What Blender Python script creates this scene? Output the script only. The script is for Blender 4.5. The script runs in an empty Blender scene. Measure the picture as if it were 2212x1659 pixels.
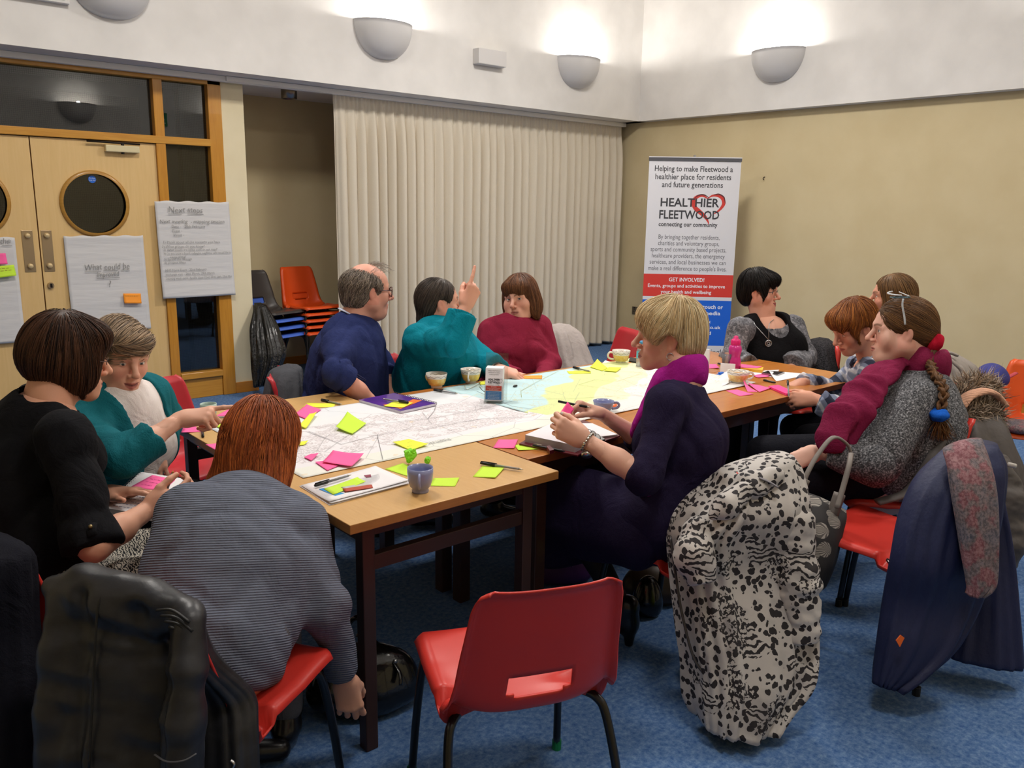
import bpy, bmesh, math, random
import numpy as np
from mathutils import Vector, Matrix
random.seed(7); RNG = np.random.default_rng(11)
PI = math.pi
scene = bpy.context.scene
COL = scene.collection

# ------------------------------------------------------------------ camera solved from the room's vanishing points
FPX, CX, CY, EYE = 1800.0, 1106.0, 829.5, 1.55
_v1 = np.array([3230 - CX, -(487 - CY), -FPX]); _v2 = np.array([-489 - CX, -(423.7 - CY), -FPX])
_X = _v1 / np.linalg.norm(_v1); _Y = _v2 - _X * _v2.dot(_X); _Y /= np.linalg.norm(_Y); _Z = np.cross(_X, _Y)
ROT = np.array([_X, _Y, _Z]); CAM = np.array([0.0, 0.0, EYE])
def ray(px, py): return ROT @ np.array([px - CX, -(py - CY), -FPX])
def onz(px, py, z=0.0):
    d = ray(px, py); return CAM + d * ((z - EYE) / d[2])
def onx(px, py, x):
    d = ray(px, py); return CAM + d * (x / d[0])
def ony(px, py, y):
    d = ray(px, py); return CAM + d * (y / d[1])
def at(px, py, dist):                         # a point seen at (px, py), dist metres along the view axis
    return CAM + ray(px, py) / FPX * dist
cam_d = bpy.data.cameras.new('camera'); cam_o = bpy.data.objects.new('camera', cam_d); COL.objects.link(cam_o)
cam_d.sensor_width = 36; cam_d.lens = FPX / 2212 * 36; cam_d.clip_start = 0.05
cam_o.matrix_world = Matrix([list(ROT[i]) + [CAM[i]] for i in range(3)] + [[0, 0, 0, 1]])
scene.camera = cam_o

# ------------------------------------------------------------------ materials
def C(h):
    h = h.lstrip('#'); v = [int(h[i:i + 2], 16) / 255 for i in (0, 2, 4)]
    return tuple([(x / 12.92 if x <= .04045 else ((x + .055) / 1.055) ** 2.4) for x in v] + [1.0])
MATS = {}
class NT:
    def __init__(s, m): s.m = m; s.t = m.node_tree; s.n = s.t.nodes; s.l = s.t.links; s.p = s.n['Principled BSDF']
    def new(s, typ, **kw):
        n = s.n.new(typ)
        for k, v in kw.items():
            if k in n.inputs: n.inputs[k].default_value = v
            else: setattr(n, k, v)
        return n
    def link(s, a, b): s.l.new(a, b)
    def coord(s, kind='Object', scale=(1, 1, 1), rot=(0, 0, 0)):
        c = s.new('ShaderNodeTexCoord'); m = s.new('ShaderNodeMapping'); m.inputs['Scale'].default_value = scale
        m.inputs['Rotation'].default_value = rot
        s.link(c.outputs[kind], m.inputs['Vector']); return m.outputs['Vector']
    def noise(s, vec, scale, detail=3, rough=.5, dist=0):
        n = s.new('ShaderNodeTexNoise', Scale=scale, Detail=detail, Roughness=rough, Distortion=dist)
        s.link(vec, n.inputs['Vector']); return n.outputs['Fac']
    def ramp(s, fac, stops, interp='LINEAR'):
        r = s.new('ShaderNodeValToRGB'); r.color_ramp.interpolation = interp; e = r.color_ramp.elements
        while len(e) < len(stops): e.new(.5)
        for el, (p, c) in zip(e, stops): el.position = p; el.color = c
        s.link(fac, r.inputs['Fac']); return r.outputs['Color']
    def mix(s, fac, a, b, typ='MIX'):
        n = s.new('ShaderNodeMix', data_type='RGBA', blend_type=typ)
        for i, v in ((0, fac), (6, a), (7, b)):
            if hasattr(v, 'node'): s.link(v, n.inputs[i])
            else: n.inputs[i].default_value = v
        return n.outputs[2]
    def math(s, op, a, b=0.0):
        n = s.new('ShaderNodeMath', operation=op)
        for i, v in ((0, a), (1, b)):
            if hasattr(v, 'node'): s.link(v, n.inputs[i])
            else: n.inputs[i].default_value = v
        return n.outputs[0]
    def bump(s, h, strength=.3, dist=.002):
        b = s.new('ShaderNodeBump', Strength=strength, Distance=dist); s.link(h, b.inputs['Height']); s.link(b.outputs['Normal'], s.p.inputs['Normal'])
    def base(s, c): s.link(c, s.p.inputs['Base Color'])
def mat(name, col='#888888', rough=.6, metal=0, trans=0, ior=1.45, alpha=1, emit=None, es=0, spec=.5, coat=0, sheen=0, sss=0):
    if name in MATS: return MATS[name]
    m = bpy.data.materials.new(name); m.use_nodes = True; p = m.node_tree.nodes['Principled BSDF']
    c = C(col) if isinstance(col, str) else col
    p.inputs['Base Color'].default_value = c; p.inputs['Roughness'].default_value = rough; p.inputs['Metallic'].default_value = metal
    p.inputs['Transmission Weight'].default_value = trans; p.inputs['IOR'].default_value = ior; p.inputs['Alpha'].default_value = alpha
    p.inputs['Specular IOR Level'].default_value = spec; p.inputs['Coat Weight'].default_value = coat; p.inputs['Sheen Weight'].default_value = sheen
    if sss: p.inputs['Subsurface Weight'].default_value = sss; p.inputs['Subsurface Radius'].default_value = (.012, .005, .003); p.inputs['Subsurface Scale'].default_value = .5
    if emit: p.inputs['Emission Color'].default_value = C(emit); p.inputs['Emission Strength'].default_value = es
    m.diffuse_color = c; MATS[name] = m; return m
def speckle(name, c1, c2, scale=60, rough=.8, bump=.2, detail=4, lo=.35, hi=.65, stretch=(1, 1, 1), kind='Object', bd=.002, spec=.3, sheen=0):
    if name in MATS: return MATS[name]
    m = mat(name, c1, rough, spec=spec, sheen=sheen); t = NT(m); v = t.coord(kind, stretch); f = t.noise(v, scale, detail)
    t.base(t.ramp(f, [(lo, C(c1)), (hi, C(c2))]))
    if bump: t.bump(f, bump, bd)
    return m

# ------------------------------------------------------------------ objects
def link(o, parent=None):
    COL.objects.link(o)
    if parent is not None: o.parent = parent
    return o
def mesh_obj(name, verts, faces, m=None, parent=None, smooth=False, mats=None, mi=None):
    me = bpy.data.meshes.new(name); me.from_pydata([tuple(map(float, v)) for v in verts], [], [tuple(map(int, f)) for f in faces])
    for mm in (mats or ([m] if m else [])): me.materials.append(mm)
    if mi is not None: me.polygons.foreach_set('material_index', np.asarray(mi, dtype=np.int32))
    if smooth: me.polygons.foreach_set('use_smooth', np.ones(len(me.polygons), dtype=bool))
    me.update(); o = bpy.data.objects.new(name, me); return link(o, parent)
def bm_obj(name, bm, m=None, parent=None, smooth=False, mats=None):
    me = bpy.data.meshes.new(name); bmesh.ops.recalc_face_normals(bm, faces=bm.faces[:]); bm.to_mesh(me); bm.free()
    for mm in (mats or ([m] if m else [])): me.materials.append(mm)
    if smooth: me.polygons.foreach_set('use_smooth', np.ones(len(me.polygons), dtype=bool))
    o = bpy.data.objects.new(name, me); return link(o, parent)
def empty(name, loc=(0, 0, 0), rz=0.0, parent=None):
    o = bpy.data.objects.new(name, None); o.empty_display_size = .1; o.location = tuple(map(float, loc)); o.rotation_euler = (0, 0, rz); return link(o, parent)
def tag(o, label, cat, group=None, kind=None):
    o['label'] = label; o['category'] = cat
    if group: o['group'] = group
    if kind: o['kind'] = kind
    return o
def struct(o, label=None):
    o['kind'] = 'structure'
    if label: o['label'] = label
    return o
def thing(name, label, cat, loc=(0, 0, 0), rz=0.0, group=None): return tag(empty(name, loc, rz), label, cat, group)
def dup(o, parent=None):
    c = o.copy(); COL.objects.link(c)
    if parent is not None: c.parent = parent
    for ch in o.children: dup(ch, c)
    return c
def bx(bm, x0, x1, y0, y1, z0, z1, mi=0):
    vs = [bm.verts.new((x, y, z)) for z in (z0, z1) for y in (y0, y1) for x in (x0, x1)]
    for f in ((0, 1, 3, 2), (4, 6, 7, 5), (0, 4, 5, 1), (2, 3, 7, 6), (0, 2, 6, 4), (1, 5, 7, 3)):
        fc = bm.faces.new([vs[i] for i in f]); fc.material_index = mi
    return vs
def box(name, x0, x1, y0, y1, z0, z1, m, parent=None, bevel=0):
    bm = bmesh.new(); bx(bm, x0, x1, y0, y1, z0, z1); o = bm_obj(name, bm, m, parent)
    if bevel: bev(o, bevel)
    return o
def bev(o, w=.003, seg=2):
    b = o.modifiers.new('bevel', 'BEVEL'); b.width = w; b.segments = seg; b.limit_method = 'ANGLE'; b.angle_limit = .6; return o
def frame_of(d):
    d = np.asarray(d, float); d = d / (np.linalg.norm(d) + 1e-12); a = np.array([0, 0, 1.0]) if abs(d[2]) < .9 else np.array([1.0, 0, 0])
    s = np.cross(a, d); s /= np.linalg.norm(s); return s, np.cross(d, s), d
def tube_vf(pts, rad, n=8, cap=True, flat=1.0, up=None, base=0):
    """tube along pts; rad scalar or list; flat squashes the second axis"""
    pts = np.asarray(pts, float); N = len(pts); rad = np.full(N, rad) if np.isscalar(rad) else np.asarray(rad, float)
    tang = np.gradient(pts, axis=0); tang /= np.linalg.norm(tang, axis=1)[:, None] + 1e-12
    s, u, _ = frame_of(tang[0])
    if up is not None:
        u = np.asarray(up, float); u = u - tang[0] * u.dot(tang[0]); u /= np.linalg.norm(u); s = np.cross(u, tang[0])
    V = []; an = np.arange(n) / n * 2 * PI
    for i in range(N):
        s = s - tang[i] * s.dot(tang[i]); s /= np.linalg.norm(s) + 1e-12; u = np.cross(tang[i], s)
        V.append(pts[i] + rad[i] * (np.cos(an)[:, None] * s + flat * np.sin(an)[:, None] * u))
    V = np.concatenate(V); F = []
    for i in range(N - 1):
        for j in range(n):
            k = (j + 1) % n; F.append((base + i * n + j, base + i * n + k, base + (i + 1) * n + k, base + (i + 1) * n + j))
    if cap: F.append(tuple(base + j for j in range(n))[::-1]); F.append(tuple(base + (N - 1) * n + j for j in range(n)))
    return V, F
def tubes(name, specs, m, parent=None, n=8, smooth=True):
    V = []; F = []; b = 0
    for sp in specs:
        v, f = tube_vf(sp[0], sp[1], n=n, flat=sp[2] if len(sp) > 2 else 1.0, base=b); V.append(v); F += f; b += len(v)
    return mesh_obj(name, np.concatenate(V), F, m, parent, smooth)
def arc_pts(pts, n=8):
    """Catmull-Rom through pts"""
    P = np.asarray(pts, float); P = np.vstack([2 * P[0] - P[1], P, 2 * P[-1] - P[-2]]); out = []
    for i in range(1, len(P) - 2):
        for t in np.linspace(0, 1, n, endpoint=False):
            a, b, c, d = P[i - 1], P[i], P[i + 1], P[i + 2]
            out.append(.5 * ((2 * b) + (-a + c) * t + (2 * a - 5 * b + 4 * c - d) * t * t + (-a + 3 * b - 3 * c + d) * t ** 3))
    out.append(P[-2]); return np.array(out)
def lathe(name, prof, m, parent=None, n=32, smooth=True, loc=(0, 0, 0), sx=1, sy=1):
    V = []; F = []; M = len(prof)
    for j in range(n):
        a = 2 * PI * j / n
        for r, z in prof: V.append((loc[0] + r * math.cos(a) * sx, loc[1] + r * math.sin(a) * sy, loc[2] + z))
    for j in range(n):
        k = (j + 1) % n
        for i in range(M - 1):
            F.append((j * M + i, k * M + i, k * M + i + 1, j * M + i + 1))
    o = mesh_obj(name, V, F, m, parent, smooth)
    return o
def grid_obj(name, P, m, parent=None, smooth=True, solid=0, offset=0, wrap=False, mats=None):
    """P: (rows, cols, 3)"""
    P = np.asarray(P, float); R, Cn, _ = P.shape; F = []
    for i in range(R - 1):
        for j in range(Cn if wrap else Cn - 1):
            k = (j + 1) % Cn; F.append((i * Cn + j, i * Cn + k, (i + 1) * Cn + k, (i + 1) * Cn + j))
    o = mesh_obj(name, P.reshape(-1, 3), F, m, parent, smooth, mats=mats)
    if solid: s = o.modifiers.new('thickness', 'SOLIDIFY'); s.thickness = solid; s.offset = offset
    return o
def text_mesh(lines, xf, jitter=0, font=None):
    """lines: (string, x, y, height, align[, bold]) in a sheet's own plane; xf maps (u, v, w) to local space. Returns verts, faces."""
    V = []; F = []
    for ln in lines:
        s, x, y, h, al = ln[:5]; bold = ln[5] if len(ln) > 5 else 0; wfit = ln[6] if len(ln) > 6 else None
        cu = bpy.data.curves.new('t', 'FONT'); cu.body = s; cu.size = h; cu.align_x = al; cu.offset = bold * h; cu.resolution_u = 2
        if jitter: cu.shear = .12
        o = bpy.data.objects.new('t', cu); COL.objects.link(o); bpy.context.view_layer.update()
        me = o.to_mesh(); vs = [v.co.copy() for v in me.vertices]
        if wfit and vs:
            a, b = min(v.x for v in vs), max(v.x for v in vs); k = wfit / max(b - a, 1e-6)
            for v in vs: v.x *= k
        b = len(V); ph = random.random() * 6
        for v in vs:
            V.append(xf(x + v.x, y + v.y + (jitter * h * math.sin(v.x / max(h, 1e-6) * 2.3 + ph) if jitter else 0), 0))
        F += [tuple(b + i for i in p.vertices) for p in me.polygons]
        o.to_mesh_clear(); bpy.data.objects.remove(o); bpy.data.curves.remove(cu)
    return V, F
# ================================================================== ROOM
M_white = speckle('white_plaster', '#e2dfdb', '#d8d5d1', 3, .9, .08, 6, bd=.004)
M_cream = speckle('cream_plaster', '#d0c09a', '#cab992', 3, .85, .1, 6, bd=.004)
M_pier = speckle('pale_cream_plaster', '#e4d8b8', '#ddd0ae', 3, .85, .1, 6, bd=.004)
def wood(name, a, b, rough=.35, scale=(1, 1, 14), det=6, coat=.15):
    if name in MATS: return MATS[name]
    m = mat(name, a, rough, coat=coat); t = NT(m); v = t.coord('Object', scale)
    f = t.noise(v, 3.0, det, .62, 1.4); f2 = t.noise(v, 22, 3, .5)
    c = t.ramp(f, [(.3, C(a)), (.7, C(b))]); t.base(t.mix(.12, c, t.ramp(f2, [(.3, C(a)), (.7, C(b))]), 'MULTIPLY')); t.bump(f2, .06, .001); return m
M_frame = wood('varnished_pine', '#cb9236', '#b97e28', .3, (14, 14, 1))
M_frameh = wood('varnished_pine_rail', '#cf9a3e', '#bd842e', .3, (1, 14, 14))
M_skirt = wood('varnished_skirting', '#c8862c', '#b7761f', .35, (1, 1, 14))
M_door = wood('pale_door_laminate', '#e0bf86', '#dab87c', .45, (10, 10, .6), 3)
# carpet
M_carpet = mat('blue_carpet', '#3f5f8c', .95, spec=.15); t = NT(M_carpet)
v = t.coord('Object'); f1 = t.noise(v, 55, 4, .7); f2 = t.noise(v, 420, 2, .6); f3 = t.noise(v, 1.2, 2)
c = t.ramp(f1, [(.32, C('#33598f')), (.5, C('#4a70a3')), (.7, C('#7c9cc0'))]); c = t.mix(.45, c, t.ramp(f2, [(.3, C('#3a62a0')), (.7, C('#9cb4d0'))]), 'MULTIPLY')
c = t.mix(.55, c, t.ramp(f1, [(.3, C('#3c649c')), (.75, C('#86a2c4'))])); t.base(c); t.bump(f2, .5, .004)
XL, XR, XRU, YF, YB, YD, YA, ZS, ZC = -2.4, 7.42, 7.30, -1.10, 6.35, 6.66, 7.55, 2.515, 4.0
def sbox(name, *a, m, label=None, bevel=0): return struct(box(name, *a, m, bevel=bevel), label)
sbox('floor', XL - .2, XR + .2, YF - .2, 9.0, -.1, 0, m=M_carpet, label='blue speckled carpet floor')
sbox('wall_right', XR, XR + .15, YF - .2, 7.7, 0, ZS, m=M_cream, label='plain cream wall behind the roll-up banner')
sbox('wall_right_upper', XRU, XR + .15, YF - .2, 7.7, ZS, ZC, m=M_white)
sbox('wall_back_upper', XL - .2, XR, YB, YB + .12, ZS, ZC, m=M_white)
sbox('ceiling_soffit', XL - .2, XR, YB + .12, 7.7, ZS, ZS + .1, m=M_white)
sbox('wall_alcove', 2.72, XR, YA, YA + .12, 0, ZS, m=M_cream)
sbox('wall_pier', 2.72, 2.905, YD, YA, 0, ZS, m=M_pier)
sbox('wall_left', XL - .15, XL, YF - .2, YD, 0, ZC, m=M_cream)
sbox('wall_front', XL, XR, YF - .25, YF - .12, 0, ZS, m=M_cream)
sbox('wall_front_upper', XL, XRU, YF - .25, YF, ZS, ZC, m=M_white)
sbox('ceiling', XL - .2, XR + .2, YF - .3, 7.7, ZC, ZC + .1, m=M_white)
sbox('wall_back_left', XL, -.05, YD, YD + .15, 0, ZS, m=M_pier)
# corridor seen through the dark glass
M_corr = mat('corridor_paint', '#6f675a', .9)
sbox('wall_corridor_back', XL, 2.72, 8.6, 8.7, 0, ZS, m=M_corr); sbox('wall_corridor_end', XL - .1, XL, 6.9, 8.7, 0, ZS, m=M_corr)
sbox('trim_curtain_rail', -.4, 7.36, 6.585, 6.635, 2.472, ZS - .001, m=mat('rail_white', '#ece9e2', .4), bevel=.004)
bm = bmesh.new(); bx(bm, 2.74, 3.55, 6.565, 6.584, 2.478, 2.512); struct(bm_obj('trim_rail_cover', bm, mat('rail_white'), None))
# door set: frame, transom, side light
FD = .11
def fr(name, x0, x1, z0, z1, m=M_frame, y0=YD - .015, d=FD): return struct(box(name, x0, x1, y0, y0 + d, z0, z1, m, bevel=.004))
fr('trim_frame_right', 2.615, 2.72, 0, 2.49); fr('trim_frame_mullion', 2.205, 2.275, 0, 2.45); fr('trim_frame_left', .45, .52, 0, 2.45)
fr('trim_frame_head', -.05, 2.72, 2.445, 2.50, M_frameh); fr('trim_frame_transom', .45, 2.62, 1.985, 2.04, M_frameh, YD - .02)
fr('trim_frame_far_left', -.05, .02, 0, 2.45)
fr('trim_sidelight_sill', 2.275, 2.615, .165, .215, M_frameh, YD - .025, .12); fr('trim_sidelight_base', 2.275, 2.615, 0, .165, M_frameh, YD)
# glazing: dark wired glass
M_glass = bpy.data.materials.new('wired_glass'); M_glass.use_nodes = True; nt = M_glass.node_tree; nt.nodes.clear()
_o = nt.nodes.new('ShaderNodeOutputMaterial'); _g = nt.nodes.new('ShaderNodeBsdfGlossy'); _g.inputs['Roughness'].default_value = .01; _t = nt.nodes.new('ShaderNodeBsdfTransparent')
_t.inputs['Color'].default_value = (.55, .57, .55, 1); _f = nt.nodes.new('ShaderNodeFresnel'); _f.inputs['IOR'].default_value = 1.75; _m = nt.nodes.new('ShaderNodeMixShader')
nt.links.new(_f.outputs[0], _m.inputs[0]); nt.links.new(_t.outputs[0], _m.inputs[1]); nt.links.new(_g.outputs[0], _m.inputs[2])
_br = nt.nodes.new('ShaderNodeTexBrick'); _br.offset = 0; _br.inputs['Scale'].default_value = 1; _br.inputs['Mortar Size'].default_value = .0007; _br.inputs['Brick Width'].default_value = .0127; _br.inputs['Row Height'].default_value = .0127
_br.inputs['Color1'].default_value = (0, 0, 0, 1); _br.inputs['Color2'].default_value = (0, 0, 0, 1); _br.inputs['Mortar'].default_value = (1, 1, 1, 1)
_tc = nt.nodes.new('ShaderNodeTexCoord'); _mp = nt.nodes.new('ShaderNodeMapping'); _mp.inputs['Rotation'].default_value = (-PI / 2, 0, 0)
nt.links.new(_tc.outputs['Object'], _mp.inputs[0]); nt.links.new(_mp.outputs[0], _br.inputs['Vector'])
_d = nt.nodes.new('ShaderNodeBsdfDiffuse'); _d.inputs[0].default_value = (.02, .02, .02, 1); _m2 = nt.nodes.new('ShaderNodeMixShader'); _k = nt.nodes.new('ShaderNodeMath'); _k.operation = 'MULTIPLY'; _k.inputs[1].default_value = .3; nt.links.new(_br.outputs['Color'], _k.inputs[0]); nt.links.new(_k.outputs[0], _m2.inputs[0])
nt.links.new(_m.outputs[0], _m2.inputs[1]); nt.links.new(_d.outputs[0], _m2.inputs[2]); nt.links.new(_m2.outputs[0], _o.inputs[0])
def pane(name, x0, x1, z0, z1): return struct(box(name, x0, x1, YD + .045, YD + .051, z0, z1, M_glass))
pane('window_1', .52, 2.205, 2.04, 2.445); pane('window_2', 2.275, 2.615, 2.04, 2.445); pane('window_3', 2.275, 2.615, .215, 1.985)
M_brass = mat('satin_metal', '#b09a78', .35, .75); M_metal = mat('steel', '#a8a8a8', .3, 1); M_dk = mat('dark_metal', '#2a2420', .4, .6)
def door_leaf(name, x0, x1, cx):
    N = 64; zc, r = 1.535, .222; V = []; F = []
    y0, y1 = YD + .005, YD + .045
    def rect_pt(a):
        dx, dz = math.cos(a), math.sin(a); hw0, hw1 = x1 - cx, cx - x0; k = 1e9
        if dx > 1e-9: k = min(k, hw0 / dx)
        if dx < -1e-9: k = min(k, hw1 / -dx)
        if dz > 1e-9: k = min(k, (1.98 - zc) / dz)
        if dz < -1e-9: k = min(k, (zc - .008) / -dz)
        return cx + dx * k, zc + dz * k
    ang = sorted(set([2 * PI * i / N for i in range(N)] + [math.atan2(z - zc, x - cx) % (2 * PI) for x in (x0, x1) for z in (.008, 1.98)]))
    n = len(ang)
    for y in (y0, y1):
        for a in ang: V.append((cx + r * math.cos(a), y, zc + r * math.sin(a)))
        for a in ang: V.append((rect_pt(a)[0], y, rect_pt(a)[1]))
    for i in range(n):
        k = (i + 1) % n
        F += [(i, k, n + k, n + i), (2 * n + i, 3 * n + i, 3 * n + k, 2 * n + k), (i, 2 * n + i, 2 * n + k, k), (n + i, n + k, 3 * n + k, 3 * n + i)]
    d = struct(mesh_obj(name, V, F, M_door))
    # porthole ring and glass
    prof = [(r - .012, -.012), (r + .012, -.012), (r + .014, -.004), (r + .012, .0), (r - .012, .03)]
    V = []; F = []; P = len(prof)
    for j in range(N):
        a = 2 * PI * j / N
        for rr, dy in prof: V.append((cx + rr * math.cos(a), y0 + dy, zc + rr * math.sin(a)))
    for j in range(N):
        k = (j + 1) % N
        for i in range(P - 1): F.append((j * P + i, j * P + i + 1, k * P + i + 1, k * P + i))
    mesh_obj('porthole_ring', V, F, wood('ring_wood', '#b98a3c', '#a87a30', .35), d, True)
    V = [(cx + (r + .004) * math.cos(2 * PI * j / N), y, zc + (r + .004) * math.sin(2 * PI * j / N)) for y in (y0 + .018, y0 + .023) for j in range(N)]
    F = [tuple(range(N)), tuple(range(N, 2 * N))[::-1]] + [(j, N + j, N + (j + 1) % N, (j + 1) % N) for j in range(N)]
    mesh_obj('porthole_glass', V, F, M_glass, d)
    return d
d1 = door_leaf('door_1', .53, 1.361, .98); d2 = door_leaf('door_2', 1.369, 2.203, 1.75)
fr('trim_door_stop', 1.35, 1.38, .01, 1.98, mat('dark_gap', '#5a4322', .7), YD + .046, .012)
def push_plate(x0, x1, door):
    p = box('push_plate', x0, x1, YD + .001, YD + .006, 1.058, 1.348, M_brass, door, .002)
    for z in (1.31, 1.10):
        V = []; prof = [(0, -.022), (.014, -.022), (.018, -.016), (.018, 0)]; F = []; n = 20
        for j in range(n):
            a = 2 * PI * j / n
            for r, y in prof: V.append(((x0 + x1) / 2 + r * math.cos(a), YD + .002 + y, z + r * math.sin(a)))
        for j in range(n):
            k = (j + 1) % n
            for i in range(3): F.append((j * 4 + i, j * 4 + i + 1, k * 4 + i + 1, k * 4 + i))
        mesh_obj('stud', V, F, mat('stud_cream', '#c9b083', .4, .2), p, True)
push_plate(1.258, 1.328, d1); push_plate(1.38, 1.448, d2)
bm = bmesh.new(); bmesh.ops.create_cone(bm, cap_ends=True, segments=24, radius1=.024, radius2=.02, depth=.016, matrix=Matrix.Translation((1.41, YD - .003, .958)) @ Matrix.Rotation(PI / 2, 4, 'X'))
lk = bm_obj('lock_escutcheon', bm, M_brass, d2); box('keyhole', 1.404, 1.418, YD - .014, YD - .010, .945, .972, M_dk, lk)
cl = box('door_closer', 1.84, 2.075, YD - .045, YD + .004, 1.905, 1.953, mat('closer_paint', '#d5c79e', .4), d2, .006)
tubes('closer_arm', [([(1.72, YD - .03, 1.972), (2.085, YD - .02, 1.968)], .007), ([(1.96, YD - .03, 1.967), (1.96, YD - .03, 1.95)], .012), ([(1.96, YD - .025, 1.905), (1.96, YD - .025, 1.893)], .012)], M_dk, cl)
# skirting
def sk(name, *a): return struct(box(name, *a, M_skirt, bevel=.004))
sk('baseboard_right', XR - .015, XR, YF, YA, 0, .085); sk('baseboard_pier', 2.72, 2.92, YD - .016, YD, 0, .09); sk('baseboard_pier_side', 2.905, 2.92, YD, YA, 0, .09)
sk('baseboard_alcove', 2.92, XR - .015, YA - .015, YA, 0, .085)
# curtain
def curtain(name, x0, x1, y, z0, z1, n, label, seed):
    r = random.Random(seed); W = x1 - x0; cols = int(W * 110); Z = [z1, z1 - .012, z1 - .03, z1 - .055, z1 - .085, z1 - .12, z1 - .2, z1 - .35, z1 - .7, z1 - 1.1, z1 - 1.5, z1 - 1.9, z0 + .2, z0]
    xs = np.linspace(0, 1, cols); ph = np.cumsum(np.array([r.uniform(.55, 1.5) for _ in range(cols)])); ph = ph / ph[-1] * n * 2 * PI
    fine = np.cumsum(np.array([r.uniform(.7, 1.3) for _ in range(cols)])); fine = fine / fine[-1] * n * 2.6 * 2 * PI
    ampv = np.interp(xs, np.linspace(0, 1, n), [r.uniform(.55, 1.2) for _ in range(n)]); P = []
    for z in Z:
        h = (z1 - z) / (z1 - z0); big = np.clip((z1 - z - .03) / .3, 0, 1); top = np.clip(1 - (z1 - z - .06) / .12, 0, 1)
        drift = .25 * np.sin(ph * .13 + h * 1.5)
        yy = .042 * ampv * big * (np.sin(ph + drift) + .25 * np.sin(2 * ph + 1 + h)) + .010 * top * np.sin(fine)
        xx = x0 + W * xs + .016 * big * np.cos(ph) + .01 * h * np.sin(ph * .31)
        P.append(np.stack([xx, y + yy, np.full(cols, z) + (.008 * np.sin(ph * .5) if z == z0 else 0)], 1))
    o = grid_obj(name, np.array(P), M_curt, solid=.003); s = o.modifiers.new('sub', 'SUBSURF'); s.levels = 1; s.render_levels = 1; return tag(o, label, 'curtain')
M_curt = speckle('curtain_cloth', '#d9cfbd', '#d2c7b3', 400, .9, .15, 2, spec=.1, sheen=.1)
curtain('curtain', 3.69, 7.34, 6.63, .012, 2.488, 34, 'full-length pleated off-white curtain across the window recess', 3)
# wall uplighters
M_lampcer = mat('plaster_white_glaze', '#c9c7c6', .35); M_bulb = mat('lit_bulb', '#fff1dd', .5, emit='#fff0dc', es=28)
def uplighter(x, y, z, facing, label, w=.272, dep=.20, h=.285, on=True):
    """half bowl on a wall, rim at z; facing: rotation so local -y points into the room"""
    o = thing('wall_uplighter', label, 'wall lamp', (x, y, z), facing, 'half-bowl wall uplighters')
    V = []; F = []; NA, NB = 33, 14
    for sh, k in ((1.0, 0), (.94, 1)):
        for i in range(NB + 1):
            e = (PI / 2) * i / NB; c_ = math.cos(e) ** .8 if i < NB else 0; zz = -h * math.sin(e) * sh + (0 if k == 0 else 0)
            for j in range(NA):
                a = PI * j / (NA - 1); V.append((w * sh * c_ * math.cos(a), -dep * sh * c_ * math.sin(a) - .001, zz))
    n = (NB + 1) * NA
    for k in (0, n):
        for i in range(NB):
            for j in range(NA - 1): F.append((k + i * NA + j, k + i * NA + j + 1, k + (i + 1) * NA + j + 1, k + (i + 1) * NA + j))
    for j in range(NA - 1): F.append((j, j + 1, n + j + 1, n + j))
    mesh_obj('bowl', V, F, M_lampcer, o, True)
    bm = bmesh.new(); bmesh.ops.create_uvsphere(bm, u_segments=16, v_segments=10, radius=.030, matrix=Matrix.Translation((0, -.09, -.085)) @ Matrix.Diagonal((2.2, 1, 1, 1)))
    bm_obj('bulb', bm, M_bulb, o, True)
    L = bpy.data.lights.new('uplight', 'POINT'); L.shadow_soft_size = .03; L.energy = LAMP_W; L.color = (1, .955, .895)
    lo = bpy.data.objects.new('uplight', L); COL.objects.link(lo); lo.parent = o; lo.location = (0, -.09, -.008)
    return o
LAMP_W = 26; ADDED_PANEL_W = (58, 78, 28, 36); EXPOSURE = 0.15
ZL = 3.045
uplighter(1.87, YB, ZL, 0, 'white half-bowl wall lamp cut by the top edge, above the double doors')
uplighter(4.01, YB, ZL, 0, 'white half-bowl wall lamp glowing above the left end of the curtain')
uplighter(6.31, YB, ZL, 0, 'white half-bowl wall lamp on the curtain wall nearest the room corner')
uplighter(XRU, 4.66, ZL, -PI / 2, 'white half-bowl wall lamp on the right-hand wall above the banner')
uplighter(XRU, 1.9, ZL, -PI / 2, 'white half-bowl wall lamp on the right-hand wall outside the view')
uplighter(3.67, YF, 3.02, PI, 'white half-bowl wall lamp behind the camera, mirrored in the transom glass')
uplighter(5.9, YF, 3.02, PI, 'white half-bowl wall lamp behind the camera near the right-hand wall')
uplighter(1.4, YF, 3.02, PI, 'white half-bowl wall lamp behind the camera opposite the doors')
uplighter(XL, 2.6, ZL, PI / 2, 'white half-bowl wall lamp on the unseen left-hand wall')
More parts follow.
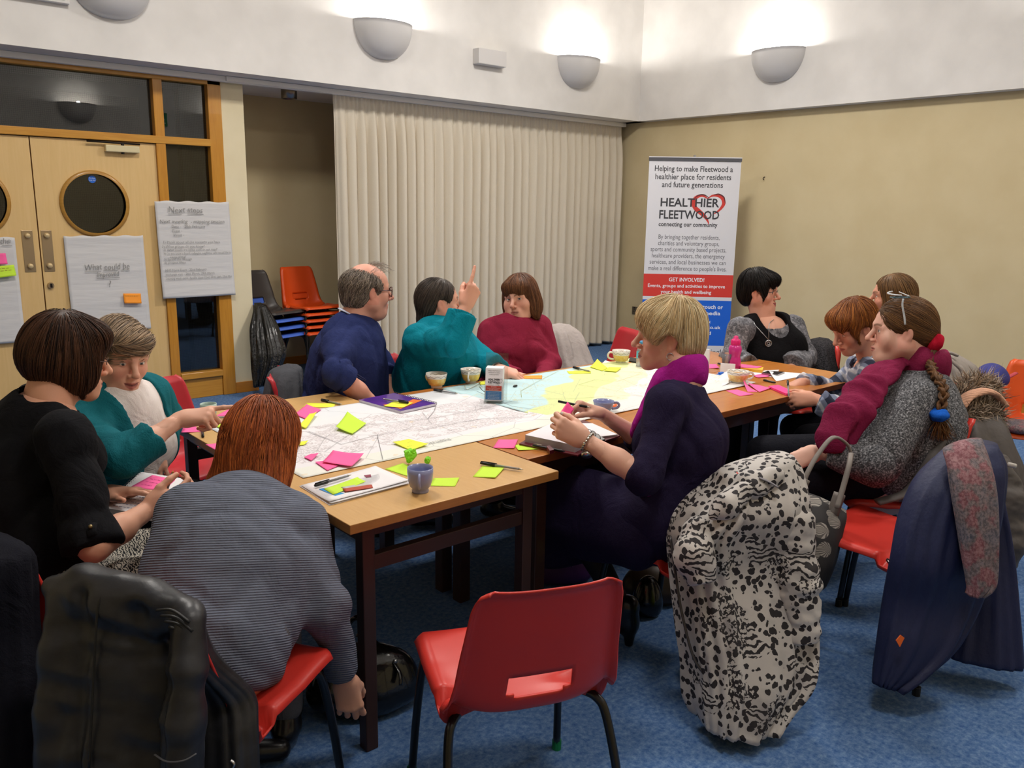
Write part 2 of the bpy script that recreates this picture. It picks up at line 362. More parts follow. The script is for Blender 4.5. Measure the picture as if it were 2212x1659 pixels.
# box on the upper wall, emergency sign, reflected exit sign, socket, hook, downlight
eb = thing('wall_sounder', 'small white box fixed high on the wall between two lamps', 'alarm box', (5.14, YB, 2.905))
box('casing', -.165, .165, -.09, 0, -.068, .068, mat('white_plastic', '#cfccca', .4), eb, .006); box('mounting_plate', -.13, .20, -.012, 0, -.06, .055, mat('white_plastic'), eb, .003)
def exit_sign(x, y, z, rz, label, w=.2, h=.21, mirror=False, frame=None):
    s = thing('exit_sign', label, 'exit sign', (x, y, z), rz, None)
    if frame: box('casing', -w / 2 - .03, w / 2 + .03, -.05, 0, -h / 2 - .02, h / 2 + .03, mat('white_plastic'), s, .004)
    y0 = -.055 if frame else -.02
    box('green_panel', -w / 2, w / 2, y0, 0 if not frame else -.049, -h / 2, h / 2, mat('exit_green', '#12784a', .4, emit='#0d6b40', es=.25), s)
    g = 1 if not mirror else -1; k = h / .21; V = []; F = []
    def poly(pts):
        b = len(V); V.extend([(g * px * k, y0 - .0015, pz * k) for px, pz in pts]); F.append(tuple(range(b, b + len(pts))))
    poly([(.010, .05), (.024, .056), (.034, .046), (.03, .033), (.016, .032), (.008, .04)])                 # head
    poly([(.015, .028), (.04, .02), (.03, -.025), (.005, -.018)])                                             # torso
    poly([(.035, .018), (.062, .0), (.058, -.012), (.032, .004)]); poly([(.016, .024), (-.012, .01), (-.016, -.012), (-.006, -.012), (0, .004), (.018, .012)])
    poly([(.006, -.018), (.03, -.024), (.05, -.05), (.072, -.05), (.07, -.062), (.044, -.062), (.02, -.034)]); poly([(.006, -.018), (.018, -.03), (.006, -.06), (.012, -.085), (.0, -.087), (-.008, -.058)])
    poly([(-.068, .03), (-.056, .03), (-.056, -.03), (-.068, -.03)]); poly([(-.082, -.026), (-.042, -.026), (-.062, -.06)])
    mesh_obj('running_figure', V, F, mat('exit_white', '#e8f4ec', .5, emit='#e8f4ec', es=.3), s); return s
exit_sign(4.91, YF, 2.88, PI, 'green running-man exit sign behind the camera, mirrored in the side window', mirror=True)
q = ony(62, 6, YB); exit_sign(q[0] + .02, YB, q[2] + .14, 0, 'exit sign box cut off by the top left corner', w=.36, h=.2, frame=True)
sp = thing('ceiling_downlight', 'small silver cylinder downlight in the alcove ceiling', 'ceiling lamp', (3.40, 6.86, ZS))
lathe('housing', [(.0, -.001), (.064, -.001), (.066, -.01), (.066, -.085), (.058, -.085), (.056, -.05), (0, -.05)], mat('brushed_silver', '#8a8078', .28, .9), sp)
so = thing('wall_socket', 'metal double power socket low on the wall behind the banner', 'socket', (XR, 6.343, .415), -PI / 2)
box('faceplate', -.075, .075, -.012, 0, -.044, .044, mat('socket_steel', '#7d766b', .35, .8), so, .004)
for sx in (-.038, .038):
    bm = bmesh.new()
    for a, b in ((0, .012), (-.011, -.014), (.011, -.014)): bx(bm, sx + a - .004, sx + a + .004, -.0145, -.011, b - .005, b + .005)
    bx(bm, sx - .006, sx + .006, -.018, -.011, .025, .038); bm_obj('outlet', bm, mat('black_plastic', '#191715', .5), so)
hk = thing('wall_hook', 'tiny dark hook screwed into the bare cream wall', 'hook', (XR, 4.79, 1.886), -PI / 2)
tubes('hook', [([(0, 0, .012), (0, -.02, .008), (0, -.028, -.004), (0, -.022, -.014), (0, -.012, -.012)], .004)], M_dk, hk)
# ------------------------------------------------------------------ flip-chart sheets
M_paper = mat('flipchart_paper', '#cfcdcc', .85); t = NT(M_paper); v = t.coord('Object', (1, 1, 7)); t.bump(t.noise(v, 2.2, 3, .5), .55, .012)
M_ink = mat('pencil_ink', '#8a8884', .8); M_ink2 = mat('dark_ink', '#55534f', .8)
def sheet(name, x0, x1, z1, z0, y, label, lines, skew=0.0, seed=1, under=(), ink=None, tilt=0):
    r = random.Random(seed); NX, NZ = 26, 40; P = []
    for i in range(NZ + 1):
        row = []
        for j in range(NX + 1):
            u, w = j / NX, i / NZ; x = x0 + (x1 - x0) * u + skew * w; z = z1 + (z0 - z1) * w + tilt * (u - .5)
            d = .004 + .004 * (math.sin(w * 17 + seed) * .5 + .5) * (.4 + .6 * math.sin(w * 41 + u * 3) ** 2) + .014 * w * w * (1 if skew >= 0 else .6)
            if i == 0: z += .004 * math.sin(u * 23 + seed)
            row.append((x, y - d, z))
        P.append(row)
    o = grid_obj(name, np.array(P), M_paper, solid=.0006); tag(o, label, 'flip chart sheet', 'flip-chart sheets taped to the doors')
    if lines:
        def xf(u, v_, w_):
            tt = min(1, max(0, -v_ / (z1 - z0))); return (x0 + u + skew * tt, y - .0165 - .014 * tt * tt, z1 + v_ + tilt * (u / (x1 - x0) - .5))
        V, F = text_mesh(lines, xf, jitter=.05); b = len(V)
        for (ua, ub, vv) in under:
            V += [xf(ua, vv, 0), xf(ub, vv - .002, 0), xf(ub, vv - .006, 0), xf(ua, vv - .004, 0)]; F.append((b, b + 1, b + 2, b + 3)); b += 4
        mesh_obj('handwriting', V, F, ink or M_ink, o)
    return o
LN = [('Next', .09, -.083, .062, 'LEFT'), ('steps', .235, -.083, .058, 'LEFT'), ('Next meeting  - mapping session', .02, -.165, .041, 'LEFT', 0, .50), ('Date -   28th February', .105, -.20, .03, 'LEFT', 0, .26), ('Time -', .105, -.232, .03, 'LEFT'), ('Venue -', .115, -.262, .026, 'LEFT'),
      ('1) Think about all the contacts you have', .03, -.318, .028, 'LEFT', 0, .44), ('2) What groups do you know?', .02, -.35, .026, 'LEFT', 0, .33), ('3) What assets are being used or not used?', .03, -.375, .026, 'LEFT', 0, .42), ('4) Do you know a friend, colleague, neighbour who would like to', .03, -.403, .026, 'LEFT', 0, .53),
      ('come along?', .075, -.428, .025, 'LEFT'), ('5) Spread the message', .03, -.446, .025, 'LEFT', 0, .21), ('6) project ideas', .03, -.47, .025, 'LEFT', 0, .16), ('NHS Maina Event - 22nd February', .03, -.53, .026, 'LEFT', 0, .32), ('exchange visit - 28th March, 29th March', .03, -.562, .026, 'LEFT', 0, .38), ('Learning week event  flexible dates 22nd, 23rd, 24th, 25th May', .03, -.594, .027, 'LEFT', 0, .52)]
sheet('flip_chart_sheet', 2.157, 2.732, 1.563, .826, 6.632, 'white flip-chart sheet headed Next steps, taped over the side window', LN, .010, 4, [(.09, .19, -.094), (.235, .36, -.094)])
L2 = [('What could be', .27, -.245, .062, 'CENTER', 0, .31), ('improved', .27, -.297, .056, 'CENTER', 0, .155), ('?', .275, -.37, .066, 'CENTER')]
sheet('flip_chart_sheet', 1.518, 2.063, 1.306, .60, YD - .004, 'white flip-chart sheet asking What could be improved, on the right-hand door', L2, .006, 9, [(.115, .225, -.255), (.24, .34, -.252), (.36, .425, -.25), (.19, .35, -.305)])
L3 = [('the', .525, -.04, .05, 'RIGHT')]
sheet('flip_chart_sheet', .66, 1.213, 1.30, .574, YD - .004, 'white flip-chart sheet cut by the left edge, on the left-hand door', L3, .0, 6, [(.47, .53, -.052)])
# blue sticker on the porthole
st = thing('door_sticker', 'small round blue sticker at the top of the porthole glass', 'sticker', (1.748, YD + .021, 1.708))
V = [(.0, -.002, 0)] + [(.026 * math.cos(2 * PI * i / 24), -.002, .026 * math.sin(2 * PI * i / 24)) for i in range(24)]
V += [(v_[0], .001, v_[2]) for v_ in V]
mesh_obj('disc', V, [(0, 1 + (i + 1) % 24, 1 + i) for i in range(24)] + [(1 + i, 1 + (i + 1) % 24, 26 + (i + 1) % 24, 26 + i) for i in range(24)], mat('sticker_blue', '#1d63c4', .4), st)
V, F = text_mesh([('Fire door', 0, .004, .011, 'CENTER'), ('keep shut', 0, -.01, .011, 'CENTER')], lambda u, v_, w_: (u, -.003, v_)); mesh_obj('lettering', V, F, mat('print_white', '#e8eef5', .6), st)

# added overhead light panels, unseen fittings put in to brighten the room
M_diff = mat('added_light_diffuser', '#ffffff', .5, emit='#fff3e2', es=5)
for i, (x, y, nm) in enumerate(((1.6, 3.9, 'over the doors end of the tables'), (4.6, 3.9, 'over the curtain side of the room'), (1.6, .8, 'nearest above the camera'), (4.6, .8, 'over the right-hand foreground'))):
    o = thing('added_ceiling_light', 'square ceiling light panel ' + nm, 'ceiling light', (x, y, ZC - .001), 0, 'square ceiling light panels'); box('frame', -.32, .32, -.32, .32, -.05, 0, mat('white_plastic'), o); box('diffuser', -.29, .29, -.29, .29, -.056, -.0505, M_diff, o)
    L = bpy.data.lights.new('added_panel_light', 'AREA'); L.shape = 'SQUARE'; L.size = .58; L.energy = ADDED_PANEL_W[i]; L.color = (1, .955, .90); lo = bpy.data.objects.new('added_panel_light', L); COL.objects.link(lo); lo.parent = o; lo.location = (0, 0, -.062)
# ================================================================== CHAIRS (moulded polypropylene shell on black tube legs)
def plastic(name, col, rough=.38): return speckle(name, col, col, 300, rough, .12, 2, bd=.0006, spec=.45)
M_red = plastic('red_polypropylene', '#c8332a'); M_orange = plastic('orange_polypropylene', '#cf4a17'); M_orange2 = plastic('bright_orange_polypropylene', '#d9541c'); M_black = plastic('charcoal_polypropylene', '#3d3835'); M_blue = plastic('blue_polypropylene', '#4668c4'); M_maroonp = plastic('crimson_polypropylene', '#b52a33')
M_tube = mat('black_tube', '#0d0d10', .28, .2, coat=.4); M_greencap = mat('green_foot_cap', '#127a48', .5); M_blkcap = mat('black_foot_cap', '#151517', .6)
def chair_shell_mesh(name, m):
    prof = [(.215, .418), (.205, .432), (.18, .436), (.12, .430), (.05, .420), (-.02, .409), (-.08, .401), (-.13, .402), (-.165, .416), (-.188, .448), (-.203, .50), (-.218, .57), (-.233, .63), (-.247, .69), (-.258, .735), (-.263, .758), (-.264, .765)]
    pp = arc_pts([(0, a, b) for a, b in prof], 5); NV = len(pp); tt = np.linspace(0, 1, NV); NU = 41
    seg = np.concatenate([[0], np.cumsum(np.linalg.norm(np.diff(pp, axis=0), axis=1))]); L = seg[-1]; tang = np.gradient(pp, axis=0); tang /= np.linalg.norm(tang, axis=1)[:, None]
    nrm = np.stack([np.zeros(NV), -tang[:, 2], tang[:, 1]], 1); nrm *= np.where(nrm[:, 2:3] < 0, 1, 1)
    nrm = np.cross(tang, np.array([1.0, 0, 0])); nrm *= np.sign(np.where(pp[:, 1] > -.05, nrm[:, 2], nrm[:, 1]))[:, None]      # towards the sitter
    hw = np.interp(pp[:, 2] * 0 + seg, [0, .03, .2, .34, .40, .50, .60, L - .05, L - .012, L], [.196, .208, .210, .210, .208, .194, .184, .172, .160, .143])
    wing = np.interp(seg, [0, .16, .30, .40, .50, L], [.004, .012, .042, .058, .038, .022]); P = np.zeros((NV, NU, 3))
    for i in range(NV):
        for j in range(NU):
            u = j / (NU - 1) * 2 - 1; e = max(0, (abs(u) - .90) / .10); et = max(0, (seg[i] - (L - .03)) / .03); ef = max(0, (.02 - seg[i]) / .02)
            n = nrm[i]; off = wing[i] * abs(u) ** 3.2 - (.020 + .016 * math.exp(-((seg[i] - .36) / .12) ** 2)) * e ** 1.5 - .016 * et ** 1.6
            P[i, j] = pp[i] + n * off + np.array([u * hw[i], 0, 0])
    # hand hole low in the back
    def inside(u, s): return max((abs(u) - (.46 - .25 * max(0, (.50 - s)) / .08)) / .46, abs(s - .515) / .043 - 1)
    F = []; keep = np.ones((NV - 1, NU - 1), bool)
    for i in range(NV - 1):
        for j in range(NU - 1):
            u = (j + .5) / (NU - 1) * 2 - 1; s = (seg[i] + seg[i + 1]) / 2
            if abs(u) < .40 - (.10 if s < .468 else 0) and .452 < s < .520: keep[i, j] = False
            else: F.append((i * NU + j, i * NU + j + 1, (i + 1) * NU + j + 1, (i + 1) * NU + j))
    me = bpy.data.meshes.new(name); me.from_pydata([tuple(p) for p in P.reshape(-1, 3)], [], F); me.materials.append(m); me.polygons.foreach_set('use_smooth', np.ones(len(me.polygons), bool)); me.update(); return me
SHELLS = {}
def leg_pts(sx, front):
    if front: return arc_pts([(sx * .10, .06, .404), (sx * .150, .125, .410), (sx * .178, .158, .400), (sx * .192, .175, .36), (sx * .205, .20, .2), (sx * .215, .222, .012)], 5)
    return arc_pts([(sx * .10, .0, .394), (sx * .150, -.075, .386), (sx * .182, -.112, .378), (sx * .198, -.138, .34), (sx * .212, -.19, .2), (sx * .225, -.235, .012)], 5)
_legm = {}
def make_chair(m, label, x, y, heading, group='moulded plastic stacking chairs', cap=None, z=0, s=1.0, name='plastic_chair'):
    """heading: direction the sitter faces, radians from +x"""
    o = thing(name, label, 'chair', (x, y, z), heading - PI / 2, group); o.scale = (s, s, s)
    if m.name not in SHELLS: SHELLS[m.name] = chair_shell_mesh('shell', m)
    sh = link(bpy.data.objects.new('seat_shell', SHELLS[m.name]), o); md = sh.modifiers.new('thickness', 'SOLIDIFY'); md.thickness = .0055; md.offset = -1
    for sx in (-1, 1):
        for fr_ in (True, False):
            k = (sx, fr_)
            if k not in _legm:
                v, f = tube_vf(leg_pts(sx, fr_), .0115, 10); me = bpy.data.meshes.new('leg'); me.from_pydata([tuple(p) for p in v], [], f); me.materials.append(M_tube); me.polygons.foreach_set('use_smooth', np.ones(len(me.polygons), bool)); _legm[k] = me
            lg = link(bpy.data.objects.new('leg', _legm[k]), o)
            e = leg_pts(sx, fr_)[-1]; kk = ('cap', sx, fr_, (cap or M_blkcap).name)
            if kk not in _legm:
                v, f = tube_vf([(e[0], e[1], .0), (e[0], e[1], .03)], .0135, 10); me = bpy.data.meshes.new('foot_cap'); me.from_pydata([tuple(p) for p in v], [], f); me.materials.append(cap or M_blkcap); _legm[kk] = me
            link(bpy.data.objects.new('foot_cap', _legm[kk]), lg)
    if 'br' not in _legm:
        V = []; F = []; b = 0
        for pts in ([(-.10, .06, .404), (.10, .06, .404)], [(-.10, .0, .394), (.10, .0, .394)], [(-.1, .08, .405), (-.1, -.04, .388)], [(.1, .08, .405), (.1, -.04, .388)]):
            v, f = tube_vf(pts, .009, 8, base=b); V.append(v); F += f; b += len(v)
        me = bpy.data.meshes.new('seat_bracket'); me.from_pydata([tuple(p) for p in np.concatenate(V)], [], F); me.materials.append(M_tube); _legm['br'] = me
    link(bpy.data.objects.new('seat_bracket', _legm['br']), o)
    return o
R_ = math.radians
make_chair(M_red, 'empty red plastic chair in the foreground seen from behind, nobody or nothing on it', 1.255, 1.425, R_(67), cap=M_greencap)
make_chair(M_red, 'red plastic chair the auburn-haired woman in grey ribbed knit sits on', .655, 1.83, R_(30))
make_chair(M_red, 'red plastic chair mostly hidden under the woman in the black shirt', .47, 2.32, R_(30))
make_chair(M_maroonp, 'red plastic chair standing empty between the pale table and the door glass', 1.27, 3.60, R_(-70))
make_chair(M_red, 'red plastic chair under the blonde woman in the navy dress', 2.25, 1.675, R_(95), cap=M_greencap)
make_chair(M_red, 'red plastic chair with the navy anorak hung on its back, seat empty', 2.87, 1.235, R_(92))
make_chair(M_red, 'red plastic chair under the woman in the grey marl cardigan', 3.36, 1.50, R_(140))
make_chair(M_orange2, 'orange plastic chair cut by the right edge, standing by the right-hand wall', 4.98, 1.42, R_(200))
make_chair(M_maroonp, 'plastic chair under the man in the navy jumper', 1.93, 3.56, R_(-35))
make_chair(M_maroonp, 'plastic chair under the woman in the teal jumper', 2.42, 3.52, R_(-70))
make_chair(M_maroonp, 'plastic chair under the woman in the maroon top', 3.02, 3.54, R_(-90))
make_chair(M_red, 'plastic chair under the dark-haired woman with the pendant', 4.50, 2.62, R_(180))
make_chair(M_red, 'plastic chair under the woman in the checked shirt', 3.98, 1.76, R_(130))
make_chair(M_red, 'plastic chair behind the grey-cardigan woman, under the hidden woman', 4.74, 2.07, R_(165))
make_chair(M_red, 'plastic chair under the woman in the teal cardigan', .74, 3.0, R_(-50))
# stacks in the alcove
for k in range(5):
    nm = ['lowest orange chair of the stack in the alcove', 'second orange chair from the bottom of the alcove stack', 'middle orange chair of the alcove stack', 'orange chair just under the top one in the alcove stack', 'topmost orange chair of the stack in the alcove'][k]
    make_chair(M_orange, nm, 3.60, 6.93 + .004 * k, R_(-84), 'stacked orange chairs', z=.056 * k)
for k in range(4):
    nm = ['lowest blue chair of the short stack beside the pier', 'second blue chair from the bottom of the stack beside the pier', 'blue chair directly below the charcoal one by the pier', 'charcoal grey chair on top of the blue stack beside the pier'][k]
    make_chair(M_blue if k < 3 else M_black, nm, 3.21, 6.92 + .004 * k, R_(-72), 'stacked blue and charcoal chairs', z=.068 * k)
# ================================================================== TABLES
M_ltop = mat('beech_laminate', '#c99a5c', .36, coat=.1); t = NT(M_ltop); v = t.coord('Object', (1, .12, 1)); f = t.noise(v, 120, 4, .6); f2 = t.noise(t.coord('Object'), 700, 2, .5)
c = t.ramp(f, [(.35, C('#c79a5e')), (.7, C('#cfa569'))]); t.base(t.mix(.25, c, t.ramp(f2, [(.3, C('#b88a50')), (.7, C('#d8b47c'))]), 'MIX')); t.bump(f2, .05, .0006)
M_ledge = wood('beech_edge', '#a9773a', '#9c6b30', .4, (3, 3, 30))
M_dtop = mat('teak_veneer', '#b06a26', .3, coat=.25); t = NT(M_dtop); v = t.coord('Object', (.7, 9, 9)); f = t.noise(v, 4, 8, .65, .8); t.base(t.ramp(f, [(.3, C('#a8601f')), (.52, C('#bb7630')), (.72, C('#b26a27'))])); t.bump(f, .04, .0008)
M_dedge = wood('teak_edge', '#8a4a1c', '#7a3f16', .4, (2, 20, 20)); M_steel = mat('brown_steel', '#3a2622', .45, .15); M_steel2 = mat('dark_brown_steel', '#241714', .5)
ZT = .73
def table(name, label, x0, x1, y0, y1, top, edge, frame, rail_ends, inset, cat='table', zr=.58, sm=.04):
    o = thing(name, label, cat, ((x0 + x1) / 2, (y0 + y1) / 2, 0)); cx, cy = o.location.x, o.location.y; a, b = (x1 - x0) / 2, (y1 - y0) / 2
    bm = bmesh.new(); bx(bm, -a, a, -b, b, ZT - .028, ZT); bm.faces.ensure_lookup_table()
    for f in bm.faces: f.material_index = 0 if abs(f.calc_center_median().z - ZT) < .001 else 1
    bev(bm_obj('tabletop', bm, None, o, mats=[top, edge]), .0025)
    ix, iy = a - inset[0], b - inset[1]
    for sx in (-1, 1):
        for sy in (-1, 1): bev(box('leg', sx * ix - sm / 2, sx * ix + sm / 2, sy * iy - sm / 2, sy * iy + sm / 2, 0, ZT - .028, frame, o), .003)
    h = sm / 2
    for s in (-1, 1):
        if rail_ends == 'y':
            box('top_rail', -ix + h, ix - h, s * iy - .015, s * iy + .015, ZT - .07, ZT - .029, frame, o); box('cross_rail', -ix + h, ix - h, s * iy - .014, s * iy + .014, zr - .025, zr + .02, frame, o, .002)
            box('side_rail', s * ix - .012, s * ix + .012, -iy + h, iy - h, ZT - .09, ZT - .03, frame, o)
        else:
            box('top_rail', s * ix - .015, s * ix + .015, -iy + h, iy - h, ZT - .085, ZT - .029, frame, o); box('apron', -ix + h, ix - h, s * iy - .012, s * iy + .012, ZT - .10, ZT - .029, frame, o)
    return o
table('meeting_table', 'pale beech-topped table nearest the camera with a brown steel frame', 1.035, 1.795, 1.83, 3.285, M_ltop, M_ledge, M_steel, 'y', (.085, .07))
M_dapron = wood('dark_apron', '#3d2114', '#331a0f', .45, (2, 20, 20))
table('meeting_table', 'red-brown veneered table on the near side behind the pale table', 1.80, 4.15, 1.985, 2.537, M_dtop, M_dedge, M_dapron, 'x', (.10, .06), sm=.05)
table('meeting_table', 'red-brown veneered table on the far side by the curtain', 1.80, 4.15, 2.539, 3.09, M_dtop, M_dedge, M_dapron, 'x', (.10, .06), sm=.05)
# ================================================================== BANNER
bn = thing('roll_up_banner', 'white, red and blue roll-up banner headed Helping to make Fleetwood a healthier place', 'banner', (6.35, 5.37, 0), -.75)
Wb, ZB = .87, 2.05
M_bw = mat('banner_white', '#d9d8dc', .55); M_br = mat('banner_red', '#d23a31', .55); M_bb = mat('banner_blue', '#1560cf', .55); M_bg = mat('banner_grey', '#55555b', .4, .3); M_btx = mat('banner_text_dark', '#3a3a3e', .6); M_btw = mat('banner_text_white', '#eef0f4', .6); M_bt2 = mat('banner_text_grey', '#58585d', .6)
def bp(u, v, w=0): return (u, -w, ZB - v)        # u from the left, v down from the top, w off the face
V = []; F = []; MI = []
for a, b_, mi in ((0, 1.10, 0), (1.10, 1.318, 1), (1.318, 1.352, 0), (1.352, 1.80, 2), (1.80, 1.99, 0)):
    b = len(V); V += [bp(0, a), bp(Wb, a), bp(Wb, b_), bp(0, b_)]; F.append((b, b + 1, b + 2, b + 3)); MI.append(mi)
pn = mesh_obj('printed_panel', V, F, None, bn, mats=[M_bw, M_br, M_bb], mi=MI); sm_ = pn.modifiers.new('thickness', 'SOLIDIFY'); sm_.thickness = .0016; sm_.offset = -1
def lettering(name, rows, m, off=.0022):
    V, F = text_mesh([(s, u, -v, h, 'CENTER', bo, w) for s, u, v, h, bo, w in rows], lambda u, v, w: bp(u, -v, off)); return mesh_obj(name, V, F, m, bn)
lettering('heading_lettering', [('Helping to make Fleetwood a', .424, .124, .074, .012, .74), ('healthier place for residents', .424, .199, .074, .012, .72), ('and future generations', .422, .272, .074, .012, .58)], M_btx)
lettering('logo_lettering', [('HEALTHIER', .402, .452, .112, .02, .56), ('FLEETWOOD', .406, .567, .112, .02, .575), ('connecting our community', .40, .640, .058, .018, .565)], M_btx, .0030)
lettering('body_lettering', [('By bringing together residents,', .418, .762, .062, 0, .588), ('charities and voluntary groups,', .418, .822, .062, 0, .59), ('sports and community based projects,', .42, .881, .062, 0, .73), ('healthcare providers, the emergency', .42, .942, .062, 0, .705), ('services, and local businesses we can', .42, 1.003, .062, 0, .737), ("make a real difference to people's lives.", .42, 1.064, .062, 0, .759)], M_bt2)
lettering('red_band_lettering', [('GET INVOLVED!', .42, 1.170, .052, .016, .344), ('Events, groups and activities to improve', .42, 1.229, .047, .014, .751), ('your health and wellbeing', .42, 1.288, .047, .014, .493)], M_btw)
lettering('blue_band_lettering', [('To find out more get in touch or', .42, 1.432, .054, .018, .74), ('follow us on social media', .42, 1.494, .054, .018, .70), ('info@healthierfleetwood.co.uk', .36, 1.575, .047, .014, .64), ('www.healthierfleetwood.co.uk', .42, 1.632, .047, .014, .72), ('HealthierFleetwood', .42, 1.690, .047, .014, .54), ('@HealthierFtwd', .40, 1.742, .047, .014, .44)], M_btw)
lettering('foot_lettering', [("It's just the beginning!", .47, 1.888, .078, 0, .66)], M_bt2)
def ribbon(pts, wid, m, name, off):
    P = arc_pts([(a, b, 0) for a, b in pts], 10); n = len(P); tg = np.gradient(P, axis=0); tg /= np.linalg.norm(tg, axis=1)[:, None]; nn = np.stack([-tg[:, 1], tg[:, 0]], 1); w = np.interp(np.linspace(0, 1, n), np.linspace(0, 1, len(wid)), wid)
    V = []; F = []
    for i in range(n):
        for s in (-1, 1): V.append(bp(P[i, 0] + nn[i, 0] * w[i] * s, P[i, 1] + nn[i, 1] * w[i] * s, off))
    for i in range(n - 1): F.append((2 * i, 2 * i + 1, 2 * i + 3, 2 * i + 2))
    return mesh_obj(name, V, F, m, bn)
M_heart = mat('heart_red', '#c63a32', .5); M_heart2 = mat('heart_dark_red', '#5c2a30', .5)
def hx(px, py): return ((px - (1400.5 - .0405 * (py - 345))) / 198 * .87, (py - 341) * .00439)
ribbon([hx(*q) for q in ((1528, 426), (1515, 420), (1502, 425), (1497.5, 436), (1501, 446), (1510, 454), (1522, 464), (1530, 476), (1531, 484))], [.004, .012, .017, .02, .02, .021, .016, .007, .001], M_heart, 'heart_lobe', .0018)
ribbon([hx(*q) for q in ((1528, 426), (1538, 420), (1550, 419.5), (1560, 425), (1563, 436), (1557, 447), (1548, 455), (1539, 460))], [.003, .009, .014, .018, .017, .012, .007, .002], M_heart, 'heart_lobe', .0018)
ribbon([hx(*q) for q in ((1530, 424), (1520, 418.5), (1508, 419.5), (1499, 427))], [.003, .006, .006, .002], M_heart2, 'heart_edge', .0024)
ribbon([hx(*q) for q in ((1541, 418), (1552, 416.5), (1563, 423), (1566, 436))], [.003, .006, .006, .002], M_heart2, 'heart_edge', .0024)
box('top_bar', -.004, Wb + .004, -.010, .006, ZB - .028, ZB + .002, M_bg, bn); box('top_bar_edge', -.004, Wb + .004, -.012, .008, ZB + .002, ZB + .010, M_bw, bn)
box('base_cassette', -.01, Wb + .01, -.09, .09, 0, .062, mat('silver_anodised', '#b9b9bc', .35, .7), bn, .012); tubes('support_pole', [([(.43, .025, .06), (.43, .025, ZB + .01)], .008)], M_metal, bn); box('pole_clip', .42, .44, .0, .032, ZB - .02, ZB + .028, M_metal, bn)
# ================================================================== THINGS ON THE TABLES
E_ = .0006
def sheet_quad(name, pxq, label, cat, m, group=None, z=ZT + .001, lift=(0, 0, 0, 0), bow=0, thick=.0004, n=9, grid=None, z_is_plane=True, mats=None):
    """a rectangular sheet lying at height z whose corners are seen at the four pixels; lift raises corners, bow arches it"""
    q = [np.array(onz(px, py, z)) for px, py in pxq]; c = sum(q) / 4; P = []
    for i in range(n):
        row = []
        for j in range(n):
            u, v = j / (n - 1), i / (n - 1); w = [(1 - u) * (1 - v), u * (1 - v), u * v, (1 - u) * v]
            p = sum(wi * qi for wi, qi in zip(w, q)); h = sum(wi ** 1.6 * l for wi, l in zip(w, lift)); h += bow * 4 * u * (1 - u) if bow > 0 else -bow * 4 * v * (1 - v)
            row.append(p - c + np.array([0, 0, h]))
        P.append(row)
    o = grid_obj(name, np.array(P), m, None, solid=thick, offset=1, mats=mats); o.location = c; tag(o, label, cat, group); return o
def scribble(o, pxq, z, rows, m, seed=1, h=.006, lift=.0014, margin=.16):
    """handwritten lines across a small note, as a part of it"""
    r = random.Random(seed); q = [np.array(onz(px, py, z)) for px, py in pxq]; c = np.array(o.location); V = []; F = []
    def pt(u, v): return (1 - u) * (1 - v) * q[0] + u * (1 - v) * q[1] + u * v * q[2] + (1 - u) * v * q[3] - c + np.array([0, 0, lift])
    for k in range(rows):
        v = margin + (1 - 2 * margin) * (k + .5) / rows; u = margin
        while u < 1 - margin - .1 * r.random():
            L = r.uniform(.04, .12); b = len(V); a = .016 * r.uniform(.5, 1)
            V += [pt(u, v - a), pt(u + L, v - a * .6), pt(u + L, v + a * .6), pt(u, v + a)]; F.append((b, b + 1, b + 2, b + 3)); u += L + r.uniform(.02, .05)
    mesh_obj('handwriting', V, F, m, o)
M_pink = mat('note_pink', '#f85f9f', .7); M_yel = mat('note_yellow', '#e9ee3f', .7); M_lime = mat('note_lime', '#c3e83a', .7); M_org = mat('note_orange', '#f99a2c', .7); M_hot = mat('note_hot_pink', '#f2418d', .7)
M_wht = mat('white_paper', '#e6e4e6', .75); M_pencil = mat('note_pencil', '#7b7a4a', .8); M_pencilp = mat('note_pencil_pink', '#b23a73', .8)
Z3 = lambda *p: [(360 + a * .27125, 800 + b * .27125) for a, b in p]
Z4 = lambda *p: [(900 + a * .27125, 700 + b * .27125) for a, b in p]
Z6 = lambda *p: [(1280 + a * .217, 720 + b * .217) for a, b in p]
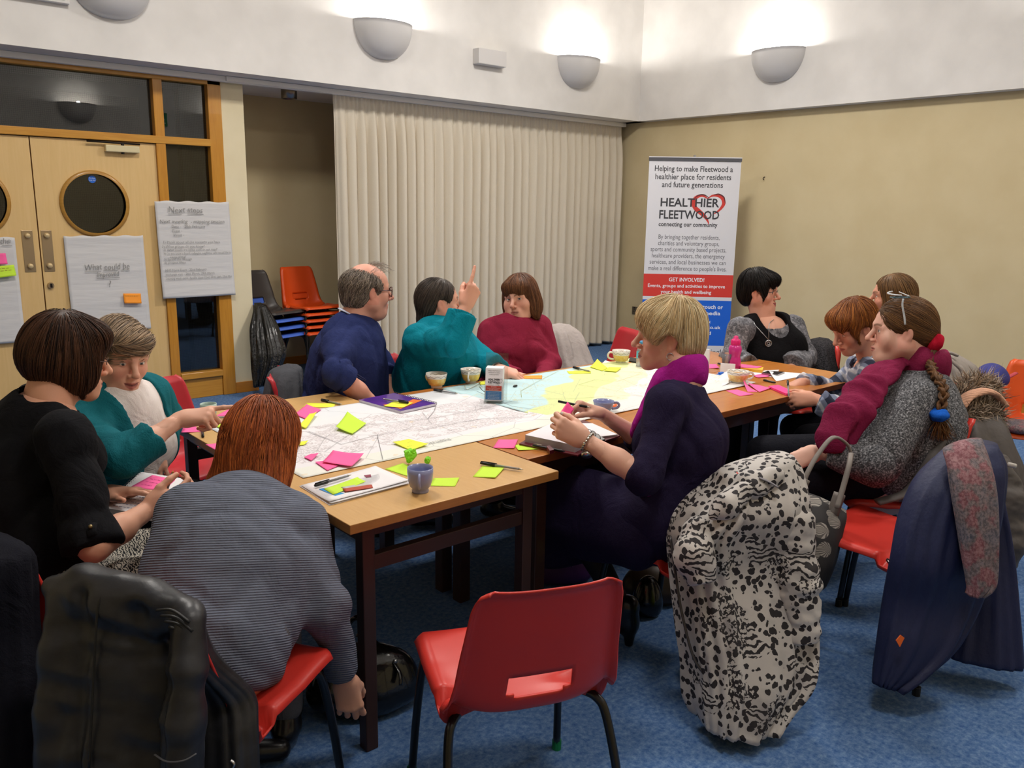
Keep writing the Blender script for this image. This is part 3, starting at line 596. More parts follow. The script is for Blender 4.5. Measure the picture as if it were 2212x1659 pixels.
# maps
def map_material(name, kind):
    m = mat(name, '#dedbdc', .7); t = NT(m); v = t.coord('Object'); w = '#e2dfe2'
    def layer(c, f, stops): return t.mix(f, c, stops)
    n1 = t.noise(v, 9, 3, .6); n2 = t.noise(v, 130, 3, .7); n3 = t.noise(v, 3.1, 2); xyz = t.new('ShaderNodeSeparateXYZ'); t.link(v, xyz.inputs[0]); X, Y = xyz.outputs[0], xyz.outputs[1]
    vor = t.new('ShaderNodeTexVoronoi', Scale=46.0, feature='DISTANCE_TO_EDGE'); t.link(v, vor.inputs['Vector']); streets = t.math('LESS_THAN', vor.outputs['Distance'], .05)
    vor2 = t.new('ShaderNodeTexVoronoi', Scale=4.2, feature='DISTANCE_TO_EDGE'); t.link(v, vor2.inputs['Vector']); roads = t.math('LESS_THAN', vor2.outputs['Distance'], .006)
    if kind == 'town':
        dens = t.math('MULTIPLY', t.math('GREATER_THAN', n1, .46), t.math('LESS_THAN', t.math('ABSOLUTE', t.math('ADD', Y, .05)), .20))
        c = t.mix(t.math('MULTIPLY', dens, .8), C(w), t.ramp(n2, [(.38, C('#aaa1a2')), (.56, C('#d9d2d5'))])); c = t.mix(t.math('MULTIPLY', t.math('MULTIPLY', streets, dens), .55), c, C('#f2eff2'))
        c = t.mix(t.math('MULTIPLY', t.math('LESS_THAN', Y, -.29), .6), c, C('#dfe3d2')); c = t.mix(t.math('MULTIPLY', t.math('GREATER_THAN', Y, .24), .5), c, C('#d4dce2'))
        spots = t.math('GREATER_THAN', t.noise(v, 16, 1), .72); c = t.mix(t.math('MULTIPLY', spots, .35), c, C('#e0c393')); c = t.mix(t.math('MULTIPLY', roads, .45), c, C('#8a888c'))
    else:
        coast = t.math('ADD', t.math('ADD', t.math('MULTIPLY', X, .62), t.math('MULTIPLY', Y, -1.0)), t.math('MULTIPLY', n3, .34))
        c = t.ramp(t.math('ADD', t.math('MULTIPLY', coast, .8), .5), [(.30, C('#b9d7dc')), (.455, C('#bcd9dd')), (.46, C('#d2dd9c')), (.63, C('#d3dc9a')), (.635, C('#e2dfbe')), (.78, C('#e3e0c2')), (.785, C('#e0dcdc'))])
        town = t.math('GREATER_THAN', n1, .52); c = t.mix(t.math('MULTIPLY', t.math('MULTIPLY', streets, town), .5), c, C('#c8bf8e')); c = t.mix(t.math('MULTIPLY', t.math('LESS_THAN', Y, -.26), .8), c, C('#dcdad8')); c = t.mix(t.math('MULTIPLY', roads, .35), c, C('#9aa08a'))
    t.base(c); return m
def flat_map(name, x0, x1, y0, y1, label, m, z, edge_curl):
    NX, NY = 60, 40; cx, cy = (x0 + x1) / 2, (y0 + y1) / 2; P = []
    for i in range(NY + 1):
        row = []
        for j in range(NX + 1):
            u, v = j / NX, i / NY; x, y = x0 + (x1 - x0) * u - cx, y0 + (y1 - y0) * v - cy
            h = .0016 + .0012 * math.sin(x * 13 + 1) * math.sin(y * 9) + edge_curl(u, v); row.append((x, y, h))
        P.append(row)
    o = grid_obj(name, np.array(P), m, None, solid=.0005, offset=1); o.location = (cx, cy, z); return tag(o, label, 'map', 'large printed street maps')
mp1 = flat_map('street_map', 1.118, 2.235, 2.255, 3.03, 'white street map sheet spread over the pale table under most of the sticky notes', map_material('map_town', 'town'), ZT + .0005, lambda u, v: .018 * max(0, u - .93) / .07 * max(0, .35 - v) / .35)
mp2 = flat_map('street_map', 2.215, 3.52, 2.235, 3.05, 'coloured map sheet with blue sea and green coast on the red-brown tables', map_material('map_coast', 'coast'), ZT + .0022, lambda u, v: .006 * max(0, u - .96) / .04)
def pline(pts, o, z=.0048, w=.0009, m=None, name='printed_line'):
    V = []; F = []; c = np.array(o.location); P = [np.array(onz(px, py, ZT + .002)) - c for px, py in pts]
    for i in range(len(P) - 1):
        d = P[i + 1] - P[i]; n = np.array([-d[1], d[0], 0]); n *= w / (np.linalg.norm(n) + 1e-9); b = len(V)
        for p, s in ((P[i], -1), (P[i], 1), (P[i + 1], 1), (P[i + 1], -1)): V.append((p[0] + n[0] * s, p[1] + n[1] * s, z))
        F.append((b, b + 1, b + 2, b + 3))
    return V, F
Vs, Fs = [], []
for pts in (Z3((1675, 518), (1722, 716)), Z3((2145, 283), (2130, 330), (2080, 390)), Z3((1130, 490), (1390, 595), (1680, 520), (1940, 470)), Z3((1080, 462), (1400, 440), (1700, 430), (2080, 390)), Z4((90, 760), (470, 690), (760, 620)), Z4((0, 850), (520, 760), (1010, 740)), Z4((480, 540), (760, 660), (960, 690))):
    v_, f_ = pline(pts, mp1); Fs += [tuple(len(Vs) + k for k in f) for f in f_]; Vs += v_
mesh_obj('road_lines', Vs, Fs, mat('map_road', '#6d6a6e', .8), mp1)
v_, f_ = text_mesh([('FLEETWOOD', 0, 0, .034, 'CENTER', 0, .15)], lambda u, v, w: (-.02 - u * .98 + v * .15, -.30 - v, .0052)); mesh_obj('lettering', v_, f_, mat('map_letter', '#8d8b8f', .8), mp1)
Vs, Fs = [], []
for pts in (Z4((760, 610), (1240, 600), (1700, 575), (1810, 580)), Z4((835, 590), (830, 540), (950, 470), (1130, 380)), Z4((1290, 490), (1420, 450), (1590, 465), (1800, 395), (1560, 375)), Z4((1290, 490), (1500, 520), (1800, 580))):
    v_, f_ = pline(pts, mp2, .0045, .0009); Fs += [tuple(len(Vs) + k for k in f) for f in f_]; Vs += v_
mesh_obj('coast_lines', Vs, Fs, mat('map_coastline', '#a8a86e', .8), mp2)
# sticky notes lying about: (corner pixels, material, lift, height, label)
G = 'sticky notes on the tables'; zt, zm, zn = ZT + .0012, ZT + .0052, ZT + .0062
NOTES = [
 (Z3((75, 465), (210, 425), (272, 487), (115, 503)), M_pink, (0, 0, 0, .004), zt, 'pink sticky note at the left table edge below the pointing hand', 0),
 (Z3((310, 598), (472, 570), (560, 650), (440, 660)), M_pink, (.004, 0, 0, 0), zt, 'pink sticky note partly hidden left of the auburn hair', 0),
 (Z3((370, 435), (560, 390), (590, 440), (500, 492)), M_lime, (0, .01, 0, 0), zn, 'lime sticky note on the far left corner of the map', 0),
 (Z3((385, 365), (510, 300), (592, 320), (470, 362)), M_pink, (0, 0, .004, 0), zt, 'pink sticky note behind the pale green cup at the table end', 0),
 (Z3((1085, 290), (1118, 259), (1350, 263), (1328, 293)), M_yel, (0, 0, 0, 0), zt, 'long yellow sticky note beside the pen at the far table corner', 0),
 (Z3((1018, 352), (1115, 280), (1232, 312), (1112, 387)), M_pink, (.003, .006, 0, 0), zn, 'pink sticky note at the far left of the map with a yellow one overlapping it', 0),
 (Z3((1055, 452), (1138, 345), (1196, 352), (1110, 460)), M_yel, (.008, 0, .012, 0), zn + .002, 'narrow curled yellow sticky note overlapping a pink one', 2),
 (Z3((1347, 470), (1440, 358), (1590, 428), (1480, 512)), M_lime, (.012, .016, .004, .004), zn, 'lime green written sticky note lying alone near the middle of the map', 6),
 (Z3((1800, 582), (1928, 545), (2085, 597), (1942, 635)), M_yel, (.006, 0, .006, 0), zn, 'yellow sticky note alone near the right front edge of the map', 2),
 (Z3((1180, 728), (1240, 722), (1372, 757), (1280, 797)), M_pink, (0, 0, 0, 0), zn, 'pink sticky note lying under another pink one near the red-haired head', 0),
 (Z3((1240, 735), (1325, 653), (1570, 688), (1472, 772)), M_pink, (.004, .008, .012, .004), zn + .002, 'large pink sticky note on top of the pink pair at the map front edge', 3),
 (Z3((1092, 690), (1150, 664), (1212, 670), (1152, 718)), M_pink, (0, 0, .006, 0), zn, 'small pink sticky note peeping out right of the red-haired head', 0),
 (Z3((1050, 596), (1072, 564), (1128, 570), (1095, 592)), M_yel, (0, 0, .006, 0), zn, 'yellow sticky note corner peeping out right of the red hair', 0),
 (Z3((1738, 785), (1880, 738), (2010, 800), (1915, 842)), M_lime, (0, 0, 0, 0), zt, 'lime sticky note behind the lavender cup, under the crumpled paper', 0),
 (Z4((100, 1288), (140, 1225), (340, 1232), (306, 1292)), M_lime, (0, 0, .004, 0), zt, 'lime sticky note poking out right of the lavender cup', 0),
 (Z4((448, 1215), (525, 1128), (705, 1146), (626, 1230)), M_lime, (0, 0, .006, .003), zt, 'lime sticky note under the black-capped pen on the pale table', 0),
 (Z4((608, 985), (652, 922), (806, 925), (776, 994)), M_pink, (.0, .002, .004, .003), ZT + .001, 'pink sticky note pad on the red-brown table left of the organiser', 0),
 (Z4((780, 965), (850, 950), (985, 996), (810, 1010)), M_lime, (0, 0, 0, .003), ZT + .001, 'lime sticky note tucked under the wine-red organiser', 0),
 (Z4((500, 455), (582, 448), (577, 478), (505, 482)), M_yel, (0, 0, 0, 0), zn, 'small yellow sticky note behind the reading glasses', 0),
 (Z4((806, 410), (1000, 412), (998, 435), (832, 433)), M_org, (0, .003, 0, 0), zn, 'orange sticky note right of the leaflet holder', 0),
 (Z4((1195, 375), (1388, 371), (1386, 391), (1215, 397)), M_yel, (0, 0, 0, 0), zn, 'flat yellow sticky note beside the pen on the coloured map', 0),
 (Z4((1380, 345), (1438, 305), (1522, 348), (1478, 372)), M_yel, (.004, .02, 0, 0), zn, 'left one of two overlapping yellow sticky notes on the coloured map', 2),
 (Z4((1490, 370), (1532, 342), (1632, 350), (1590, 380)), M_yel, (0, 0, .004, 0), zn + .002, 'right one of two overlapping yellow sticky notes on the coloured map', 0),
 (Z4((1558, 319), (1600, 303), (1712, 310), (1682, 331)), M_org, (0, 0, .006, 0), ZT + .001, 'orange sticky note under the yellow cup at the far table edge', 0),
 (Z4((1683, 336), (1760, 324), (1830, 342), (1770, 354)), M_lime, (0, 0, 0, 0), ZT + .001, 'lime sticky note by the small water bottle', 0),
 (Z6((1325, 570), (1440, 559), (1606, 611), (1462, 624)), M_pink, (0, 0, .003, 0), ZT + .001, 'single pink sticky note nearest the edge of the red-brown table', 0),
 (Z6((1488, 500), (1580, 545), (1645, 582), (1545, 584)), M_pink, (.03, 0, 0, 0), ZT + .001, 'pink sticky note with one corner standing up, behind the single pink one', 0),
 (Z6((1540, 515), (1645, 511), (1772, 550), (1662, 584)), M_pink, (.012, 0, .004, 0), ZT + .003, 'pink sticky note between the curled one and the pad being written on', 0),
 (Z6((1146, 312), (1230, 305), (1262, 352), (1160, 350)), M_pink, (.004, 0, .006, 0), ZT + .001, 'curled pink sticky note between the green leaflet and the pink bottle', 0),
 (Z6((1588, 417), (1705, 405), (1766, 428), (1650, 440)), M_pink, (0, .003, 0, 0), ZT + .004, 'pink sticky note on the white papers by the phone', 0),
]
for i, (q, m, lf, z, lab, wr) in enumerate(NOTES):
    o = sheet_quad('sticky_note', q, lab, 'sticky note', m, G, z, lf)
    if wr: scribble(o, q, z, wr, M_pencilp if m is M_pink else M_pencil, i)
# notes stuck to the flip charts (vertical)
def wall_note(q, y, m, label, rows=0, seed=0):
    P = [[ony(*q[0], y), ony(*q[1], y)], [ony(*q[3], y), ony(*q[2], y)]]; P = np.array(P); c = P.mean((0, 1)); n = 7; G_ = []
    for i in range(n):
        r_ = []
        for j in range(n):
            u, v = j / (n - 1), i / (n - 1); p = (1 - u) * (1 - v) * P[0, 0] + u * (1 - v) * P[0, 1] + u * v * P[1, 1] + (1 - u) * v * P[1, 0] - c; r_.append(p + np.array([0, -.012 * v * v, 0]))
        G_.append(r_)
    o = grid_obj('sticky_note', np.array(G_), m, None, solid=.0004); o.location = c; tag(o, label, 'sticky note', 'sticky notes on the flip charts')
    if rows:
        V = []; F = []; r = random.Random(seed)
        for k in range(rows):
            v = .25 + .2 * k; u = .12
            while u < .8:
                L = r.uniform(.04, .12); b = len(V)
                for uu, vv in ((u, v - .02), (u + L, v - .02), (u + L, v + .02), (u, v + .02)):
                    p = (1 - uu) * (1 - vv) * P[0, 0] + uu * (1 - vv) * P[0, 1] + uu * vv * P[1, 1] + (1 - uu) * vv * P[1, 0] - c; V.append(p + np.array([0, -.012 * vv * vv - .0012, 0]))
                F.append((b, b + 1, b + 2, b + 3)); u += L + .04
        mesh_obj('handwriting', V, F, mat('note_ink', '#8a6a30', .8), o)
    return o
wall_note([(266, 634), (304, 634), (305, 655), (268, 655)], YD - .034, M_org, 'orange sticky note stuck on the What could be improved sheet', 1, 3)
wall_note([(-28, 548), (12, 547), (16, 570), (-28, 572)], YD - .030, M_pink, 'pink sticky note on the flip chart at the left edge', 0)
wall_note([(-28, 577), (30, 572), (35, 595), (-28, 603)], YD - .034, M_lime, 'lime sticky note under the pink one on the left-edge flip chart', 2, 5)
# pens
M_clear = mat('clear_plastic', '#d9dbe0', .12, trans=.65, ior=1.35); M_bkp = mat('pen_black', '#141416', .35); M_pm = mat('pen_metal', '#b9b4a6', .3, .9)
def pen(a, b, z, label, capend=0, kind='biro', zend=None):
    """a: cap-end pixel, b: tip pixel, lying at height z"""
    A, B = np.array(onz(*a, z)), np.array(onz(*b, z if zend is None else zend)); d = B - A; L = np.linalg.norm(d); o = thing('ballpoint_pen', label, 'pen', A, 0, 'ballpoint pens'); u = d / L
    f = L / .149
    if kind == 'biro':
        tubes('cap', [([u * 0, u * .004, u * .05 * f, u * .052 * f], [.0035, .0048, .0054, .004])], M_bkp, o, 12)
        s, up, _ = frame_of(u); tubes('clip', [([up * .0055 + u * .002, up * .0065 + u * .02, up * .006 + u * .058 * f], .0016)], M_bkp, o, 6)
        tubes('barrel', [([u * .05 * f, u * .132 * f, u * .134 * f], [.0041, .0041, .0034])], M_clear, o, 8); tubes('refill', [([u * .05 * f, u * .136 * f], .0016)], M_bkp, o, 6)
        tubes('tip', [([u * .134 * f, u * .14 * f, u * L], [.0034, .0026, .0005])], M_pm, o, 10)
    else:
        tubes('barrel', [([u * 0, u * .004, u * L * .9, u * L], [.003, .0045, .0048, .0015])], M_bkp, o, 10); tubes('clip', [([np.array([0, 0, .006]) + u * .004, np.array([0, 0, .0065]) + u * L * .3], .0014)], M_pm, o, 6)
    return o
r5 = .0056
pen(Z4((508, 1106))[0], Z4((850, 1160))[0], ZT + .008, 'black-capped pen lying across the lime note on the pale table')
pen(Z3((1178, 918))[0], Z3((1472, 832))[0], ZT + .014, 'black-capped clear pen on the white paper stack')
pen(Z3((1230, 236))[0], Z3((1397, 272))[0], ZT + r5, 'black-capped pen at the far corner of the pale table')
pen(Z3((290, 528))[0], Z3((276, 447))[0], ZT + r5, 'short dark pen pointing away at the left table edge')
pen(Z3((515, 372))[0], Z3((388, 376))[0], ZT + r5 + .002, 'black-capped pen beside the pink note at the table end')
pen(Z4((135, 525))[0], Z4((330, 553))[0], ZT + .010, 'black-capped pen in front of the handleless yellow cup')
pen(Z4((1245, 346))[0], Z4((1388, 378))[0], ZT + .012, 'black-capped pen among yellow notes on the coloured map')
pen(Z6((1700, 465))[0], Z6((1825, 492))[0], ZT + r5, 'black pen in front of the white papers near the phone', kind='b')
pen(Z4((770, 497))[0], Z4((800, 490))[0], ZT + .011, 'pen end poking out behind the leaflet holder', kind='b')
pen(Z6((1245, 300))[0], Z6((1285, 305))[0], ZT + r5, 'dark pen end by the pink bottle', kind='b')
# crumpled green paper
def crumple(x, y, z, r, label, seed, sz=1.0):
    rr = random.Random(seed); bm = bmesh.new(); bmesh.ops.create_icosphere(bm, subdivisions=3, radius=1)
    cs = [(Vector((rr.gauss(0, 1), rr.gauss(0, 1), rr.gauss(0, 1))).normalized(), rr.uniform(.55, .95)) for _ in range(26)]
    for v in bm.verts:
        k = 1.0
        for d, h in cs:
            t_ = v.co.normalized().dot(d)
            if t_ > 0: k = min(k, h / max(t_, .2))
        v.co = v.co.normalized() * k * r * (1 + .10 * rr.gauss(0, 1)); v.co.z *= sz
    zmin = min(v.co.z for v in bm.verts)
    o = bm_obj('crumpled_note', bm, mat('crumpled_green', '#86dc2c', .65)); o.location = (x, y, z - zmin); return tag(o, label, 'crumpled paper', 'crumpled sticky notes')
p_ = onz(886, 1003, ZT); crumple(p_[0], p_[1], ZT + .002, .027, 'larger upright ball of crumpled green paper beside the lavender cup', 3, 1.1); p_ = onz(924, 1003, ZT); crumple(p_[0], p_[1], ZT, .015, 'smaller ball of crumpled green paper', 5)
# cups
M_china = mat('china_white', '#e4e0d8', .2, coat=.3); M_lav = mat('lavender_glaze', '#8c93bb', .22, coat=.3); M_gry = mat('pale_green_plastic', '#a9bdb2', .35)
def banded(name, warm):
    m = mat(name, '#e4e0d8', .2, coat=.3); t = NT(m); v = t.coord('Object'); s = t.new('ShaderNodeSeparateXYZ'); t.link(v, s.inputs[0]); z = s.outputs[2]
    n = t.noise(v, 70, 3, .6); rad = t.new('ShaderNodeTexGradient', gradient_type='RADIAL'); t.link(v, rad.inputs[0]); zz = t.math('PINGPONG', t.math('MULTIPLY', rad.outputs[1], 9.0), .5)
    line = t.math('LESS_THAN', t.math('ABSOLUTE', t.math('SUBTRACT', t.math('MULTIPLY', t.math('SUBTRACT', z, .051), 60.0), zz)), .11)
    yel = t.math('MULTIPLY', t.math('GREATER_THAN', z, .013), t.math('LESS_THAN', z, .046)); c = t.mix(t.math('MULTIPLY', yel, .9), C('#e6e1d8'), t.ramp(n, [(.35, C(warm)), (.65, C('#eccf74'))]))
    bandz = t.math('MULTIPLY', t.math('GREATER_THAN', z, .046), t.math('LESS_THAN', z, .064)); c = t.mix(t.math('MULTIPLY', t.math('MULTIPLY', bandz, line), .7), c, C('#8b8a8c')); t.base(c); return m
M_band = banded('yellow_band_china', '#e4b83c'); M_band2 = banded('orange_band_china', '#df9a3e')
def cup(base, z, label, w, h, kind, m, handle=None, hcol=None, group='cups on the tables'):
    p = onz(*base, z); o = thing('cup', label, 'cup', p, 0, group); r = w / 2
    if kind == 'bowl': prof = [(0, .004), (r * .42, .004), (r * .46, 0), (r * .52, 0), (r * .54, .006), (r * .50, .010), (r * .72, h * .22), (r * .86, h * .48), (r * .93, h * .75), (r * 1.0, h), (r * .965, h), (r * .88, h * .72), (r * .80, h * .48), (r * .6, h * .2), (0, h * .12)]
    else: prof = [(0, .003), (r * .52, .003), (r * .58, 0), (r * .64, 0), (r * .66, .006), (r * .62, .012), (r * .80, h * .25), (r * .95, h * .5), (r * 1.0, h * .8), (r * .985, h), (r * .94, h), (r * .94, h * .8), (r * .88, h * .5), (r * .72, h * .25), (0, h * .1)]
    lathe('body', [(0, prof[0][1])] + prof, m, o, 40)
    if handle is not None:
        a = handle; d = np.array([math.cos(a), math.sin(a), 0]); P = arc_pts([d * r * .90 + [0, 0, h * .82], d * (r * 1.28) + [0, 0, h * .84], d * (r * 1.48) + [0, 0, h * .62], d * (r * 1.30) + [0, 0, h * .38], d * r * .80 + [0, 0, h * .30]], 6); tubes('handle', [(P, .0042, 1.3)], hcol or m, o, 10)
    return o
cup((908, 1062), ZT, 'lavender cup on the near corner of the pale table', .077, .075, 'mug', M_lav, R_(-128))
cup((943, 837), ZT, 'yellow-banded china cup without a visible handle, left of its twin', .100, .068, 'bowl', M_band, R_(95))
cup((1017, 827), ZT, 'yellow-banded china cup with its handle towards the camera', .100, .068, 'bowl', M_band, R_(-138), M_china)
cup((1341, 784), ZT + .002, 'yellow-banded china cup on an orange note at the far table edge', .100, .070, 'bowl', M_band, R_(145), M_china)
cup((1303, 890), ZT + .001, 'lavender mug near the hands of the blonde woman', .088, .048, 'bowl', M_lav, R_(-38))
cup((1593, 828), ZT, 'orange-banded china cup in front of the pink bottle', .110, .062, 'bowl', M_band2, R_(-30), M_china)
cup((452, 910), ZT, 'pale green cup behind the pointing hand', .062, .070, 'mug', M_gry)
# spoon handle of orange plastic behind the mug: orange pen
p_ = onz(1326, 884, ZT); o = thing('highlighter_pen', 'orange pen end showing through the lavender mug handle', 'pen', p_); tubes('barrel', [([(-.005, .0, .008), (.045, .03, .008)], .007)], mat('bright_orange', '#f06a2a', .4), o)
# paper stack with card, note and strip
def slab(name, pxq, z, h, m, label=None, cat=None, group=None, parent=None, edge=None):
    q = [np.array(onz(px, py, z + h)) for px, py in pxq]; c = sum(q) / 4 if parent is None else np.array(parent.location) + 0; V = [tuple(p - c + (np.array([0, 0, 0]) if parent is None else 0)) for p in q] ; V = [(a, b, (z + h) - c[2] if parent is not None else 0) for a, b, _ in V]; V += [(a, b, z_ - h) for a, b, z_ in V]
    F = [(0, 1, 2, 3), (7, 6, 5, 4)] + [(i, i + 4, (i + 1) % 4 + 4, (i + 1) % 4) for i in range(4)]
    o = mesh_obj(name, V, F, None if edge else m, parent, mats=[m, edge] if edge else None, mi=[0, 0, 1, 1, 1, 1] if edge else None)
    if parent is None: o.location = c; tag(o, label, cat, group)
    return o
ps = thing('paper_stack', 'stack of white printed sheets on the near edge of the pale table', 'papers', onz(770, 1050, ZT))
pq = [[(646, 1050), (813, 1010), (888, 1044), (712, 1092)], [(648, 1051), (810, 1012), (884, 1046), (716, 1090)], [(652, 1049), (812, 1009), (886, 1043), (714, 1088)], [(650, 1048), (811, 1008), (884, 1041), (711, 1086)]]
for k, q in enumerate(pq):
    z = ZT + .001 + .0014 * k; c = np.array(ps.location); Q = [np.array(onz(px, py, z)) - c for px, py in q]; n = 10; P = np.array([[(1 - j / n) * (1 - i / n) * Q[0] + j / n * (1 - i / n) * Q[1] + j / n * i / n * Q[2] + (1 - j / n) * i / n * Q[3] + np.array([0, 0, .004 * (i / n) ** 3 * (k % 2) + .003 * (j / n) ** 4 * (k > 1)]) for j in range(n + 1)] for i in range(n + 1)])
    grid_obj('sheet', P, M_wht, ps, solid=.0005, offset=1)
V = []; F = []; c = np.array(ps.location); r = random.Random(4)
for k in range(26):
    v = .34 + .022 * k
    for (u0, u1) in ((.06, .30), (.62, .94)) if k < 14 else ((.06, .94),):
        pts = [onz(pq[3][0][0] * (1 - u) * (1 - vv) + pq[3][1][0] * u * (1 - vv) + pq[3][2][0] * u * vv + pq[3][3][0] * (1 - u) * vv, pq[3][0][1] * (1 - u) * (1 - vv) + pq[3][1][1] * u * (1 - vv) + pq[3][2][1] * u * vv + pq[3][3][1] * (1 - u) * vv, ZT + .0072) - c for u, vv in ((u0, v), (u1 - r.random() * .05, v), (u1 - .05, v + .006), (u0, v + .006))]
        b = len(V); V += pts; F.append((b, b + 1, b + 2, b + 3))
mesh_obj('printed_text', V, F, mat('print_grey', '#b9b7bb', .8), ps)
q = [onz(px, py, ZT + .0072) - c for px, py in Z3((1570, 835), (1625, 828), (1630, 850), (1590, 855))]; mesh_obj('printed_logo', q, [(0, 1, 2, 3)], mat('logo_maroon', '#8b3a50', .7), ps)
sheet_quad('leaflet_card', Z3((1212, 945), (1262, 935), (1432, 985), (1352, 1003)), 'blue-edged card under the lime note on the white papers', 'card', mat('card_blue', '#1f86c8', .5), None, ZT + .0075, thick=.0006)
sheet_quad('sticky_note', Z3((1250, 942), (1520, 864), (1588, 892), (1328, 990)), 'lime sticky note on the white paper stack', 'sticky note', M_lime, G, ZT + .0085, (0, .006, .004, 0)); 
q = Z3((1390, 930), (1580, 897), (1640, 912), (1420, 945)); sheet_quad('index_strip', q, 'grey strip above the red one on the white papers', 'paper strip', mat('strip_grey', '#bdbcb8', .5), None, ZT + .0105, thick=.001)
q = Z3((1402, 942), (1632, 908), (1643, 932), (1420, 965)); sheet_quad('index_strip', q, 'red-brown strip lying on the lime note on the white papers', 'paper strip', mat('strip_red', '#b3452c', .45), None, ZT + .0115, thick=.0012)
# purple notebook
nb = slab('spiral_notebook', Z3((1530, 233), (1812, 180), (2148, 262), (1862, 326)), ZT + .004, .010, mat('notebook_purple', '#4a1d86', .35, coat=.4), 'purple spiral notebook with an orange flame motif on the map', 'notebook', None, edge=mat('page_edge', '#cfc9d4', .7))
t = NT(mat('notebook_purple')); v = t.coord('Object'); f = t.noise(v, 9, 4, .6, 1.5); t.base(t.ramp(f, [(.45, C('#461a80')), (.60, C('#5a2394'))]))
V = []; F = []; c = np.array(nb.location)
poly = [onz(*p, ZT + .0142) - c + np.array([0, 0, .0006]) for p in Z3((1720, 274), (1800, 290), (1862, 308), (1910, 290), (1970, 266), (2035, 240), (1960, 230), (1925, 250), (1870, 272), (1800, 266))]
mesh_obj('flame_motif', poly, [tuple(range(len(poly)))], mat('flame_orange', '#e0752c', .4), nb)
A, B = [np.array(onz(*p, ZT + .014)) - c for p in Z3((1815, 178), (2150, 260))]; sp_ = []
for k in range(26):
    p = A + (B - A) * (k + .5) / 26; d = (B - A) / np.linalg.norm(B - A); nrm = np.array([-d[1], d[0], 0]); sp_.append(([p + nrm * .006 * math.cos(a) + np.array([0, 0, -.004 + .0075 * math.sin(a)]) for a in np.linspace(0, 2 * PI, 9)], .0011))
tubes('spiral_binding', sp_, mat('wire_dark', '#3c3c40', .35, .8), nb, 5)
sheet_quad('sticky_note', Z3((1725, 285), (1802, 250), (1962, 262), (1882, 296)), 'yellow sticky note on the purple notebook', 'sticky note', M_yel, G, ZT + .0165, (0, 0, .003, 0))
pen(Z3((1925, 258))[0], Z3((1715, 226))[0], ZT + .024, 'black-capped pen on top of the purple notebook')
# reading glasses
def glasses_on_table():
    o = thing('reading_glasses', 'wire reading glasses lying behind the leaflet holder', 'glasses', onz(1030, 838, ZT + .006)); c = np.array(o.location); P = lambda *p: [np.array(onz(px, py, ZT + h)) - c for px, py, h in p]
    a = [(900 + x * .27125, 700 + y * .27125, h) for x, y, h in ((500, 470, .006), (520, 455, .026), (555, 460, .026), (575, 480, .02), (565, 500, .006), (520, 498, .004), (500, 472, .006))]
    tubes('lens_rim', [(arc_pts(P(*a), 4), .0011)], M_pm, o, 6); tubes('temple_arm', [(arc_pts(P((900 + 385 * .27125, 700 + 480 * .27125, .02), (900 + 395 * .27125, 700 + 520 * .27125, .006), (900 + 440 * .27125, 700 + 505 * .27125, .008), (900 + 500 * .27125, 700 + 475 * .27125, .010)), 4), .0013)], M_pm, o, 6)
    tubes('temple_arm', [(arc_pts(P((900 + 500 * .27125, 700 + 500 * .27125, .004), (900 + 525 * .27125, 700 + 530 * .27125, .004), (900 + 560 * .27125, 700 + 548 * .27125, .006)), 4), .0022)], M_bkp, o, 6)
glasses_on_table()
# leaflet holder
lh = thing('leaflet_holder', 'clear acrylic holder full of Healthier Fleetwood leaflets in the middle of the maps', 'leaflet holder', onz(1065, 873, ZT + .003), R_(-47))
M_acr = bpy.data.materials.new('acrylic'); M_acr.use_nodes = True; _n = M_acr.node_tree; _n.nodes.clear(); _a = _n.nodes.new('ShaderNodeOutputMaterial'); _b = _n.nodes.new('ShaderNodeMixShader'); _c = _n.nodes.new('ShaderNodeBsdfTransparent'); _c.inputs[0].default_value = (.93, .94, .94, 1); _d = _n.nodes.new('ShaderNodeBsdfGlossy'); _d.inputs['Roughness'].default_value = .03; _b.inputs[0].default_value = .07
_n.links.new(_c.outputs[0], _b.inputs[1]); _n.links.new(_d.outputs[0], _b.inputs[2]); _n.links.new(_b.outputs[0], _a.inputs[0])
W2 = .040
def lp(u, v, w): return (u, w + .16 * v, v)          # leaning back: u across, v up, w depth
def lbox(name, u0, u1, v0, v1, w0, w1, m, par):
    V = [lp(u, v, w) for v in (v0, v1) for w in (w0, w1) for u in (u0, u1)]; return mesh_obj(name, V, [(0, 1, 3, 2), (4, 6, 7, 5), (0, 4, 5, 1), (2, 3, 7, 6), (0, 2, 6, 4), (1, 5, 7, 3)], m, par)
lf = lbox('leaflet_pile', -W2 + .003, W2 - .003, .012, .150, .006, .066, mat('leaflet_white', '#e3e1e6', .6), lh)
lbox('back_panel', -W2 - .006, W2 + .012, .004, .205, .068, .071, M_acr, lh); lbox('front_lip', -W2, W2, .0, .075, 0, .003, M_acr, lh); lbox('side_panel', -W2, -W2 + .002, 0, .09, .003, .07, M_acr, lh); lbox('side_panel', W2 - .002, W2, 0, .09, .003, .07, M_acr, lh); lbox('tray_floor', -W2, W2, 0, .004, .003, .07, M_acr, lh)
def lquad(name, u0, u1, v0, v1, m): return mesh_obj(name, [lp(u, v, .0052) for u, v in ((u0, v0), (u1, v0), (u1, v1), (u0, v1))], [(0, 1, 2, 3)], m, lf)
lquad('red_band', -.034, .034, .056, .076, M_br); lquad('blue_band', -.034, .034, .018, .053, mat('leaflet_blue', '#1c80c6', .55))
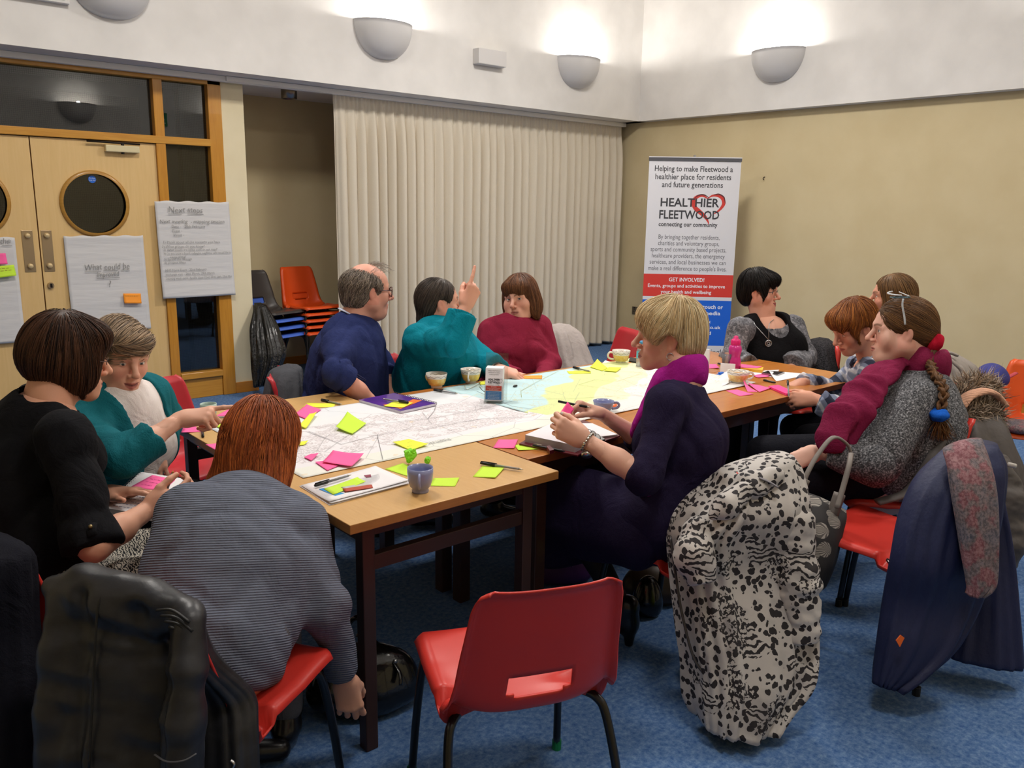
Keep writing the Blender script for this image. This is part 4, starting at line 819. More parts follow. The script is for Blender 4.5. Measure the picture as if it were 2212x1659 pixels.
V, F = text_mesh([('HEALTHIER', 0, .098, .0125, 'CENTER', .03, .05), ('FLEETWOOD', 0, .086, .0125, 'CENTER', .03, .05), ('connecting our community', 0, .079, .005, 'CENTER', 0, .05)] + [(s, 0, .138 - i * .008, .006, 'CENTER', 0, w) for i, (s, w) in enumerate([('Helping to make Fleetwood a', .052), ('healthier place for residents', .05), ('and future generations', .04)])], lambda u, v, w: lp(u, v, .005)); mesh_obj('dark_lettering', V, F, M_btx, lf)
V, F = text_mesh([('GET INVOLVED!', 0, .070, .0048, 'CENTER', .02, .024), ('Events, groups and activities', 0, .0645, .0044, 'CENTER', 0, .056), ('your health and wellbeing', 0, .059, .0044, 'CENTER', 0, .04)] + [(s, 0, .046 - i * .0062, .0048, 'CENTER', 0, .05) for i, s in enumerate(['To find out more get in touch', 'info@healthierfleetwood.co.uk', 'www.healthierfleetwood.co.uk', 'HealthierFleetwood', '@HealthierFtwd'])], lambda u, v, w: lp(u, v, .0046)); mesh_obj('white_lettering', V, F, M_btw, lf)
Pn = arc_pts([lp(.022, .101, .0050), lp(.014, .106, .005), lp(.004, .103, .005), lp(.004, .094, .005), lp(.014, .086, .005), lp(.022, .078, .005)], 5); Pn2 = arc_pts([lp(.022, .101, .005), lp(.030, .106, .005), lp(.037, .101, .005), lp(.034, .092, .005), lp(.024, .086, .005)], 5); tubes('heart_mark', [(Pn, .0012, .2), (Pn2, .0012, .2)], M_btx, lf, 6)
# organiser (ring binder) of the blonde woman
ob = thing('ring_organiser', 'open wine-red ring organiser with white pages in front of the blonde woman', 'organiser', onz(1215, 955, ZT)); c = np.array(ob.location)
M_wine = mat('wine_leather', '#5e1622', .4, coat=.2)
def oq(name, pxq, z0, z1, m, par=ob, edge=None):
    q = [np.array(onz(px, py, z1)) - c for px, py in pxq]; V = [(a, b, z1 - c[2]) for a, b, _ in q] + [(a, b, z0 - c[2]) for a, b, _ in q]; return mesh_obj(name, V, [(0, 1, 2, 3), (7, 6, 5, 4)] + [(i, i + 4, (i + 1) % 4 + 4, (i + 1) % 4) for i in range(4)], None if edge else m, par, mats=[m, edge] if edge else None, mi=[0, 0, 1, 1, 1, 1] if edge else None)
bev(oq('cover', Z4((815, 950), (1060, 800), (1460, 930), (1285, 1042)), ZT + .001, ZT + .008, M_wine), .002); bev(oq('cover', Z4((1180, 800), (1330, 760), (1625, 885), (1440, 950)), ZT + .006, ZT + .013, M_wine), .002)
M_pg = mat('page_white', '#e2dfe4', .75); M_pge = speckle('page_edges', '#c9c6cc', '#8f8c92', 500, .8, .1, 1, stretch=(.02, .02, 30))
oq('page_block', Z4((865, 882), (1075, 790), (1400, 900), (1262, 965)), ZT + .008, ZT + .034, M_pg, edge=M_pge); oq('page_block', Z4((1255, 790), (1400, 790), (1600, 878), (1440, 900)), ZT + .013, ZT + .020, M_pg, edge=M_pge)
oq('ring_plate', Z4((1330, 870), (1400, 850), (1500, 915), (1420, 940)), ZT + .012, ZT + .024, M_metal)
tubes('binder_ring', [([np.array(onz(*p, ZT + .03)) - c + np.array([0, .014 * math.cos(a), .016 * math.sin(a)]) for a in np.linspace(0, PI, 8)], .0016) for p in Z4((1345, 865), (1375, 872), (1405, 885), (1440, 910))], M_metal, ob, 6)
pen(Z4((925, 965))[0], Z4((1180, 1015))[0], ZT + .014, 'black and silver pen clipped in the loop of the wine-red organiser', kind='b')
oq('pen_loop', Z4((1035, 972), (1060, 965), (1095, 1000), (1060, 1008)), ZT + .008, ZT + .021, M_wine)
# bottles, cup, leaflets and papers on the right
M_pinkb = mat('pink_bottle_plastic', '#e2359c', .25, trans=.25, coat=.3); M_pinkc = mat('pink_bottle_cap', '#d81f72', .35)
bt = thing('sports_bottle', 'translucent pink sports bottle with a darker pink cap', 'bottle', onz(1585, 798, ZT)); h = .172
lathe('body', [(0, .002), (.031, .002), (.034, .006), (.034, .05), (.030, .062), (.028, .075), (.033, .095), (.035, .112), (.030, .128), (.022, .135), (0, .135)], M_pinkb, bt); lathe('cap', [(0, .133), (.0245, .133), (.0255, .138), (.0255, .156), (.020, .163), (.013, .166), (.012, .177), (.006, .182), (0, .182)], M_pinkc, bt)
wb = thing('water_bottle', 'small clear water bottle with a pale blue label, half hidden by the blonde face', 'bottle', onz(1384, 793, ZT)); lathe('body', [(0, .002), (.024, .002), (.026, .01), (.026, .09), (.018, .108), (.012, .115), (.012, .13), (0, .13)], M_clear, wb); lathe('label', [(.0265, .05), (.0265, .088)], mat('label_blue', '#5db4cf', .5), wb); lathe('cap', [(0, .128), (.0135, .128), (.0135, .142), (0, .142)], mat('cap_blue', '#3f8fc0', .4), wb)
pc = thing('plastic_cup', 'clear plastic cup just left of the pink bottle', 'cup', onz(1570, 797, ZT)); lathe('body', [(0, .002), (.024, .002), (.032, .085), (.031, .085), (.023, .004), (0, .004)], mat('cup_clear', '#dcdde6', .1, trans=.8, ior=1.2), pc)
def stand_card(name, px0, px1, top, z, m, label, cat, th=.004, depth=.0, skew=0, lines=None):
    A, B = np.array(onz(*px0, z)), np.array(onz(*px1, z)); d = B - A; n = np.array([-d[1], d[0], 0]); n /= np.linalg.norm(n); c = (A + B) / 2; o = None
    V = [A - c, B - c, B - c + n * th, A - c + n * th]; V += [v + np.array([0, 0, top]) + n * skew for v in V]
    o = mesh_obj(name, V, [(3, 2, 1, 0), (4, 5, 6, 7)] + [(i, (i + 1) % 4, (i + 1) % 4 + 4, i + 4) for i in range(4)], m); o.location = c; tag(o, label, cat)
    if lines:
        vs, fs = text_mesh(lines, lambda u, v, w: tuple(np.array(V[0]) + d / np.linalg.norm(d) * u + np.array([0, 0, v]) - n * .0012)); mesh_obj('lettering', vs, fs, M_bt2, o)
    return o
stand_card('leaflet_box', Z6((980, 345))[0], Z6((1058, 355))[0], .098, ZT, mat('green_card', '#6cc12e', .5), 'bright green leaflet box standing on the table behind the blonde head', 'leaflet box', .03)
stand_card('folded_leaflet', Z6((1058, 358))[0], Z6((1148, 372))[0], .112, ZT, M_wht, 'white folded leaflet standing beside the green box', 'leaflet', .012, lines=[('useful numbers', .008, .045, .008, 'LEFT'), ('for local help', .008, .036, .008, 'LEFT'), ('and advice', .008, .027, .008, 'LEFT'), ('call us today', .008, .018, .008, 'LEFT')])
stand_card('name_card', Z6((1268, 388))[0], Z6((1415, 398))[0], .046, ZT, M_wht, 'small white folded card standing in front of the pink bottle', 'card', .004, skew=.016)
bc = thing('bulldog_clip', 'small bright blue plastic clip behind the orange-banded cup', 'clip', onz(1558, 812, ZT)); bev(box('body', -.028, .026, -.008, .012, 0, .012, mat('clip_blue', '#0f63c8', .4), bc), .003); bev(box('lever', -.018, .014, -.005, .008, .012, .02, mat('clip_blue'), bc), .002)
sheet_quad('printed_sheet', Z6((1190, 430), (1372, 412), (1356, 515), (1235, 548)), 'curled white printed sheet hanging near the blonde shoulder on the red-brown table', 'papers', M_wht, None, ZT + .001, (0, .03, .012, 0))
sheet_quad('printed_sheet', Z4((1478, 312), (1502, 288), (1575, 312), (1560, 330)), 'white paper corner between the yellow notes and the far yellow cup', 'papers', M_wht, None, ZT + .0012)
sheet_quad('printed_sheet', Z6((1555, 410), (1620, 375), (1860, 362), (1810, 438)), 'white sheet under the phone', 'papers', M_wht, None, ZT + .001)
sheet_quad('printed_sheet', Z6((1755, 412), (1900, 385), (2200, 405), (1830, 478)), 'white sheet with a raised edge beside the writing hand', 'papers', M_wht, None, ZT + .002, (.02, 0, 0, 0))
ph = slab('mobile_phone', Z6((1683, 394), (1740, 372), (1912, 382), (1840, 412)), ZT + .0045, .009, mat('phone_glass', '#17161a', .15, coat=.5), 'dark smartphone lying on the white sheet', 'phone', None, edge=mat('phone_edge', '#9a9a9c', .3, .8))
tb = slab('tablet', Z4((1690, 292), (1700, 262), (1800, 282), (1790, 306)), ZT + .001, .012, mat('tablet_dark', '#1a1a1d', .3), 'dark slim case lying behind the far yellow cup', 'case')
pd = slab('sticky_note_pad', Z6((1474, 345), (1480, 308), (1702, 338), (1690, 365)), ZT + .001, .016, mat('pad_yellow', '#eab23a', .7), 'yellow block of notes with pink on top beside the pink bottle', 'note pad', G); q = [np.array(onz(*p, ZT + .0195)) - np.array(pd.location) for p in Z6((1474, 340), (1482, 305), (1690, 331), (1640, 345))]; mesh_obj('top_note', q, [(0, 1, 2, 3)], M_pink, pd)
wp = slab('sticky_note_pad', Z6((1752, 525), (1850, 512), (2010, 582), (1928, 600)), ZT + .001, .010, M_hot, 'hot pink note pad being written on by the auburn-haired woman', 'note pad', G)
# ================================================================== SIGNED-DISTANCE MODELLING (smooth blends -> one continuous surface)
F4 = np.float32
def V3(*a): return np.array(a if len(a) > 1 else a[0], float)
def nrm(v): v = np.asarray(v, float); return v / (np.linalg.norm(v) + 1e-12)
class Vol:
    def __init__(s, lo, hi, res):
        s.lo = np.asarray(lo, float); s.res = res; s.n = np.maximum(4, np.ceil((np.asarray(hi, float) - s.lo) / res).astype(int) + 1)
        s.D = np.full(s.n, 9.0, F4); s.ax = [(s.lo[i] + res * np.arange(s.n[i])).astype(F4) for i in range(3)]
    def block(s, lo, hi, pad):
        a = np.clip(np.floor((np.asarray(lo) - pad - s.lo) / s.res).astype(int), 0, s.n); b = np.clip(np.ceil((np.asarray(hi) + pad - s.lo) / s.res).astype(int) + 1, 0, s.n)
        sl = tuple(slice(a[i], b[i]) for i in range(3)); return sl, s.ax[0][sl[0]][:, None, None], s.ax[1][sl[1]][None, :, None], s.ax[2][sl[2]][None, None, :]
    def add(s, p, k=.0):
        f, lo, hi = p; sl, x, y, z = s.block(lo, hi, k + 3 * s.res)
        if 0 in s.D[sl].shape: return s
        d = f(x, y, z); a = s.D[sl]
        if k > 0: h = np.maximum(k - np.abs(a - d), 0) / k; s.D[sl] = np.minimum(a, d) - h * h * k * .25
        else: s.D[sl] = np.minimum(a, d)
        return s
    def sub(s, p, k=.0):
        f, lo, hi = p; sl, x, y, z = s.block(lo, hi, k + 3 * s.res)
        if 0 in s.D[sl].shape: return s
        d = -f(x, y, z); a = s.D[sl]
        if k > 0: h = np.maximum(k - np.abs(a - d), 0) / k; s.D[sl] = np.maximum(a, d) + h * h * k * .25
        else: s.D[sl] = np.maximum(a, d)
        return s
    def disp(s, fn, lo=None, hi=None):
        sl, x, y, z = s.block(s.lo if lo is None else lo, s.lo + s.n * s.res if hi is None else hi, 0); a = s.D[sl]; m = np.abs(a) < .06
        s.D[sl] = np.where(m, a + fn(x, y, z), a); return s
    def cut(s, p, n, k=0, lo=None, hi=None):           # remove what lies beyond the plane (p, outward n)
        sl, x, y, z = s.block(s.lo if lo is None else lo, s.lo + s.n * s.res if hi is None else hi, 0); d = ((x - p[0]) * n[0] + (y - p[1]) * n[1] + (z - p[2]) * n[2]).astype(F4); a = s.D[sl]
        if k > 0: h = np.maximum(k - np.abs(a - d), 0) / k; s.D[sl] = np.maximum(a, d) + h * h * k * .25
        else: s.D[sl] = np.maximum(a, d)
        return s
    def sample(s, P):
        q = (np.asarray(P) - s.lo) / s.res; q = np.clip(q, 0, s.n - 1.001); i = q.astype(int); f = q - i; r = 0
        for dx in (0, 1):
            for dy in (0, 1):
                for dz in (0, 1):
                    w = (f[:, 0] if dx else 1 - f[:, 0]) * (f[:, 1] if dy else 1 - f[:, 1]) * (f[:, 2] if dz else 1 - f[:, 2]); r = r + w * s.D[i[:, 0] + dx, i[:, 1] + dy, i[:, 2] + dz]
        return r
    def grad(s, P):
        e = s.res; g = np.stack([s.sample(P + np.eye(3)[k] * e) - s.sample(P - np.eye(3)[k] * e) for k in range(3)], 1); return g / (np.linalg.norm(g, axis=1)[:, None] + 1e-9)
    def mesh(s, smooth=1):
        D = s.D; D[0] = np.maximum(D[0], .001); D[-1] = np.maximum(D[-1], .001); D[:, 0] = np.maximum(D[:, 0], .001); D[:, -1] = np.maximum(D[:, -1], .001); D[:, :, 0] = np.maximum(D[:, :, 0], .001); D[:, :, -1] = np.maximum(D[:, :, -1], .001)
        S = D < 0; nx, ny, nz = S.shape; cnt = np.zeros((nx - 1, ny - 1, nz - 1), np.int8)
        offs = [(a, b, c) for a in (0, 1) for b in (0, 1) for c in (0, 1)]
        for a, b, c in offs: cnt += S[a:nx - 1 + a, b:ny - 1 + b, c:nz - 1 + c]
        act = np.argwhere((cnt > 0) & (cnt < 8))
        if len(act) == 0: return np.zeros((0, 3)), np.zeros((0, 4), int)
        cv = np.stack([D[act[:, 0] + a, act[:, 1] + b, act[:, 2] + c] for a, b, c in offs], 1).astype(float); P = np.zeros((len(act), 3)); W = np.zeros(len(act)); O = np.array(offs, float)
        for i in range(8):
            for j in range(i + 1, 8):
                if sum(abs(O[i] - O[j])) == 1:
                    m = (cv[:, i] < 0) != (cv[:, j] < 0); t = cv[:, i] / np.where(m, cv[:, i] - cv[:, j], 1); P += np.where(m, 1, 0)[:, None] * (O[i] + (O[j] - O[i]) * t[:, None]); W += m
        P = (act + P / W[:, None]) * s.res + s.lo; idx = np.full((nx - 1, ny - 1, nz - 1), -1, np.int32); idx[act[:, 0], act[:, 1], act[:, 2]] = np.arange(len(act)); Q = []
        for ax in range(3):
            A = [slice(None)] * 3; B = [slice(None)] * 3; A[ax] = slice(0, -1); B[ax] = slice(1, None); ch = S[tuple(A)] != S[tuple(B)]; e = np.argwhere(ch); u, v = [(1, 2), (2, 0), (0, 1)][ax]
            e = e[(e[:, u] > 0) & (e[:, v] > 0) & (e[:, u] < idx.shape[u]) & (e[:, v] < idx.shape[v])]
            if len(e) == 0: continue
            def g(du, dv): c = e.copy(); c[:, u] += du; c[:, v] += dv; return idx[c[:, 0], c[:, 1], c[:, 2]]
            q = np.stack([g(-1, -1), g(0, -1), g(0, 0), g(-1, 0)], 1); ins = S[e[:, 0], e[:, 1], e[:, 2]]; q[~ins] = q[~ins][:, ::-1]; Q.append(q)
        Q = np.concatenate(Q); Q = Q[(Q >= 0).all(1)]
        for _ in range(smooth): P = relax(P, Q, .5)
        return P, Q
def relax(P, Q, lam=.5):
    a = Q.ravel(); b = np.roll(Q, -1, 1).ravel(); n = len(P); c = np.bincount(a, minlength=n) + np.bincount(b, minlength=n); M = np.stack([np.bincount(a, P[b, k], n) + np.bincount(b, P[a, k], n) for k in range(3)], 1) / np.maximum(c, 1)[:, None]
    return P + (M - P) * lam
# primitives: (function, lo, hi)
def rc(a, b, ra, rb=None, flat=None, f=1.0):
    """tapered capsule; flat: unit axis along which the section is scaled by f"""
    a, b = V3(a), V3(b); rb = ra if rb is None else rb; d = b - a; L2 = max(d.dot(d), 1e-12); R = max(ra, rb) * max(1, f); fl = None if flat is None else nrm(flat); k = min(1.0, f)
    def fn(x, y, z):
        px, py, pz = x - F4(a[0]), y - F4(a[1]), z - F4(a[2]); t = np.clip((px * F4(d[0]) + py * F4(d[1]) + pz * F4(d[2])) / F4(L2), 0, 1); qx, qy, qz = px - t * F4(d[0]), py - t * F4(d[1]), pz - t * F4(d[2])
        if fl is not None: c = (qx * F4(fl[0]) + qy * F4(fl[1]) + qz * F4(fl[2])) * F4(1 / f - 1); qx, qy, qz = qx + c * F4(fl[0]), qy + c * F4(fl[1]), qz + c * F4(fl[2])
        return (np.sqrt(qx * qx + qy * qy + qz * qz) - (F4(ra) + t * F4(rb - ra))) * F4(k)
    return fn, np.minimum(a, b) - R, np.maximum(a, b) + R
def ell(c, r, M=None):
    """ellipsoid; M rows = its axes in world"""
    c = V3(c); r = V3(r); M = np.eye(3) if M is None else np.asarray(M, float); ext = np.sqrt(((M * r[:, None]) ** 2).sum(0)); i1, i2 = 1 / r, 1 / r ** 2
    def fn(x, y, z):
        px, py, pz = x - F4(c[0]), y - F4(c[1]), z - F4(c[2]); q = [px * F4(M[i, 0]) + py * F4(M[i, 1]) + pz * F4(M[i, 2]) for i in range(3)]
        k0 = np.sqrt(sum((q[i] * F4(i1[i])) ** 2 for i in range(3))); k1 = np.sqrt(sum((q[i] * F4(i2[i])) ** 2 for i in range(3))) + F4(1e-6); return k0 * (k0 - 1) / k1
    return fn, c - ext, c + ext
def both(p, q):                                        # intersection of two primitives
    f, lo, hi = p; g = q[0]; return (lambda x, y, z: np.maximum(f(x, y, z), g(x, y, z))), lo, hi
def half(p, n):
    p, n = V3(p), nrm(n); return (lambda x, y, z: ((x - p[0]) * n[0] + (y - p[1]) * n[1] + (z - p[2]) * n[2]).astype(F4)), p, p
def noise3(seed, scale, n=7, stretch=(1, 1, 1)):
    r = np.random.default_rng(seed); K = r.normal(size=(n, 3)); K /= np.linalg.norm(K, axis=1)[:, None]; K *= r.uniform(.6, 1.6, n)[:, None] * scale * np.array(stretch); ph = r.uniform(0, 6.28, n)
    def fn(x, y, z):
        w = 0
        for k, p in zip(K, ph): w = w + np.sin(x * F4(k[0]) + y * F4(k[1]) + z * F4(k[2]) + F4(p) + .8 * np.sin(x * F4(k[1]) * .7 + z * F4(k[0]) * .6 + y * F4(k[2]) * .5))
        return (w / n).astype(F4)
    return fn
def sdf_obj(name, P, Q, m, parent=None, origin=None, col=None, mats=None, mi=None):
    if origin is not None: P = P - np.asarray(origin)
    me = bpy.data.meshes.new(name); n, f = len(P), len(Q); me.vertices.add(n); me.vertices.foreach_set('co', np.ascontiguousarray(P, np.float32).ravel())
    k = Q.shape[1]; me.loops.add(f * k); me.loops.foreach_set('vertex_index', Q.astype(np.int32).ravel()); me.polygons.add(f); me.polygons.foreach_set('loop_start', np.arange(0, f * k, k, dtype=np.int32)); me.polygons.foreach_set('loop_total', np.full(f, k, np.int32)); me.polygons.foreach_set('use_smooth', np.ones(f, bool))
    for mm in (mats or [m]): me.materials.append(mm)
    if mi is not None: me.polygons.foreach_set('material_index', np.asarray(mi, np.int32))
    me.update(calc_edges=True); me.validate()
    if col is not None:
        a = me.color_attributes.new('Col', 'FLOAT_COLOR', 'POINT'); c = np.ones((n, 4), np.float32); c[:, :3] = col; a.data.foreach_set('color', c.ravel())
    o = bpy.data.objects.new(name, me); return link(o, parent)
def attr_mat(name, rough=.5, spec=.4, var=.0, scale=60, bump=0, sheen=0, aniso=None, sss=0):
    if name in MATS: return MATS[name]
    m = mat(name, '#808080', rough, spec=spec, sheen=sheen, sss=sss); t = NT(m); a = t.new('ShaderNodeAttribute', attribute_name='Col'); c = a.outputs['Color']
    if var or bump:
        f = t.noise(t.coord('Object', aniso or (1, 1, 1)), scale, 3, .6)
        if var: c = t.mix(var, c, t.ramp(f, [(.3, (.45, .45, .45, 1)), (.7, (1, 1, 1, 1))]), 'MULTIPLY')
        if bump: t.bump(f, bump, .002)
    t.base(c); return m
def join_pieces(pieces):
    V = []; Q = []; Cc = []; b = 0
    for P, q, c in pieces: V.append(P); Q.append(q + b); Cc.append(c); b += len(P)
    return np.concatenate(V), np.concatenate(Q), np.concatenate(Cc)
# ================================================================== PEOPLE
M_skin = attr_mat('skin', .5, .35, .0, sss=.06); M_hair = attr_mat('hair_strands', .48, .28, .2, 90)
t = NT(M_skin); t.bump(t.noise(t.coord('Object'), 420, 2, .5), .12, .0006)
def rgb(h): return np.array(C(h)[:3])
def cam_dir(r, a, u): return nrm(ROT[:, 0] * r - ROT[:, 2] * a + V3(0, 0, 1) * u - 0)      # right, away, up as seen from the room entrance
class Head:
    """local frame: x to the person's right, y forward, z up; origin at eye level mid-head"""
    def __init__(s, pos, face, up=(0, 0, 1), scale=1.0, **kw):
        s.c = V3(pos); s.s = scale; y = nrm(face); u = V3(up); z = nrm(u - y * u.dot(y)); x = np.cross(y, z); s.M = np.array([x, y, z]); s.kw = kw
    def w(s, p): return s.c + (np.asarray(p, float) * s.s) @ s.M
    def wd(s, d): return np.asarray(d, float) @ s.M
    def l(s, P): return ((np.asarray(P) - s.c) @ s.M.T) / s.s
    def E(s, c, r): return ell(s.w(c), V3(r) * s.s, s.M)
    def R(s, a, b, ra, rb=None, flat=None, f=1): return rc(s.w(a), s.w(b), ra * s.s, (ra if rb is None else rb) * s.s, None if flat is None else s.wd(flat), f)
def build_head(H, neck, skin='#d9a58d', lip='#b3635c', brow='#5d4630', iris='#5a6b72', res=.0026, gaze=(0, 1, -.05), fat=0.0, nose=1.0, smile=0.0, mouth_open=0.0, eyes=.0042, age=0.0, blush=.35, chest=None, neck_r=.052, jaw=0.0, earz=0):
    pts = [H.w((x, y, z)) for x in (-.105, .105) for y in (-.13, .135) for z in (-.15, .13)] + [V3(neck) - .10, V3(neck) + .10]
    if chest is not None: pts += [V3(chest[0]) - .12, V3(chest[0]) + .12]
    pts = np.array(pts); v = Vol(pts.min(0), pts.max(0), res); fw = fat
    v.add(H.E((0, -.018, .026), (.0735, .094, .089)))
    v.add(H.E((0, .012, -.042), (.062 + fw * .6, .066, .074)), .03); v.add(H.E((0, .035, .03), (.058, .044, .05)), .03)
    for sx in (-1, 1):
        v.add(H.R((sx * (.050 + fw), -.006, -.056), (sx * (.018 + fw * .5), .058 + jaw, -.098), .021 + fw, .018 + fw), .03); v.add(H.E((sx * (.039 + fw * .7), .050, -.031), (.026 + fw, .024, .026 + fw)), .025)
        v.add(H.R((sx * .010, .078, .019), (sx * .046, .060, .015), .011, .010), .02)
    v.add(H.E((0, .068 + jaw, -.100), (.020 + fw * .4, .017, .016)), .025)
    if fw > .004: v.add(H.E((0, .03, -.112), (.045 + fw, .035, .022 + fw)), .03)
    v.add(rc(H.w((0, -.028, -.05)), V3(neck), neck_r * H.s, (neck_r + .004) * H.s), .03)
    for sx in (-1, 1): v.sub(H.E((sx * .031, .099, -.001), (.021, .020, .0145)), .016)
    if age:
        for sx in (-1, 1): v.sub(H.R((sx * .020, .094, -.040), (sx * .034, .082, -.070), .003, .002), .012)
    v.add(H.R((0, .078, .010), (0, .100 + .006 * nose, -.030), .0085, .0105 * nose), .012); v.add(H.E((0, .101 + .006 * nose, -.034), (.0115 * nose, .0105 * nose, .0095)), .008)
    for sx in (-1, 1): v.add(H.E((sx * .0125 * nose, .092, -.039), (.0078, .010, .0075)), .006); v.sub(H.E((sx * .0065, .101, -.0455), (.0032, .0055, .004)), .003)
    sm = smile * .008; mo = mouth_open
    v.add(H.E((0, .072, -.070), (.030, .018, .020)), .02)
    for sx in (-1, 1):
        v.add(H.R((sx * .0235, .0765, -.0705 + sm), (sx * .004, .0895, -.0660), .0042, .0055), .004); v.add(H.R((sx * .0205, .077, -.0735 + sm), (0, .0885, -.0765 - mo), .0040, .0062), .004)
        v.sub(H.R((sx * .0245, .082, -.0712 + sm), (0, .0965, -.0708 - mo * .5), .0013, .0016 + mo * .55), .002)
    for sx in (-1, 1):
        c = (sx * .031, .0655, -.001); v.add(H.E(c, (.0128, .0128, .0128)), .0)
        lid = H.E(c, (.0146, .0146, .0140)); cw = H.w(c)
        up = both(lid, half(cw + H.wd((0, 0, eyes * H.s)), H.wd((0, .10, -1)))); lo_ = both(lid, half(cw + H.wd((0, 0, -eyes * .8 * H.s)), H.wd((0, .1, 1)))); v.add(up, .003); v.add(lo_, .003)
    for sx in (-1, 1):
        ex = (.0745 + fw * .6)
        v.add(ell(H.w((sx * ex, -.014, -.012 + earz)), V3(.0085, .018, .031) * H.s, np.array([nrm(H.wd((1, sx * .35, 0))), nrm(H.wd((-sx * .35, 1, .18))), nrm(H.wd((0, -.18, 1)))])), .007)
        v.sub(ell(H.w((sx * (ex + .010), -.008, -.008 + earz)), V3(.0075, .0095, .018) * H.s, H.M), .005); v.add(H.E((sx * (ex - .001), -.006, -.040 + earz), (.006, .008, .009)), .006)
    if chest is not None: v.add(rc(V3(neck), V3(chest[0]), .06, chest[1], chest[2], chest[3]), .06)
    P, Q = v.mesh(1); L = H.l(P); col = np.tile(rgb(skin), (len(P), 1)); x, y, z = L[:, 0], L[:, 1], L[:, 2]; ax = np.abs(x)
    def blend(w, c): col[:] = col * (1 - w[:, None]) + c * w[:, None]
    g = lambda cx, cz, s: np.exp(-((ax - cx) ** 2 + (z - cz) ** 2) / s ** 2) * (y > .02)
    red = rgb(skin) * np.array([1.0, .62, .58]); blend(blush * g(.042, -.036, .024), red); blend(blush * .8 * np.exp(-(x ** 2 + (z + .034) ** 2) / .012 ** 2) * (y > .09), red); blend(.35 * ((ax > .072) & (np.abs(z + .01) < .05) & (y < .02)), red)
    blend(.30 * g(.031, -.016, .011), rgb(skin) * np.array([.82, .72, .74]))
    lz = -.0705 + sm * np.clip(ax / .024, 0, 1) ** 2; lw = np.clip(1 - ((ax / .0255) ** 2 + ((z - lz) / np.where(z > lz, .0085, .0115 + mo)) ** 2), 0, 1); blend(np.clip(lw * 3, 0, 1) * (y > .06) * .85, rgb(lip))
    blend(np.clip(1.5 - np.abs(z - lz + mo * .4) / (.0012 + mo * .5), 0, 1) * (ax < .022) * (y > .07) * .7, rgb('#5a2a28'))
    bz = .0195 + .006 * np.sin(np.clip((ax - .012) / .036, 0, 1) * 2.6) - .0015; blend(np.clip(1.4 - np.abs(z - bz) / .0042, 0, 1) * (ax > .011) * (ax < .050) * (y > .04) * .75, rgb(brow))
    for sx in (-1, 1):
        c = V3(sx * .031, .0655, -.001); d = L - c; r = np.linalg.norm(d, axis=1); on = (r < .0137) & (d[:, 1] > 0) & (d[:, 2] < eyes + .0012) & (d[:, 2] > -eyes * .8 - .001) & (np.abs(d[:, 0]) < .0125); gz = nrm(gaze); a = np.linalg.norm(d / r[:, None] - gz, axis=1) * .0128
        col[on] = rgb('#d8d0c8'); col[on & (a < .0062)] = rgb(iris) * .7; col[on & (a < .003)] = rgb('#0c0a0a'); lash = (r < .0155) & (d[:, 1] > .002) & (np.abs(d[:, 2] - eyes - .0012) < .0016); col[lash] = col[lash] * .45
    return P, Q, col
# ---- hands
RELAX = [(18, 28, 16), (22, 32, 18), (26, 36, 20), (30, 38, 22)]; POINT = [(4, 6, 4), (70, 90, 40), (75, 92, 40), (78, 90, 40)]; HOLD = [(42, 48, 25), (46, 50, 26), (50, 52, 28), (54, 52, 28)]; FLAT = [(6, 10, 6), (8, 10, 6), (8, 12, 6), (10, 14, 8)]; PINCH = [(48, 52, 28), (56, 60, 30), (60, 66, 34), (62, 68, 36)]; FIST = [(70, 95, 45)] * 4
def hand_prims(W, d, dors, side, pose=RELAX, thumb=(.35, 25), s=1.0, spread=1.0):
    """W wrist, d towards the fingers, dors out of the back of the hand; side 'R' or 'L'"""
    y = nrm(d); z = nrm(V3(dors) - y * V3(dors).dot(y)); x = np.cross(y, z) * (-1 if side == 'R' else 1); g = lambda a, b, c: V3(W) + (x * a + y * b + z * c) * s; pr = []; k = .010
    kn = [(.027, .086, .001), (.0095, .090, .004), (-.009, .086, .003), (-.026, .077, -.001)]; LN_ = [(.042, .025, .021), (.046, .029, .022), (.042, .027, .021), (.033, .020, .018)]; rad = [.0088, .009, .0085, .0074]
    pr.append((rc(g(0, -.012, 0), g(0, .02, 0), .021 * s, .024 * s, z, .72), .012))
    for i, q in enumerate(kn): pr.append((rc(g(q[0] * .62, .012, -.002), g(*q), .0125 * s, .0108 * s), .016))
    pr.append((rc(g(.020, .02, -.010), g(.022, .055, -.010), .014 * s, .011 * s), .014)); pr.append((rc(g(-.020, .02, -.008), g(-.020, .06, -.007), .013 * s, .010 * s), .014))
    tips = []
    for i, q in enumerate(kn):
        p = g(*q); a = 0; sp = (.10, .02, -.06, -.15)[i] * spread
        for j in range(3):
            a += math.radians(pose[i][j]); dr = nrm(y * math.cos(a) + x * sp * max(0, math.cos(a)) - z * math.sin(a)); e = p + dr * LN_[i][j] * s; r0 = rad[i] * (1 - .10 * j) * s; pr.append((rc(p, e, r0, r0 * .92), .004 if j else .007)); p = e
        tips.append(p)
    ab, cu = thumb; b = g(.020, .014, -.008); m = g(.030 + .018 * ab, .046 - .006 * ab, -.016 - .012 * (1 - ab)); pr.append((rc(b, m, .0145 * s, .0115 * s), .014)); a = math.radians(cu)
    dr = nrm(x * (.55 * ab - .15 * (cu / 60)) + y * .85 - z * math.sin(a) * .8); e = m + dr * .033 * s; pr.append((rc(m, e, .0108 * s, .0098 * s), .006)); dr2 = nrm(dr - x * math.sin(a) * .5 - z * math.sin(a) * .3); e2 = e + dr2 * .025 * s; pr.append((rc(e, e2, .0096 * s, .0078 * s), .004)); tips.append(e2)
    return pr, tips
